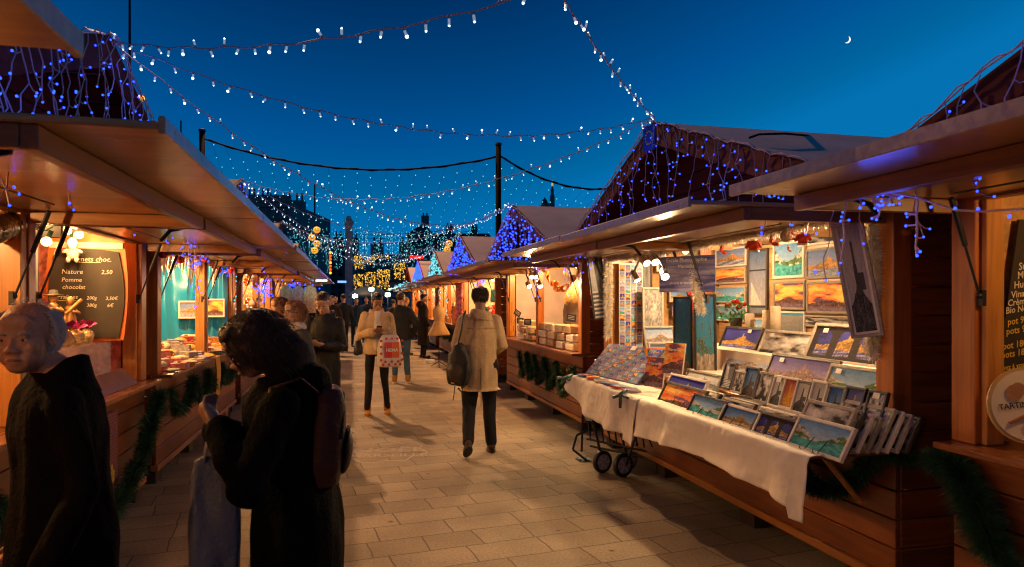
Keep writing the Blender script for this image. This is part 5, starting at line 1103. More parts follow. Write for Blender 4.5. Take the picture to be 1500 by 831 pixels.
# dressmaker dummy on a stand
mp_ = P(643, 538, Z=0); mn = thing('dressmaker_dummy', 'headless dressmaker dummy in a beige apron dress on a thin tripod stand', 'mannequin', mp_, .4); q = MB()
def ring(z, w_, d_, n=16, cx=0, cy=0): return [Vector((cx+w_*math.cos(a), cy+d_*math.sin(a), z)) for a in np.linspace(0, 2*PI, n+1)[:-1]]
q.rings([ring(z, a, b) for z, a, b in ((1.05, .12, .10), (1.12, .125, .10), (1.25, .15, .12), (1.36, .16, .11), (1.42, .13, .08), (1.46, .05, .05), (1.51, .045, .045))]); q.build('torso', mat('linen_torso', (.55, .38, .18), .7), mn, True)
q = MB(); q.rings([ring(z, a, b, 24) for z, a, b in ((.76, .28, .24), (.80, .275, .235), (.95, .19, .16), (1.06, .130, .11), (1.09, .128, .106))]); q.V = [(a*(1+.04*math.sin(6*math.atan2(b, a))), b*(1+.04*math.sin(6*math.atan2(b, a))), c) for a, b, c in q.V]; q.build('skirt', mat('beige_linen', (.52, .33, .13), .8), mn, True)
q = MB(); q.tube([(0, 0, .06), (0, 0, 1.06)], .012, 8); [q.tube([(0, 0, .14), (.22*math.cos(a), .22*math.sin(a), .012)], .010, 6) for a in (0, 2.1, 4.2)]; q.build('stand', M['blackm'], mn)
bx_ = MB(); bx_.bx(-.12, .12, -.08, .08, 0, .08); o = bx_.build('floor_box', M['white'], bevel=.004); p = P(637, 533, Z=0); o.location = p+Vector((-.1, .2, .001)); tag(o, 'small white box on the ground beside the dummy stand', 'box')
# ------------------------------------------------------------------ nearest right chalet: slate and round plaque
sl = thing('menu_board', 'black slate with white and yellow prices at the right edge, its left side slanting', 'menu board', P(1462, 580, Y=2.5), 0); q = MB(); q.add([(-.03, 0, -.05), (.45, 0, -.05), (.45, 0, .80), (.12, 0, .80), (-.03, .012, -.05), (.45, .012, -.05), (.45, .012, .80), (.12, .012, .80)], [(0, 1, 2, 3), (7, 6, 5, 4), (0, 3, 7, 4)]); q.build('slate', M['slate'], sl)
BT = [('Saucissons', 478, 432, 0), ('Moutarde', 474, 442, 0), ('Huile d\'olive', 470, 452, 0)]
def wr(s, px, py, m_, sz):
    p = P(px, py, Y=2.5)-sl.location; text_part(s, sz*.9, m_, sl, (p.x, -.004, p.z), rot=(PI/2, -.12, 0), shear=.15, bold=.0006)
for s, px, py, m_, sz in [('Sucres', 1491, 396, 'w', .052), ('Moutardes', 1489, 409, 'w', .052), ('Huile d\'olive', 1484, 423, 'w', .050), ('Vinaigre', 1480, 437, 'w', .048), ('Crème de', 1475, 449, 'w', .046), ('Bio Noisette', 1472, 460, 'w', .046), ('1 pot 90gr', 1466, 478, 'y', .048), ('3 pots 90gr', 1464, 492, 'y', .048), ('1 pot 180gr', 1459, 514, 'y', .048), ('3 pots 180gr', 1457, 527, 'y', .048), ('Pensez à vos', 1456, 545, 'y', .036), ('Cadeaux de', 1457, 554, 'y', .038), ('Noël', 1462, 563, 'y', .040)]:
    wr(s, px, py, M['chalkw'] if m_ == 'w' else M['chalky'], sz)
rp = thing('round_plaque', 'round cream plaque with biscuits and fruit and the word TARTINE at the right edge', 'sign', P(1503, 594, Y=2.38), -.3); rp.rotation_euler = (Matrix.Rotation(-.35, 4, 'Z') @ Matrix.Rotation(-.12, 4, 'X')).to_euler()
q = MB(); q.lathe([(.155, 0), (.165, .006), (.165, .018)], n=48, R=RX(PI/2)); q.build('rim', mat('plaque_gold', (.5, .33, .12), .5), rp); q = MB(); q.lathe([(.150, -.002), (.152, .002)], n=48, R=RX(PI/2)); q.build('face', mat('plaque_cream', (.68, .6, .42), .5, var=.08), rp).location = (0, -.02, 0)
text_part('TARTINE', .034, FR['dark'], rp, (-.125, -.030, -.022), rot=(PI/2, -.15, 0), bold=.0008)
for k, (x, z, r_, c) in enumerate([(-.06, .055, .034, 'waffle'), (-.045, .068, .030, 'waffle'), (.02, .09, .035, 'dark'), (-.005, -.085, .026, 'orange'), (.05, -.075, .03, 'orange')]):
    q = MB(); q.lathe([(r_*.8, -.003), (r_, 0)], (x, -.032-.001*k, z), 20, RX(PI/2)); q.build('painted_food', mat('paint_food%d' % k, {'waffle': (.35, .18, .08), 'dark': (.04, .03, .03), 'orange': (.7, .36, .05)}[c], .5), rp)
q = MB(); q.tube([(-.09, -.031, -.075), (-.03, -.031, -.045), (.05, -.031, -.03)], .012, 6, sq=.3); q.build('painted_ribbon', mat('paint_ribbon', (.35, .1, .03), .5), rp)
# ------------------------------------------------------------------ plaza behind: poles, LED canopy, golden curtains, buildings
PB = mat('black_wood', (.006, .005, .005), 1, spec=.1)
def pole(px, py, D, r0, r1, label, name='wooden_pole', top=None):
    p = P(px, py, D=D); t = thing(name, label, 'pole', (p.x, p.y, 0), 0); q = MB(); q.tube([(0, 0, 0), (0, 0, p.z*.5), (0, 0, p.z)], [r0, (r0+r1)/2, r1], 10); q.build('shaft', PB, t, True)
    q = MB(); q.lathe([(r1*1.3, p.z-.02), (r1*1.3, p.z+.05), (.01, p.z+.09)], n=10); q.build('cap', M['black'], t); return t
pole(730, 212, 25, .12, .10, 'tall dark wooden pole behind the right hand chalets'); pole(296, 192, 25, .12, .10, 'tall dark wooden pole behind the left hand chalets'); pole(1010, 226, 27, .12, .10, 'dark pole hidden behind the roof of chalet 30')
pole(461, 272, 75, .16, .08, 'thin distant mast above the left hatches', 'flag_mast'); pole(265, 178, 60, .14, .06, 'thin mast tip right of the big light mast', 'flag_mast')
lm = pole(190, -60, 28, .10, .035, 'very tall slim dark light mast at the top left', 'light_mast')
mx = thing('mask_lantern', 'cluster of golden lanterns on the tall light mast', 'lantern', P(199, 155, D=28), 0, 'golden face lanterns'); q = MB(); [q.ell((rnd(-.12, .2), 0, z), (.17, .16, .14), n=12, m=8) for z in (-.25, 0, .3)]; q.build('lantern_body', mat('gold_lantern', (.5, .3, .05), .4, emis=(1, .5, .08), estr=.5), mx, True); q = MB(); [q.ell((x, -.15, z), (.04, .04, .025), n=6, m=4) for x, z in ((0, .33), (.12, .33), (.05, .02), (.15, .02), (.05, -.22))]; q.build('lit_eyes', M['ledgold'], mx)
q = MB(); q.ell((0, 0, 0), (.24, .2, .22), n=14, m=10); q.m = 1; q.ell((-.08, -.18, .05), (.05, .05, .04), n=6, m=4); q.ell((.08, -.18, .05), (.05, .05, .04), n=6, m=4); q.box((0, -.19, -.08), (.14, .05, .03)); fm = q.mesh('mask_lantern', True); fm.materials.append(mat('gold_lantern_face', (.6, .35, .05), .4, emis=(1, .45, .04), estr=.45)); fm.materials.append(FR['dark'])
for i, (px, py, l) in enumerate([(464, 337, 'top golden lantern with a face, above the left crowd'), (457, 348, 'second golden face lantern, slightly left'), (464, 357, 'third golden face lantern of the left column'), (461, 367, 'lowest golden face lantern of the left column'), (658, 357, 'golden face lantern above the teal gable'), (655, 366, 'lower golden face lantern near the blue gable')]):
    o = D_.objects.new('mask_lantern', fm); C.objects.link(o); o.location = P(px, py, D=34); tag(o, l, 'lantern', 'golden face lanterns'); o.scale = (.75,)*3
def hang(a, b, sag, label, n=40):
    pts = sagline(a, b, sag, n); t = thing('overhead_cable', label, 'cable', a, 0, 'black cables carrying the LED canopy'); q = MB(); q.tube([p-Vector(a) for p in pts], .035, 5); q.tube([p-Vector(a)+Vector((0, 0, .04*math.sin(i*1.3))) for i, p in enumerate(pts)], .02, 4); q.build('cable_core', M['cable'], t, True); return pts
ca = hang(P(298, 203, D=25), P(728, 230, D=25), .78, 'black cable sagging between the two wooden poles'); cb = hang(P(733, 229, D=25), P(1010, 230, D=27), 1.25, 'black cable sagging from the right pole behind the chalet roof')
random.seed(20); canopy = thing('led_canopy', 'wide canopy of teal LED strings spread above the far end of the market', 'string lights', (0, 25, 0)); O = canopy.location; starts = [(p, None) for p in ca[1::2]]+[(p, None) for p in cb[1:26:2]]
q_l = MB(); led_m = MB(); led_m.ell((0, 0, 0), .020, n=5, m=4); led_m = led_m.mesh('led'); led_m.materials.append(M['ledteal']); cnt = 0
for i, (p, _) in enumerate(starts):
    rel = p; px = 750+1000*((p.x*C_-p.y*S_)/(p.x*S_+p.y*C_)); e = P(515+(px-515)*.60, 398+rnd(-5, 5), D=62); q = MB(); pts = sagline(p, e, .5, 24); q.tube([a-O for a in pts], .004, 3); q.build('cable', M['cable'], canopy)
    for k, (a, d) in enumerate(resample(pts, 1.3, rnd(0, 1))):
        j = Vector((rnd(-.05, .05), 0, rnd(-.1, .1)))
        if cnt < 99 and k < 3: o = D_.objects.new('led', led_m); C.objects.link(o); o.parent = canopy; o.location = a+j-O; cnt += 1
        else: s_ = .016*(1+.02*k); q_l.ell(a+j-O, s_, n=5, m=3)
tag(q_l.build('led_swarm', M['ledteal'], canopy), kind='stuff')
for r_, (D, y0, y1, n_) in enumerate([(44, 350, 398, 13), (50, 338, 402, 12), (58, 345, 400, 14)]):
    t = thing('led_curtain', ['nearest teal LED curtain of short hanging strands', 'middle teal LED curtain of short hanging strands', 'farthest teal LED curtain of short hanging strands'][r_], 'string lights', (0, 0, 0), 0, 'teal LED curtains hung across the plaza'); ql = MB(); wq = MB()
    a, b = P(425, y0, D=D), P(700, y0-8, D=D); top = sagline(a, b, .5, 30); wq.tube(top, .02, 4)
    for i in range(n_):
        p = a.lerp(b, (i+.5)/n_)
        for s in range(3):
            x = p+Vector((rnd(-.35, .35), rnd(-.3, .3), 0)); L_ = D*(y1-y0)/1000*rnd(.4, 1.1); k = int(L_/.24); wq.tube([x, x+Vector((0, 0, -L_))], .008, 3)
            for j in range(k): ql.ell(x+Vector((rnd(-.14, .14), 0, -L_*j/k+rnd(-.1, .1))), .027, n=5, m=3)
    wq.build('cable', M['cable'], t); tag(ql.build('led_swarm', M['ledteal'], t), kind='stuff')
def gold_curtain(l, r, y0, y1, D, label):
    a, b = P(l, y0, D=D), P(r, y0, D=D); c = P(l, y1, D=D); t = thing('gold_light_curtain', label, 'light curtain', a, 0, 'golden light curtains on the far facade'); q = MB(); h = a.z-c.z; w_ = (b-a).length; u_ = (b-a)/w_
    for i in range(int(w_*h*120)):
        x, z = rnd(0, w_), rnd(0, 1)**1.25*h; q.ell(u_*x+Vector((0, rnd(-.1, .1), -z)), rnd(.016, .034), n=5, m=3)
    tag(q.build('led_swarm', M['ledgold'], t), kind='stuff'); q = MB(); [q.tube([u_*x, u_*x+Vector((0, 0, -h))], .008, 3) for x in np.linspace(0, w_, 7)]; q.tube([(0, 0, 0), tuple(u_*w_)], .03, 4); q.build('net', M['cable'], t)
for a in [(518, 533, 375, 394, 'upper left golden curtain'), (534, 549, 375, 388, 'upper middle golden curtain'), (552, 571, 374, 379, 'shallow golden strip at the upper right'), (518, 532, 402, 427, 'lower left golden curtain'), (534, 550, 399, 424, 'lower middle golden curtain'), (552, 571, 395, 424, 'lower right golden curtain'), (577, 594, 385, 410, 'separate golden curtain beside the blue gable')]: gold_curtain(*a[:4], 52, a[4]+' on the far building')
# buildings
M['night_stone'] = mat('night_stone', (.16, .14, .13), .85, var=.3, vscale=.4); M['dark_roof'] = mat('slate_roof', (.05, .05, .055), .8); M['win'] = mat('dark_window', (.02, .02, .025), .2); M['litwin'] = glow('lit_window', (1, .55, .15), .9)
def building(l, r, ytop, D, label, depth=12, floors=4, cols=8, roofh=0, lit=(), name='town_building', chim=3, seed=0):
    random.seed(seed); a, b = P(l, ytop, D=D), P(r, ytop, D=D); w_ = (b-a).length; ang = math.atan2(b.y-a.y, b.x-a.x); t = thing(name, label, 'building', (a.x, a.y, 0), ang, 'dark buildings round the plaza'); H = a.z-roofh
    q = MB(); q.bx(0, w_, 0, depth, 0, H); q.bx(-.2, w_+.2, -.25, 0, H-.5, H-.1); q.bx(-.1, w_+.1, -.12, 0, H*.25, H*.25+.25); q.build('wall', M['night_stone'], t)
    if roofh:
        q = MB(); q.add([(-.3, -.3, H), (w_+.3, -.3, H), (w_+.3, depth, H), (-.3, depth, H), (roofh*.6, depth*.35, H+roofh), (w_-roofh*.6, depth*.35, H+roofh)], [(0, 1, 5, 4), (1, 2, 5), (2, 3, 4, 5), (3, 0, 4), (3, 2, 1, 0)]); rf_ = q.build('roof', M['dark_roof'], t)
    else:
        q = MB(); q.bx(-.1, w_+.1, -.1, .2, H+.001, H+.6); rf_ = q.build('parapet', M['night_stone'], t)
    for k in range(chim):
        x = w_*(k+.6)/chim; q = MB(); q.bx(x-.5, x+.5, depth*.3, depth*.3+.8, H, H+roofh+.6+rnd(0, .5)); [q.lathe([(.12, H+roofh+.6), (.1, H+roofh+1.5)], (x+d, depth*.3+.4, 0), 6) for d in (-.25, .25)]; q.build('chimney', M['night_stone'], rf_)
    fh = H/floors; n_ = 0
    for f_ in range(floors):
        for c_ in range(cols):
            if n_ >= 90: break
            x = w_*(c_+.5)/cols; z = fh*(f_+.28); ww = min(1.1, w_/cols*.45); q = MB(); q.bx(x-ww/2, x+ww/2, -.03, .02, z, z+fh*.5); q.bx(x-ww/2-.1, x+ww/2+.1, -.18, -.03, z-.15, z-.02); q.build('window', M['litwin'] if (f_, c_) in lit else M['win'], t); n_ += 1
    return t
building(590, 745, 335, 95, 'long dark building with a hipped roof and two lit windows', 20, 4, 14, 5, lit=((3, 6), (3, 8)), seed=1, chim=4)
building(599, 628, 322, 92, 'dark taller gabled block at the left end of the long building', 14, 5, 3, 2, seed=2, chim=1)
building(362, 424, 296, 62, 'dark stone block with an uneven roofline above the left hatches', 14, 5, 5, 0, seed=3, chim=3)
building(330, 372, 288, 66, 'dark house with chimneys at the left, mostly behind the hatches', 14, 5, 4, 1.5, seed=9, chim=2)
building(418, 515, 352, 80, 'low dark range of houses behind the left lantern column', 14, 4, 9, 3, lit=((2, 3),), seed=4, chim=4)
building(512, 600, 368, 56, 'dark facade carrying the golden light curtains', 12, 3, 6, 2.5, seed=5, chim=2)
building(745, 1500, 372, 120, 'long dark row of houses hidden behind the right hand chalets', 16, 4, 20, 4, seed=6, chim=6)
building(-420, 330, 378, 70, 'dark row of houses hidden behind the left hand chalets', 16, 4, 18, 3, seed=7, chim=5)
ob = thing('stone_column', 'tall pale stone column standing before the golden curtains', 'column', P(511, 455, D=43).xy.to_3d(), 0); q = MB(); q.lathe([(.36, 0), (.36, .6), (.25, .7), (.22, 6.3), (.30, 6.4), (.30, 6.6), (.2, 6.65), (.12, 6.9)], n=12); q.build('shaft', mat('grey_stone', (.3, .28, .27), .8, var=.3, vscale=3), ob)
q = MB(); q.bx(-.55, .55, -.55, .55, 0, .35); q.build('plinth', M['night_stone'], ob)
# hill with church
hv = []; n_ = 60
for i in range(n_+1):
    x = -260+900*i/n_; pk = math.exp(-((x-215)/150)**2); hv.append((x, 24+46*pk+4*noise.noise(Vector((x*.02, 0, 0)))))
q = MB(); q.add([(x, 640, 0) for x, z in hv]+[(x, 720, z) for x, z in hv]+[(x, 900, 0) for x, z in hv], [(i, i+1, n_+2+i, n_+1+i) for i in range(n_)]+[(n_+1+i, n_+2+i, 2*n_+3+i, 2*n_+2+i) for i in range(n_)]); tag(q.build('hill', mat('night_hill', (.04, .045, .035), .9, var=.4, vscale=.02), None, True), kind='structure')
cp_ = P(809, 303, D=700); ch = thing('hilltop_church', 'church with a slender bell tower and gilded top on the distant hill', 'church', (cp_.x, cp_.y, cp_.z-4)); q = MB(); q.bx(-9, -1, -4, 12, 0, 7); q.bx(-2, 2, -2, 2, 0, 14); q.build('nave', M['night_stone'], ch)
q = MB(); q.lathe([(2.4, 14), (2.4, 16), (1.7, 16.2), (1.7, 21), (2.0, 21.2), (1.0, 23), (.8, 25)], n=10); q.build('bell_tower', M['night_stone'], ch); q = MB(); q.lathe([(.8, 25), (1.1, 26.5), (.7, 29.5), (.2, 31)], n=8); q.build('gilded_figure', mat('glowing_gilding', (.7, .5, .1), .4, emis=(1, .7, .2), estr=.35), ch)  # emission put into the gilded figure so that it looks lit
q = MB(); q.lathe([(3.2, 7), (3.2, 9), (2.5, 11), (1, 12.4), (.3, 14)], (-7, 4, 0), 12); q.build('dome', M['dark_roof'], ch)
# flood lights, tent, red light
for i, (px, py) in enumerate([(520, 434), (544, 424), (568, 432)]):
    t = thing('flood_light', ['left cold white floodlight dazzling above the crowd', 'middle cold white floodlight, highest of the three', 'right cold white floodlight beside the woman\'s head'][i], 'floodlight', P(px, py, D=31), 0, 'cold floodlights behind the crowd'); q = MB(); q.box((0, .08, 0), (.28, .14, .2)); q.build('housing', M['black'], t, bevel=.02); q = MB(); q.ell((0, -.0, 0), (.11, .04, .09), n=12, m=8); q.build('lens', glow('cold_flood', (.55, 1, .95), 30), t, True); q = MB(); q.tube([(0, .1, -.1), (0, .1, -t.location.z)], .025, 6); q.build('stand', M['blackm'], t)
    light('flood', 'SPOT', (0, -.12, 0), 130, (.5, 1, .92), .1, t, spot_size=2.4, spot_blend=.5).rotation_euler = (1.2, 0, 0)
tn = thing('market_umbrella', 'dark blue domed canopy between the floodlights', 'umbrella', P(540, 480, D=34).xy.to_3d()); q = MB(); q.lathe([(1.0, 1.75), (.95, 1.9), (.7, 2.12), (.35, 2.25), (.02, 2.3)], n=20); q.build('canopy', mat('navy_canvas', (.02, .045, .08), .6), tn, True); q = MB(); q.tube([(0, 0, 0), (0, 0, 2.2)], .025, 8); q.build('pole', M['blackm'], tn)
rd_ = thing('red_neon', 'red glowing roof edge strip beyond the blue gable', 'neon light', P(610, 377, D=48)); q = MB(); q.box((0, 0, 0), (1.0, .1, .22)); q.build('tube', glow('red_neon', (1, .02, .01), .8), rd_); q = MB(); q.box((0, .12, .02), (1.1, .1, .34)); q.build('housing', M['black'], rd_)
for i, px in enumerate((484, 507)):
    t = thing('lantern_column', ['column of red and amber lanterns left of the stone column', 'fainter red lantern column touching the stone column'][i], 'lantern', P(px, 385, D=44), 0, 'red lantern columns'); [ (lambda q, k: (q.ell((0, 0, k*.22), .085 if i == 0 else .06, n=8, m=6), q.build('lantern', glow('lantern_red', (1, .10, .01), 1.1) if k % 3 else glow('lantern_amber', (1, .5, .05), 1.2), t, True)))(MB(), k) for k in range(-3, 4)]; q = MB(); q.tube([(0, 0, -.7), (0, 0, .9)], .01, 4); q.build('cord', M['cable'], t)
bs = thing('neon_sign', 'pale blue neon strip low behind the left crowd', 'neon light', P(501, 413, D=40)); q = MB(); q.box((0, 0, 0), (.5, .06, .12)); q.build('tube', glow('blue_neon', (.25, .5, 1), .9), bs); q = MB(); q.box((0, .06, 0), (.56, .05, .18)); q.build('housing', M['black'], bs)
# crescent moon far away
mo = P(1241, 58, D=900); q = MB(); n_ = 24; R_ = 4.6; v = []
for i in range(n_+1):
    a = -PI/2+PI*i/n_; v.append((R_*math.cos(a), 0, R_*math.sin(a)))
for i in range(n_+1):
    a = -PI/2+PI*i/n_; v.append((R_*.62*math.cos(a), 0, R_*math.sin(a)))
k = len(v); v += [(x, .8, z) for x, y, z in v]
q.add(v, [(i, i+1, n_+2+i, n_+1+i) for i in range(n_)]+[(k+i, k+n_+1+i, k+n_+2+i, k+i+1) for i in range(n_)]+[(i, k+i, k+i+1, i+1) for i in range(n_)]+[(n_+1+i, n_+2+i, k+n_+2+i, k+n_+1+i) for i in range(n_)])
mn_ = q.build('moon', glow('moonlight', (1, .93, .8), 1.1)); mn_.location = mo; mn_.rotation_euler = (0, .55, -.2); tag(mn_, kind='structure')
# cable loop on roof of chalet 30
q = MB(); q.tube([P(a, b, X=X) for a, b, X in ((1098, 202, 2.5), (1112, 197, 2.6), (1150, 196, 2.9), (1185, 199, 3.6), (1215, 204, 4.2), (1240, 208, 4.6))], .008, 6); tag(q.build('roof_cable', M['cable'], None, True), 'thick black cable arching over the grey roof of chalet 30', 'cable')
# unseen floodlight added beside the tall mast to warm the plaza and roofs
fl = thing('added_floodlight', 'unseen added floodlight beside the top of the tall light mast', 'floodlight', lm.location+Vector((4.5, -2.0, 18.0))); q = MB(); q.box((0, 0, 0), (.6, .4, .25)); q.build('housing', M['black'], fl, bevel=.03); q = MB(); q.box((.05, -.05, -.13), (.5, .34, .02)); q.build('lens', glow('added_flood_lens', (1, .62, .28), 20), fl)
light('flood', 'SPOT', (0, 0, -.3), 14500, (1, .50, .21), .35, fl, spot_size=2.3, spot_blend=.3).rotation_euler = (-.45, -.25, 0)
# ------------------------------------------------------------------ people
def remesh(mb, voxel, sm=3, fold=0, fscale=9, seed=0):
    me = mb.mesh('tmp'); o = D_.objects.new('tmp', me); C.objects.link(o)
    m = o.modifiers.new('r', 'REMESH'); m.mode = 'VOXEL'; m.voxel_size = voxel; m.use_smooth_shade = True
    if sm: s = o.modifiers.new('s', 'SMOOTH'); s.factor = .5; s.iterations = sm
    dg = bpy.context.evaluated_depsgraph_get(); dg.update(); r = D_.meshes.new_from_object(o.evaluated_get(dg)); D_.objects.remove(o); D_.meshes.remove(me)
    if fold:
        n = len(r.vertices); nr = [v.normal.copy() for v in r.vertices]
        for v, nn in zip(r.vertices, nr):
            p = v.co; q = Vector((p.x*1.4, p.y*1.4, p.z*.42))*fscale+Vector((seed, 0, 0))
            f = noise.noise(q)+.35*noise.noise(q*2.3); f2 = noise.noise(q*.45)
            v.co = p+nn*(fold*(f*1.2+f2*.9))
    r.polygons.foreach_set('use_smooth', [True]*len(r.polygons)); r.update(); return r
def limb(mb, pts, rs, n=12):
    mb.tube(pts, rs, n)
    for p, r in zip(pts, rs):
        r = r if not isinstance(r, tuple) else (r[0]+r[1])/2; mb.ell(p, r*.99, n=10, m=8)
def hand(mb, w_, d, pn, sc=1, curl=.6, thumb=1):
    """palm leaves wrist w_ along d, palm facing pn; four fingers of unequal length curl towards pn"""
    d = Vector(d).normalized(); pn = Vector(pn); pn = (pn-d*pn.dot(d)).normalized(); s = d.cross(pn).normalized()
    R = Matrix((s, d, pn)).transposed(); c = Vector(w_)+d*.052*sc; mb.ell(c, (.040*sc, .052*sc, .017*sc), R, 12, 8)
    for i, (o, L_) in enumerate(((-.030, .062), (-.010, .074), (.011, .080), (.031, .070))):
        p = Vector(w_)+d*.092*sc+s*o*sc; v = d.copy(); pts = [Vector(w_)+d*.06*sc+s*o*.9*sc, p]
        for k in range(3):
            a = curl*(.6+.35*k); v = (v*math.cos(a)+pn*math.sin(a)).normalized(); p = p+v*L_*sc*(.44, .32, .24)[k]; pts.append(p)
        mb.tube(pts, [.0095*sc, .0092*sc, .0085*sc, .0078*sc, .0065*sc], 8); mb.ell(pts[-1], .0068*sc, n=8, m=6)
    b = Vector(w_)+d*.03*sc-s*.030*sc*thumb; t1 = b+(d*.6-s*.7*thumb+pn*.3).normalized()*.035*sc; t2 = t1+(d*.8-s*.15*thumb+pn*.5).normalized()*.032*sc; t3 = t2+(d*.8+s*.1*thumb+pn*.5).normalized()*.022*sc
    mb.tube([b, t1, t2, t3], [.014*sc, .0115*sc, .010*sc, .0075*sc], 8); mb.ell(t3, .0076*sc, n=8, m=6)
def head_shape(mb, c, R, k=1.0, fem=False, old=False):
    def E(p, r, Q=None): mb.ell(Vector(c)+R @ (Vector(p)*k), tuple(x*k for x in r), R if Q is None else R @ Q, 16, 12)
    E((0, -.016, .034), (.075, .094, .082)); E((0, .028, -.022), (.062, .066, .088)); E((0, .050, -.082), (.034 if not fem else .028, .036, .026)); E((0, .02, -.072), (.050 if not fem else .043, .058, .032))
    E((0, .078, .022), (.052, .016, .012)); E((0, .070, .052), (.052, .026, .034))
    for s in (-1, 1):
        E((s*.040, .060, -.026), (.022, .026, .020)); E((s*.076, -.006, -.012), (.010, .019, .031), RZ(-s*.3)); E((s*.030, .082, -.002), (.0135, .010, .009)); E((s*.013, .098, -.036), (.009, .012, .009))
    E((0, .092, -.008), (.009, .014, .024)); E((0, .104, -.028), (.011, .015, .014)); E((0, .088, -.060), (.024, .011, .006)); E((0, .087, -.071), (.021, .012, .0075)); E((0, .083, -.049), (.020, .010, .010))
    if old:
        E((0, -.016, .034), (.081, .095, .082)); E((0, .026, -.022), (.068, .066, .090)); E((0, .022, -.070), (.057, .058, .036)); E((0, .052, -.085), (.038, .036, .028))
        for s in (-1, 1): E((s*.036, .070, -.056), (.012, .018, .026)); E((s*.030, .083, .014), (.018, .012, .006))
SK = {}
def skin(name, col, r=.5): SK[name] = mat(name, col, r, sss=.15, bump=.15, bscale=140, var=.12, vscale=28)
skin('skin_fair', (.50, .27, .17)); SK['skin_old'] = mat('skin_old', (.50, .24, .12), .55, sss=.1, bump=.35, bscale=60, var=.14, vscale=30); skin('skin_tan', (.34, .17, .10))
M['eyew'] = mat('eye_white', (.55, .50, .45), .2); M['iris'] = mat('dark_iris', (.03, .02, .015), .1); M['lip'] = mat('lips', (.32, .10, .08), .45); M['brow'] = mat('brow_hair', (.05, .035, .025), .8)
def face_details(t, c, R, k=1.0, brow=None, lips=True, closed=False):
    def W(p): return Vector(c)+R @ (Vector(p)*k)
    for s in (-1, 1):
        if not closed:
            q = MB(); q.ell(W((s*.030, .0835, -.001)), (.0115*k, .0075*k, .0045*k), R, 10, 8); e = q.build('eye', M['eyew'], t, True); q = MB(); q.ell(W((s*.030, .0895, -.001)), (.0048*k, .0032*k, .0045*k), R, 8, 6); q.build('iris', M['iris'], e, True)
        else: q = MB(); q.tube([W((s*.018, .093, -.004)), W((s*.030, .0955, -.007)), W((s*.042, .089, -.004))], .0016*k, 5); q.build('eyelashes', M['brow'], t)
        q = MB(); q.tube([W((s*.015, .093, .014)), W((s*.030, .094, .019)), W((s*.046, .082, .014))], [.0032*k, .0042*k, .0025*k], 6); q.build('eyebrow', brow or M['brow'], t, True)
    if lips: q = MB(); q.tube([W((-.022, .094, -.064)), W((-.008, .101, -.063)), W((.008, .101, -.063)), W((.022, .094, -.064))], [.002*k, .0042*k, .0042*k, .002*k], 6); q.build('lips', M['lip'], t, True)
def strands(c, R, k, n, L_, r0, seed, m, t, part='hair', side=None, wave=.01, grav=.8, wdt=.0016, front=.02, base=None, zmin=-.05):
    """scalp hair: many thin tapering locks rooted on the skull"""
    random.seed(seed); q = MB()
    for i in range(n):
        while 1:
            v = Vector((rnd(-1, 1), rnd(-1, 1), rnd(-.75, 1))).normalized(); p = Vector((v.x*.079, v.y*.098-.016, v.z*.087+.034))
            if p.z < zmin+.0 and p.y > -.02: continue
            if p.y > front and p.z < .075: continue
            if side and not side(p): continue
            break
        d = (v*(1.2-grav)+Vector((rnd(-.5, .5), rnd(-.6, .1), .1-.7*grav))).normalized(); pts = [p*.97]; cur = p.copy(); seg = 6; l = L_*rnd(.7, 1.15)
        for j in range(seg):
            g = Vector((0, -.12, -1)); d = (d*(1-grav*.45)+g*grav*.45+Vector((v.x, v.y*.6, 0))*.12).normalized(); w_ = wave*math.sin(j*1.9+i*.7)
            cur = cur+d*l/seg+Vector((w_, w_*.6, 0))
            pc = Vector(((cur.x)/.084, (cur.y+.016)/.102, (cur.z-.034)/.092))
            if pc.length < 1 and cur.z > -.04: pc.normalize(); cur = Vector((pc.x*.084, pc.y*.102-.016, pc.z*.092+.034))
            pts.append(cur.copy())
        P_ = [Vector(c)+R @ (x*k) for x in pts]; q.tube(P_, [wdt*k*(3.2 if j < seg-1 else 1) for j in range(seg)]+[wdt*.5*k], 4, caps=False)
    return q.build(part, m, t, True)
def hair_cap(c, R, k, m, t, parts, part='hair', voxel=.007, fold=.006, fs=40):
    q = MB(); 
    for p, r in parts: q.ell(Vector(c)+R @ (Vector(p)*k), tuple(x*k for x in r), R, 14, 10)
    return link(part, remesh(q, voxel, 2, fold, fs), m, t)
HM = {'white': mat('hair_white', (.55, .50, .45), .5), **{n: mat('hair_'+n, c, .45, bump=.5, bscale=90, var=.4, vscale=40, spec=.4) for n, c in {'black': (.012, .009, .008), 'brown': (.05, .028, .015), 'auburn': (.16, .06, .02), 'grey': (.34, .27, .20), 'blond': (.55, .34, .12), 'darkbrown': (.028, .014, .008), 'ginger': (.28, .12, .04)}.items()}}
def cl(name, col, rough=.8, **k): return mat(name, col, rough, spec=.25, bump=.35, bscale=70, var=.15, vscale=8, **k)
def sleeve(mb, a, b, c, r=(.078, .062, .052)):
    a, b, c = Vector(a), Vector(b), Vector(c); limb(mb, [a, a.lerp(b, .5), b, b.lerp(c, .55), c], [r[0], (r[0]+r[1])/2, r[1], (r[1]+r[2])/2*1.02, r[2]], 14)
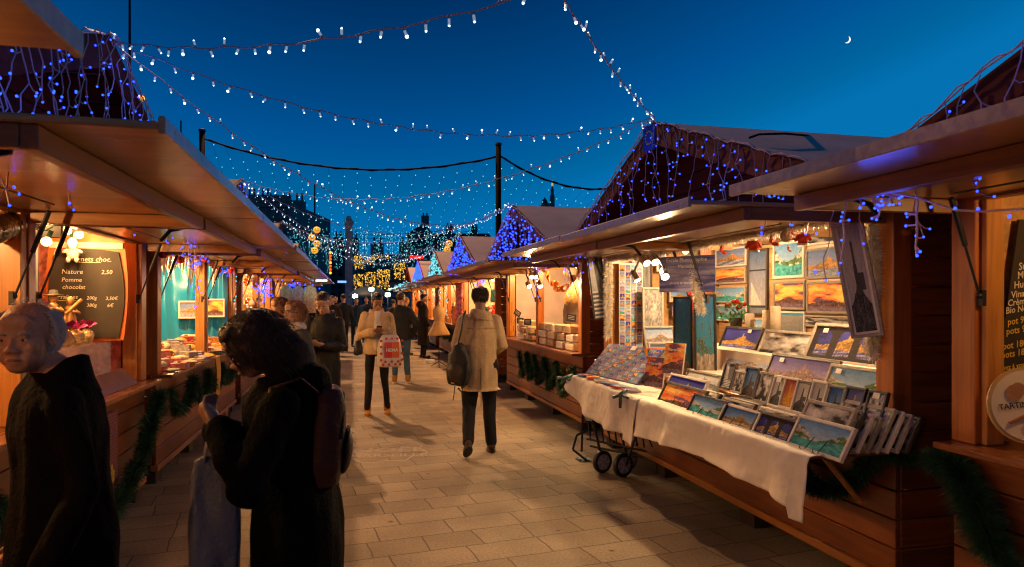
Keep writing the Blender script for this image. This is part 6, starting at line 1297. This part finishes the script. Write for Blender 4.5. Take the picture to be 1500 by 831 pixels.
def person(label, loc, rz, H=1.75, group=None, head=(0, 0), lean=(0, 0), stance=None, arms=None, voxel=.012, skinm='skin_fair', hair=None, coat=None, legs=None, shoes=None, fem=False, old=False, face=1, hands=(1, 1), cat='person', hemz=.80, coatw=1.0, extra=None, pn=((0, 0, 1), (0, 0, 1)), curl=.6, hoff=(0, 0, 0)):
    s = H/1.75; t = thing('person', label, cat, loc, rz, group)
    lx, ly = lean
    st = stance or dict(kl=(-.10, .02, .50), al=(-.105, -.02, .09), kr=(.10, .02, .50), ar=(.105, -.02, .09))
    A = dict(sl=(-.158+lx, -.01+ly, 1.385), el=(-.25+lx, -.05+ly, 1.13), wl=(-.26+lx, .06+ly, .90), sr=(.158+lx, -.01+ly, 1.385), er=(.25+lx, -.05+ly, 1.13), wr=(.26+lx, .06+ly, .90)); A.update(arms or {})
    V = lambda p: Vector(p)*s
    J = {k: V(v) for k, v in {**st, **A}.items()}
    hl, hr = V((-.09, 0, .93)), V((.09, 0, .93)); nb = V((lx, -.025+ly, 1.45)); hc = V((lx+hoff[0], .015+ly+hoff[1], 1.625+hoff[2]))
    R = RZ(head[0]) @ RX(head[1]); k = s*1.0
    b = MB(); b.rings([ring(z*s, w_*s, d_*s, 14, lx*s*f_, ly*s*f_-.01) for z, w_, d_, f_ in ((.86, .11, .08, 0), (1.0, .12, .085, .1), (1.15, .11, .08, .4), (1.33, .130, .085, .8), (1.41, .105, .065, 1), (1.48, .06, .055, 1))])
    b.tube([nb-V((0, .0, .05)), nb+V((0, .0, .03)), hc+R @ V((0, -.02, -.06))], [.062*s, .052*s, .054*s], 12)
    head_shape(b, hc, R, k, fem, old)
    for x in 'lr':
        limb(b, [J['s'+x], J['e'+x], J['w'+x]], [.038*s, .031*s, .023*s]); limb(b, [hl if x == 'l' else hr, J['k'+x], J['a'+x]], [.062*s, .038*s, .028*s])
    for i, x in enumerate('lr'):
        if hands[i]: hand(b, J['w'+x], J['w'+x]-J['e'+x], pn[i], s, curl, 1 if x == 'r' else -1)
    link('body', remesh(b, min(voxel, .0075) if face else voxel, 1), SK[skinm], t)
    if face: face_details(t, hc, R, k, HM['grey'] if old else None, True, face == 2)
    # trousers
    if legs:
        q = MB(); q.rings([ring(z*s, w_*s, d_*s, 14, 0, -.01) for z, w_, d_ in ((.83, .145, .105), (.92, .155, .115), (1.0, .15, .11))]); wd = legs.get('w', 1)
        for x in 'lr':
            h = hl if x == 'l' else hr; K_, a_ = J['k'+x], J['a'+x]; limb(q, [h, h.lerp(K_, .5), K_, K_.lerp(a_, .5), a_+V((0, 0, .01))], [.092*s*wd, .080*s*wd, .062*s*wd, .056*s*wd, .050*s*wd], 14)
        link('trousers', remesh(q, voxel, 2, .007, 11, 3), legs['m'], t)
    if shoes:
        for x in 'lr':
            a_ = J['a'+x]; g = MB(); toe = Vector(st.get('t'+x, (0, 1, 0))); toe = toe.normalized(); side = toe.cross(Vector((0, 0, 1))).normalized(); up = side.cross(toe); Rs = Matrix((side, toe, up)).transposed(); z0 = -a_.z if not st.get('t'+x) else -.075*s
            base = a_+Vector((0, 0, z0)) if not st.get('t'+x) else a_-up*.075*s
            g.ell(base+Rs @ V((0, .06, .035)), (.043*s, .125*s, .036*s), Rs, 14, 8); g.ell(base+Rs @ V((0, -.015, .055)), (.042*s, .055*s, .052*s), Rs, 12, 8)
            if shoes.get('boot'): g.tube([base+Rs @ V((0, -.02, .05)), base+Rs @ V((0, -.022, .155))], [.050*s, .054*s], 12)
            o = link('boot' if shoes.get('boot') else 'shoe', remesh(g, .008, 1), shoes['m'], t)
            q = MB(); n_ = 16; pr = [(math.sin(a)*(.046 if math.cos(a) < .2 else .047), math.cos(a)*.128+.045) for a in np.linspace(0, 2*PI, n_+1)[:-1]]
            q.rings([[base+Rs @ V((x_, y_, z_)) for x_, y_ in pr] for z_ in (.0, .024)]); q.build('sole', shoes.get('sole', M['black']), o)
    if coat:
        q = MB(); w_ = coatw; hz = hemz
        prof = [(hz, .185*w_*coat.get('flare', 1.05), .145*w_*coat.get('flare', 1.05), 0), (hz+.02, .185*w_, .145*w_, 0)]
        for z, a, d_, f_ in ((.90, .18, .14, .0), (1.02, .172, .132, .15), (1.14, .168, .125, .4), (1.28, .185, .13, .7), (1.37, .178, .115, .95), (1.42, .140, .095, 1), (1.452, .10, .08, 1), (1.48, .072, .068, 1)):
            if z > hz+.03: prof.append((z, a*w_, d_*w_, f_))
        q.rings([ring(z*s, a*s, d_*s, 20, lx*s*f_, (ly*f_-.012)*s) for z, a, d_, f_ in prof])
        rr = [x*s*coat.get('arm', 1) for x in (.070, .058, .050)]
        for x in 'lr': sleeve(q, J['s'+x]+V((0, 0, -.005)), J['e'+x], J['w'+x]-(J['w'+x]-J['e'+x]).normalized()*.005, rr)
        if coat.get('hood'): q.ell(nb+V((0, -.09, .0)), (.15*s, .095*s, .10*s)); q.ell(nb+V((0, -.03, .03)), (.12*s, .10*s, .06*s))
        co = link(coat.get('name', 'coat'), remesh(q, voxel, 2, coat.get('fold', .010), coat.get('fs', 8), coat.get('seed', 0)), coat['m'], t)
        if coat.get('collar'):
            q = MB(); ch = coat['collar']; n_ = 22; vs = []
            for z_, r_ in ((-.03, .066), (ch*.5, .072), (ch, .080), (ch*.96, .090), (.0, .108), (-.05, .13)):
                for j in range(n_): a = PI/2+.35+(2*PI-.7)*j/(n_-1); vs.append(nb+V((r_*math.cos(a)*1.05, r_*math.sin(a)*.95, z_+.012*math.sin(a*2)-.055*max(0, math.sin(a))*(1 if z_ > -.02 else .6))))
            q.add(vs, [(i*n_+j, i*n_+j+1, (i+1)*n_+j+1, (i+1)*n_+j) for i in range(5) for j in range(n_-1)]); q.build('collar', coat.get('cm', coat['m']), co, True)
    if hair: hair(t, hc, R, k)
    if extra: extra(t, J, hc, R, s, nb)
    return t
short = lambda m, n=1500, L_=.022, bald=False: (lambda t, c, R, k: (hair_cap(c, R, k, HM[m], t, [((0, -.024, .036), (.0785, .094, .084)), ((0, .01, .075), (.062, .07, .045))] if not bald else [((0, -.035, .0), (.079, .088, .058))], voxel=.006, fold=.003, fs=60),))
def bun(m, long=False):
    def f(t, c, R, k):
        ps = [((0, -.026, .040), (.081, .098, .086)), ((0, .012, .080), (.066, .074, .042))]
        if not long: ps += [((0, -.11, .06), (.04, .035, .04))]
        hair_cap(c, R, k, HM[m], t, ps, voxel=.006, fold=.003, fs=45)
    return f
def bob(m, L_=.12, n=700, seed=1):
    def f(t, c, R, k):
        hair_cap(c, R, k, HM[m], t, [((0, -.026, .038), (.082, .098, .087)), ((0, -.045, -.03), (.078, .075, .07)), ((.06, -.01, -.03), (.026, .04, .06)), ((-.06, -.01, -.03), (.026, .04, .06)), ((0, .02, .085), (.06, .07, .035))], voxel=.006, fold=.006, fs=40)
        strands(c, R, k, n, L_, .08, seed, HM[m], t, 'hair_locks', wave=.006, wdt=.0006)
    return f
# ---- elderly man, left foreground
def old_hair(t, c, R, k):
    hair_cap(c, R, k, HM['grey'], t, [((.048, -.056, .0), (.022, .036, .036)), ((-.048, -.056, .0), (.022, .036, .036)), ((0, -.076, -.010), (.050, .032, .040))], voxel=.004, fold=.002, fs=90)
    strands(c, R, k*1.03, 3600, .034, .08, 3, HM['white'], t, 'hair_wisps', side=lambda p: p.y < .015 and p.z < .085, wave=.002, grav=.7, wdt=.0003, zmin=-.05)
    strands(c, R, k, 260, .020, .08, 5, HM['white'], t, 'thin_crown_hair', side=lambda p: p.z > .05 and p.y < .0, wave=.003, grav=.45, wdt=.00018, front=.2)
M['shirt'] = cl('cream_shirt', (.5, .42, .32))
om = P(72, 831, D=1.85)
person('elderly man with thin white hair, turned to us in a dark overcoat with raised collar', (-.90, 2.42, 0), math.radians(118), 1.63, head=(1.02, -.04), hair=old_hair, coat=dict(m=mat('black_wool_coat', (.005, .0035, .003), .9, spec=.08, bump=.5, bscale=60), collar=.075, name='overcoat', fold=.016, fs=7), legs=dict(m=cl('dark_trousers', (.012, .010, .010))), shoes=dict(m=M['black']), old=True, skinm='skin_old', voxel=.009, hemz=.45, coatw=1.12, hoff=(0, .05, -.03), lean=(0, .02), hands=(1, 1))
# ---- woman in black with rucksack
def wild(t, c, R, k):
    hair_cap(c, R, k, HM['darkbrown'], t, [((0, -.030, .042), (.094, .110, .092)), ((0, -.055, -.03), (.092, .085, .08)), ((.065, .0, -.02), (.038, .055, .075)), ((-.065, .0, -.02), (.038, .055, .075)), ((0, .035, .085), (.07, .055, .040))], voxel=.006, fold=.010, fs=30)
    strands(c, R, k*1.10, 6500, .15, .08, 11, HM['darkbrown'], t, 'hair_locks', wave=.004, grav=1.15, wdt=.00036)
    strands(c, R, k*1.14, 350, .12, .08, 12, HM['darkbrown'], t, 'loose_strands', wave=.012, grav=.8, wdt=.00022)
def ruck(t, J, hc, R, s, nb): pass
person('woman in a long black hooded coat looking down at her hands, seen from behind', (-.20, 2.55, 0), math.radians(98), 1.57, head=(.0, -.55), hair=wild, coat=dict(m=mat('black_padded_coat', (.003, .0028, .003), .9, spec=.08, bump=.5, bscale=60), hood=1, name='padded_coat', fold=.014, fs=7, seed=5, arm=1.3), legs=dict(m=cl('black_trousers', (.01, .01, .01))), shoes=dict(m=M['black']), fem=True, voxel=.010, hemz=.40, coatw=1.27, lean=(0, .06), hoff=(0, .075, -.02), skinm='skin_tan',
       arms=dict(el=(-.25, .17, 1.12), wl=(-.07, .27, 1.30), er=(.25, .14, 1.12), wr=(.08, .27, 1.27)), pn=((.5, 0, 1), (-.5, 0, 1)), curl=.45)
def rucksack(name, label, loc, rz, m, sc=1.0, straps=True, grp=None, tilt=0):
    t = thing(name, label, 'backpack', loc, rz, grp); t.rotation_euler = (tilt, 0, rz); q = MB()
    q.rings([[Vector((w_*sc*math.copysign(abs(math.cos(a))**.7, math.cos(a)), d_*sc*math.copysign(abs(math.sin(a))**.7, math.sin(a)), z*sc)) for a in np.linspace(0, 2*PI, 25)[:-1]] for z, w_, d_ in ((-.23, .06, .04), (-.22, .12, .075), (-.12, .145, .085), (.05, .14, .08), (.15, .12, .07), (.21, .08, .05), (.225, .03, .02))])
    link('bag_body', remesh(q, .01, 2, .006, 9), m, t); q = MB(); q.ell((0, -.085*sc, -.07*sc), (.105*sc, .035*sc, .11*sc), n=16, m=12); pk = link('front_pocket', remesh(q, .009, 1, .004, 10), m, t)
    q = MB(); q.tube([(.105*sc*math.cos(a), -.10*sc+.012*abs(math.cos(a)), -.07*sc+.11*sc*math.sin(a)) for a in np.linspace(.2, PI-.2, 16)], .003, 5); q.build('zip', M['black'], pk)
    q = MB(); q.tube([(.12*sc*math.cos(a), -.055*sc, .0*sc+.19*sc*math.sin(a)) for a in np.linspace(0, PI, 20)], .0035, 5); q.build('zip', M['black'], t); q = MB(); q.box((.05*sc, -.122*sc, .0), (.03, .002, .006)); q.build('badge', M['steel'], t)
    if straps:
        for s in (-1, 1): q = MB(); q.tube([(s*.06*sc, .06*sc, .19*sc), (s*.075*sc, .14*sc, .25*sc), (s*.09*sc, .26*sc, .20*sc), (s*.10*sc, .30*sc, .0), (s*.10*sc, .20*sc, -.16*sc), (s*.09*sc, .06*sc, -.2*sc)], [(.022, .005)]*6, 8); q.build('strap', m, t)
    return t
rucksack('backpack', 'dark plum rucksack on the back of the woman in black', (-.085, 2.49, 1.13), math.radians(96), cl('plum_nylon', (.04, .014, .011), .6), .78, tilt=.10)
# big blue carrier
def soft_bag(name, label, loc, rz, w_, d_, h, m, cat='bag', handles=True, deco=None, seed=0, fold=.012):
    t = thing(name, label, cat, loc, rz); q = MB()
    q.rings([[Vector((a_*w_*math.copysign(abs(math.cos(a))**.5, math.cos(a)), b_*d_*math.copysign(abs(math.sin(a))**.5, math.sin(a)), z)) for a in np.linspace(0, 2*PI, 25)[:-1]] for z, a_, b_ in ((0, .80, .85), (.015, .97, .98), (h*.25, 1.0, 1), (h*.55, .98, .92), (h*.8, .86, .65), (h*.94, .72, .36), (h, .62, .2))])
    link('bag_body', remesh(q, .009, 2, fold, 8, seed), m, t)
    if handles:
        for s in (-1, 1): q = MB(); q.tube([(-.35*w_, s*.12*d_, h*.97), (-.2*w_, s*.1*d_, h*1.12), (0, 0, h*1.22), (.2*w_, s*.1*d_, h*1.12), (.35*w_, s*.12*d_, h*.97)], [(.018, .004)]*5, 8); q.build('handle', m, t, True)
    if deco: deco(t)
    return t
soft_bag('carrier_bag', 'large crumpled dark blue carrier bag hanging from the arm of the woman in black', (-.465, 2.52, .64), .35, .085, .06, .42, cl('navy_plastic', (.11, .12, .17), .35), seed=4, fold=.02)
# ---- man in the beige coat
M['trench'] = cl('beige_coat', (.50, .35, .19), .8)
def trench_extra(t, J, hc, R, s, nb):
    q = MB(); q.tube([(0, -.152*s, .50*s+.01), (0, -.158*s, .70*s), (0, -.150*s, .90*s)], .0035, 5); q.build('back_vent_shade', mat('seam_shadow', (.12, .08, .04), .9), t); q = MB(); q.tube([(.17*s*math.sin(a), (-.012-.142*math.cos(a))*s, 1.30*s+.01*math.cos(a)) for a in np.linspace(-1.0, 1.0, 16)], .0032, 5); q.build('yoke_seam', M['trench'], t)  # back vent is a dark strip, its shade put into the colour
def wispy(t, c, R, k):
    hair_cap(c, R, k, HM['brown'], t, [((0, -.036, .0), (.080, .086, .056)), ((.05, -.02, .02), (.034, .07, .05)), ((-.05, -.02, .02), (.034, .07, .05))], voxel=.006, fold=.003, fs=60); strands(c, R, k, 900, .04, .08, 8, HM['brown'], t, 'hair_wisps', side=lambda p: p.z < .09 and p.y < .03, wave=.002, grav=.9, wdt=.0006)
person('balding man in a beige raincoat walking away, dark bag on his left shoulder', (1.30, 6.99, 0), math.radians(-6), 1.76, head=(.15, -.10), hair=wispy, coat=dict(m=M['trench'], collar=.045, name='raincoat', fold=.014, fs=6, seed=2, flare=1.22, arm=1.12), legs=dict(m=cl('black_cloth_trousers', (.012, .012, .015)), w=1.18), shoes=dict(m=cl('brown_leather', (.07, .03, .015), .5)), voxel=.012, hemz=.665, coatw=.98, skinm='skin_tan', extra=trench_extra,
       stance=dict(kl=(-.11, .02, .49), al=(-.14, -.24, .165), kr=(.11, .13, .505), ar=(.13, .10, .09), tl=(-.1, 1, -.75)), arms=dict(el=(-.235, .0, 1.13), wl=(-.14, .22, 1.02), er=(.24, .0, 1.12), wr=(.14, .22, 1.02)), face=0)
sb = thing('shoulder_bag', 'worn grey black rucksack slung over the left shoulder of the man in beige', 'backpack', (1.06, 6.86, .98), -.5); q = MB()
q.rings([[Vector((w_*math.cos(a), d_*math.sin(a), z)) for a in np.linspace(0, 2*PI, 21)[:-1]] for z, w_, d_ in ((-.24, .06, .05), (-.22, .11, .07), (-.08, .13, .09), (.08, .11, .08), (.17, .06, .05), (.19, .03, .03))]); link('bag_body', remesh(q, .011, 2, .015, 9, 7), cl('grey_black_nylon', (.03, .027, .024), .5), sb)
q = MB(); q.ell((-.01, -.07, -.10), (.085, .045, .10), n=14, m=10); link('front_pocket', remesh(q, .01, 1, .008, 12), cl('brown_nylon', (.06, .045, .03), .4), sb)
q = MB(); q.tube([(.0, -.03, .17), (.045, -.05, .32), (.05, -.02, .46), (.05, .06, .50)], [(.024, .006)]*4, 8); q.build('strap', M['black'], sb); q = MB(); q.tube([(.08, -.06, .16), (.12, -.075, .02), (.10, -.08, -.18), (.06, -.09, -.30), (.02, -.08, -.26)], [(.012, .003)]*5, 6); q.build('loose_strap', M['black'], sb)
q = MB(); q.tube([(-.04, .0, -.22), (-.06, .02, -.34), (-.07, .02, -.40)], [(.012, .003)]*3, 6); q.build('loose_strap', M['black'], sb); q = MB(); q.box((-.03, -.10, -.21), (.03, .01, .012)); q.build('tag', FR['orange'], sb)
# ---- woman with phone
M['cream_jacket'] = cl('cream_cord_jacket', (.55, .38, .20), .85); M['phone'] = mat('phone_glass', (.01, .01, .012), .1)
def jacket_extra(t, J, hc, R, s, nb):
    q = MB(); q.rings([ring(z*s, w_*s, d_*s, 14, 0, .030*s) for z, w_, d_ in ((.92, .100, .115), (1.1, .085, .112), (1.3, .085, .112), (1.42, .055, .085), (1.47, .045, .060))]); link('white_jumper', remesh(q, .01, 1, .006, 12), cl('white_knit', (.60, .52, .44), .85), t)
    q = MB(); q.tube([(-.21*s, .02, .98*s), (-.215*s, .045*s, 1.2*s), (-.16*s, .09*s, 1.4*s)], [(.010, .004)]*3, 6); q.build('shoulder_strap', M['black'], t)
ph_w = person('young woman in an open cream jacket and tan boots, facing us with a phone', (.345, 9.74, 0), math.radians(183), 1.73, head=(.10, -.55), hair=bun('black'), coat=dict(m=M['cream_jacket'], collar=.05, name='jacket', fold=.012, fs=8, seed=9, arm=1.1, flare=1.0), legs=dict(m=cl('black_leggings', (.012, .012, .014)), w=.86), shoes=dict(m=cl('tan_boots', (.42, .19, .035), .6), boot=1, sole=cl('gum_sole', (.3, .16, .05))), voxel=.010, hemz=.86, coatw=1.02, fem=True, skinm='skin_tan', extra=jacket_extra, face=2, hoff=(0, .045, -.03),
       stance=dict(kl=(-.11, .02, .50), al=(-.15, -.02, .09), kr=(.11, .03, .50), ar=(.13, .0, .09)), arms=dict(el=(-.225, .03, 1.13), wl=(-.075, .26, 1.19), er=(.225, .03, 1.13), wr=(.075, .26, 1.19)), pn=((.45, .1, .9), (-.45, .1, .9)), curl=.75)
f = lambda x, y, z: Vector((.345, 9.74, 0))+RZ(math.radians(183)) @ Vector((x, y, z))
q = MB(); q.box((0, 0, 0), (.075, .15, .009)); o = q.build('phone', M['phone'], bevel=.003); o.location = f(0, .335, 1.225); o.rotation_euler = (.35, 0, math.radians(183)); tag(o, 'dark phone held in both hands by the woman in the cream jacket', 'phone')
def hema(t):
    # lies on the front of the bag: red square, letters, dots
    red = mat('bag_red', (.62, .015, .02), .35); org = mat('bag_orange', (.7, .14, .03), .35)
    q = MB(); q.bx(-.10, .002, -.127, -.121, .13, .34); q.build('red_square', red, t); q = MB(); q.bx(.004, .10, -.1275, -.1215, .13, .34); q.build('orange_square', org, t)
    text_part('HEMA', .062, M['white'], t, (0, -.130, .215), align='CENTER', bold=.002)
    random.seed(2); q = MB()
    for x, z in [(-.15, .10), (-.15, .19), (-.15, .28), (-.15, .36), (.15, .10), (.15, .19), (.15, .28), (.15, .36), (-.09, .08), (0, .08), (.09, .08), (-.08, .39), (.0, .39), (.08, .39), (-.12, .04), (-.04, .04), (.05, .04), (.12, .04)]: q.lathe([(.018, -.003), (.018, .003)], (x*.97, -.122 if abs(x) < .12 else -.113, z), 14, RX(PI/2))
    q.build('dots', red, t)
soft_bag('shopping_bag', 'white plastic shopping bag with red dots and a red and orange square, on her forearm', f(-.15, .26, .69), math.radians(183+180+8), .165, .12, .44, mat('white_polythene', (.66, .60, .54), .28, bump=.3, bscale=14), deco=hema, fold=.004)
hb = soft_bag('handbag', 'small dark handbag at the hip of the woman in the cream jacket', f(.25, -.02, .84), math.radians(200), .06, .05, .20, M['black'], handles=False); q = MB(); q.tube([(0, 0, .19), (.02, .0, .45), (.09, 0, .57)], .006, 5); q.build('strap', M['black'], hb)
# ---- man in dark jacket and jeans
person('man in a dark padded jacket, blue jeans and tan boots walking away, hands in pockets', (.93, 13.35, 0), math.radians(-12), 1.76, head=(-.5, -.05), hair=short('brown'), coat=dict(m=cl('dark_padded', (.020, .022, .022), .7), collar=.05, name='jacket', fold=.012, fs=9, seed=3, arm=1.15), legs=dict(m=cl('blue_denim', (.05, .11, .19), .8), w=1.1), shoes=dict(m=cl('tan_boots_b', (.45, .22, .04), .6), boot=1, sole=M['white']), voxel=.014, hemz=.84, coatw=1.15, stance=dict(kl=(-.10, .0, .50), al=(-.11, -.06, .09), kr=(.10, .06, .50), ar=(.13, .04, .09)), arms=dict(el=(-.30, -.04, 1.12), wl=(-.22, .06, .93), er=(.30, -.04, 1.12), wr=(.22, .06, .93)), face=0, hands=(0, 0))
# ---- trio on the left
def scarf(t, J, hc, R, s, nb):
    q = MB(); q.ell(nb+Vector((0, .02, .03)), (.11*s, .10*s, .055*s)); q.ell(nb+Vector((0, .05, -.01)), (.09*s, .07*s, .05*s)); q.tube([nb+Vector((.03, .09, 0)), nb+Vector((.05, .15, -.16)), nb+Vector((.04, .15, -.36))], [(.05, .022), (.055, .02), (.05, .015)], 12); link('scarf', remesh(q, .009, 1, .010, 16), cl('cream_scarf', (.62, .54, .44), .9), t)
    q = MB()
    for x in (-1, 1):
        q.tube([hc+R @ (Vector((x*.031+.024*math.cos(a), .104, -.002+.019*math.sin(a)))*s) for a in np.linspace(0, 2*PI, 14)], .0018, 5); q.tube([hc+R @ (Vector((x*.055, .10, .002))*s), hc+R @ (Vector((x*.078, .0, .0))*s)], .0018, 5)
    q.tube([hc+R @ (Vector((-.008, .106, .0))*s), hc+R @ (Vector((.008, .106, 0))*s)], .0018, 5); q.build('glasses', FR['dark'], t)
person('woman with short auburn hair, glasses and a cream scarf looking at the stalls', (-.50, 6.55, 0), math.radians(122), 1.60, head=(.15, .08), hair=bob('ginger', .09, 500, 6), coat=dict(m=cl('grey_wool_coat', (.07, .065, .06), .9), name='coat', fold=.008, seed=6), legs=dict(m=cl('charcoal_trousers', (.02, .02, .022))), shoes=dict(m=M['black']), voxel=.012, hemz=.72, coatw=1.1, fem=True, extra=scarf)
person('dark haired man with stubble in a black parka reading his phone beside the scarf woman', (-.28, 7.55, 0), math.radians(165), 1.72, head=(.1, -.55), hair=short('darkbrown'), coat=dict(m=cl('black_parka', (.015, .014, .013), .6), collar=.06, name='parka', fold=.012, seed=8, arm=.98), legs=dict(m=cl('black_jeans', (.015, .015, .018))), shoes=dict(m=M['black']), voxel=.012, hemz=.70, coatw=.93, hoff=(0, .045, -.03), arms=dict(el=(-.22, .04, 1.12), wl=(-.08, .28, 1.16), er=(.22, .04, 1.12), wr=(.10, .28, 1.16)), pn=((.4, 0, 1), (-.4, 0, 1)), curl=.7, face=2)
q = MB(); q.box((0, 0, 0), (.075, .15, .009)); o = q.build('phone', M['phone'], bevel=.003); o.location = Vector((-.28, 7.55, 0))+RZ(math.radians(165)) @ Vector((0, .345, 1.19)); o.rotation_euler = (.35, 0, math.radians(165)); tag(o, 'dark phone in the hands of the man in the black parka', 'phone')
person('woman with ginger hair behind the scarf woman, her face turned to the stall', (-.78, 8.1, 0), math.radians(110), 1.64, head=(.2, 0), hair=bob('auburn', .12, 500, 7), coat=dict(m=cl('brown_coat', (.05, .03, .02), .9), name='coat', fold=.008), legs=dict(m=cl('navy_trousers', (.015, .018, .03))), shoes=dict(m=M['black']), voxel=.014, hemz=.72, fem=True)
# ---- seller in the nougat chalet
def apron(t, J, hc, R, s, nb):
    q = MB(); q.rings([ring(z*s, w_*s, d_*s, 16, 0, -.03) for z, w_, d_ in ((.55, .19, .15), (.9, .185, .15), (1.05, .17, .14), (1.12, .15, .13))]); link('apron', remesh(q, .014, 1, .006, 7), cl('sand_apron', (.55, .36, .16), .8), t)
    strands(hc, R, s*1.02, 1600, .25, .08, 15, HM['blond'], t, 'long_hair', wave=.004, grav=1.25, wdt=.0006, side=lambda p: p.y < .0 or p.z > .08)
person('blond long haired seller with a sand coloured apron bending away inside the nougat chalet', (3.12, 9.25, .162), math.radians(-60), 1.72, head=(0, -.35), hair=bun('blond', True), coat=dict(m=cl('grey_jumper', (.26, .20, .15), .9), name='jumper', fold=.012, seed=1, arm=1.15), legs=dict(m=cl('dark_jeans', (.02, .025, .04))), shoes=dict(m=M['black']), fem=True, voxel=.013, hemz=.86, coatw=1.05, extra=apron, lean=(0, .02), face=0, arms=dict(el=(.3*-1, .12, 1.15), wl=(-.2, .3, 1.0), er=(.32, .10, 1.15), wr=(.22, .30, 1.0)))
# ---- people farther back
crowd = [(1.95, 19.0, -80, 1.78, 'person in a long dark hooded coat leaning over the counter beside the dummy', .35, 'black', (.018, .014, .01)), (1.55, 20.2, -60, 1.68, 'person in a dark red coat behind the long coated shopper', .6, 'ginger', (.10, .012, .012)), (1.30, 22.0, 10, 1.64, 'brown haired shopper half hidden behind the jeans man', .75, 'brown', (.03, .022, .02)),
         (1.75, 23.0, -70, 1.72, 'grey haired shopper at the distant right chalets', .7, 'grey', (.03, .02, .016)), (-.55, 20.5, 170, 1.74, 'dark clothed visitor left of the cream jacketed woman, coming toward us', .75, 'darkbrown', (.03, .017, .012)),
         (-.25, 21.8, 10, 1.80, 'tall visitor in black seen from behind, in the middle of the far crowd', .8, 'black', (.012, .016, .02)), (.15, 24.0, 190, 1.70, 'visitor in a teal lit blue coat between the floodlights', .75, 'brown', (.015, .04, .06)), (-.95, 22.5, 150, 1.68, 'visitor with a fur edged hood in the far left crowd', .7, 'darkbrown', (.035, .02, .016)),
         (-1.25, 24.5, 200, 1.84, 'tallest visitor in the far left crowd', .8, 'black', (.014, .012, .012)), (-1.6, 20.0, 90, 1.70, 'visitor standing at the end of the left hand row', .7, 'brown', (.03, .012, .012)), (.55, 26.5, 175, 1.72, 'visitor in dark blue right of the middle floodlight', .75, 'black', (.015, .02, .04)), (1.0, 28.0, 20, 1.70, 'distant visitor near the right floodlight', .75, 'brown', (.02, .02, .02)),
         (-.6, 27.5, 180, 1.76, 'distant visitor under the left floodlight', .75, 'black', (.02, .02, .022)), (-1.9, 27.0, 160, 1.72, 'distant visitor at the far left edge of the crowd', .75, 'darkbrown', (.025, .016, .014))]
for i, (x, y, rz, H, l, hz, hr_, c) in enumerate(crowd):
    random.seed(50+i); sw_ = rnd(-.08, .08)
    person(l, (x, y, 0), math.radians(rz), H, 'people in the far crowd', head=(rnd(-.4, .4), rnd(-.3, .05)), hair=short(hr_), coat=dict(m=cl('coat_%d' % i, c, .8), name='coat', fold=.010, hood=(i in (0, 7)), seed=i, arm=1.1), legs=dict(m=cl('legs_%d' % i, (.012, .013, .02))), shoes=dict(m=M['black']), voxel=.020, hemz=hz, coatw=1.08, face=0, stance=dict(kl=(-.10, .02+sw_, .50), al=(-.11, -.02+sw_, .09), kr=(.10, .02-sw_, .50), ar=(.11, -.02-sw_, .09)),
           arms=dict(el=(-.27, .02, 1.12), wl=(-.20, .18, .98), er=(.27, .02, 1.12), wr=(.20, .18, .98)) if i % 2 else None)
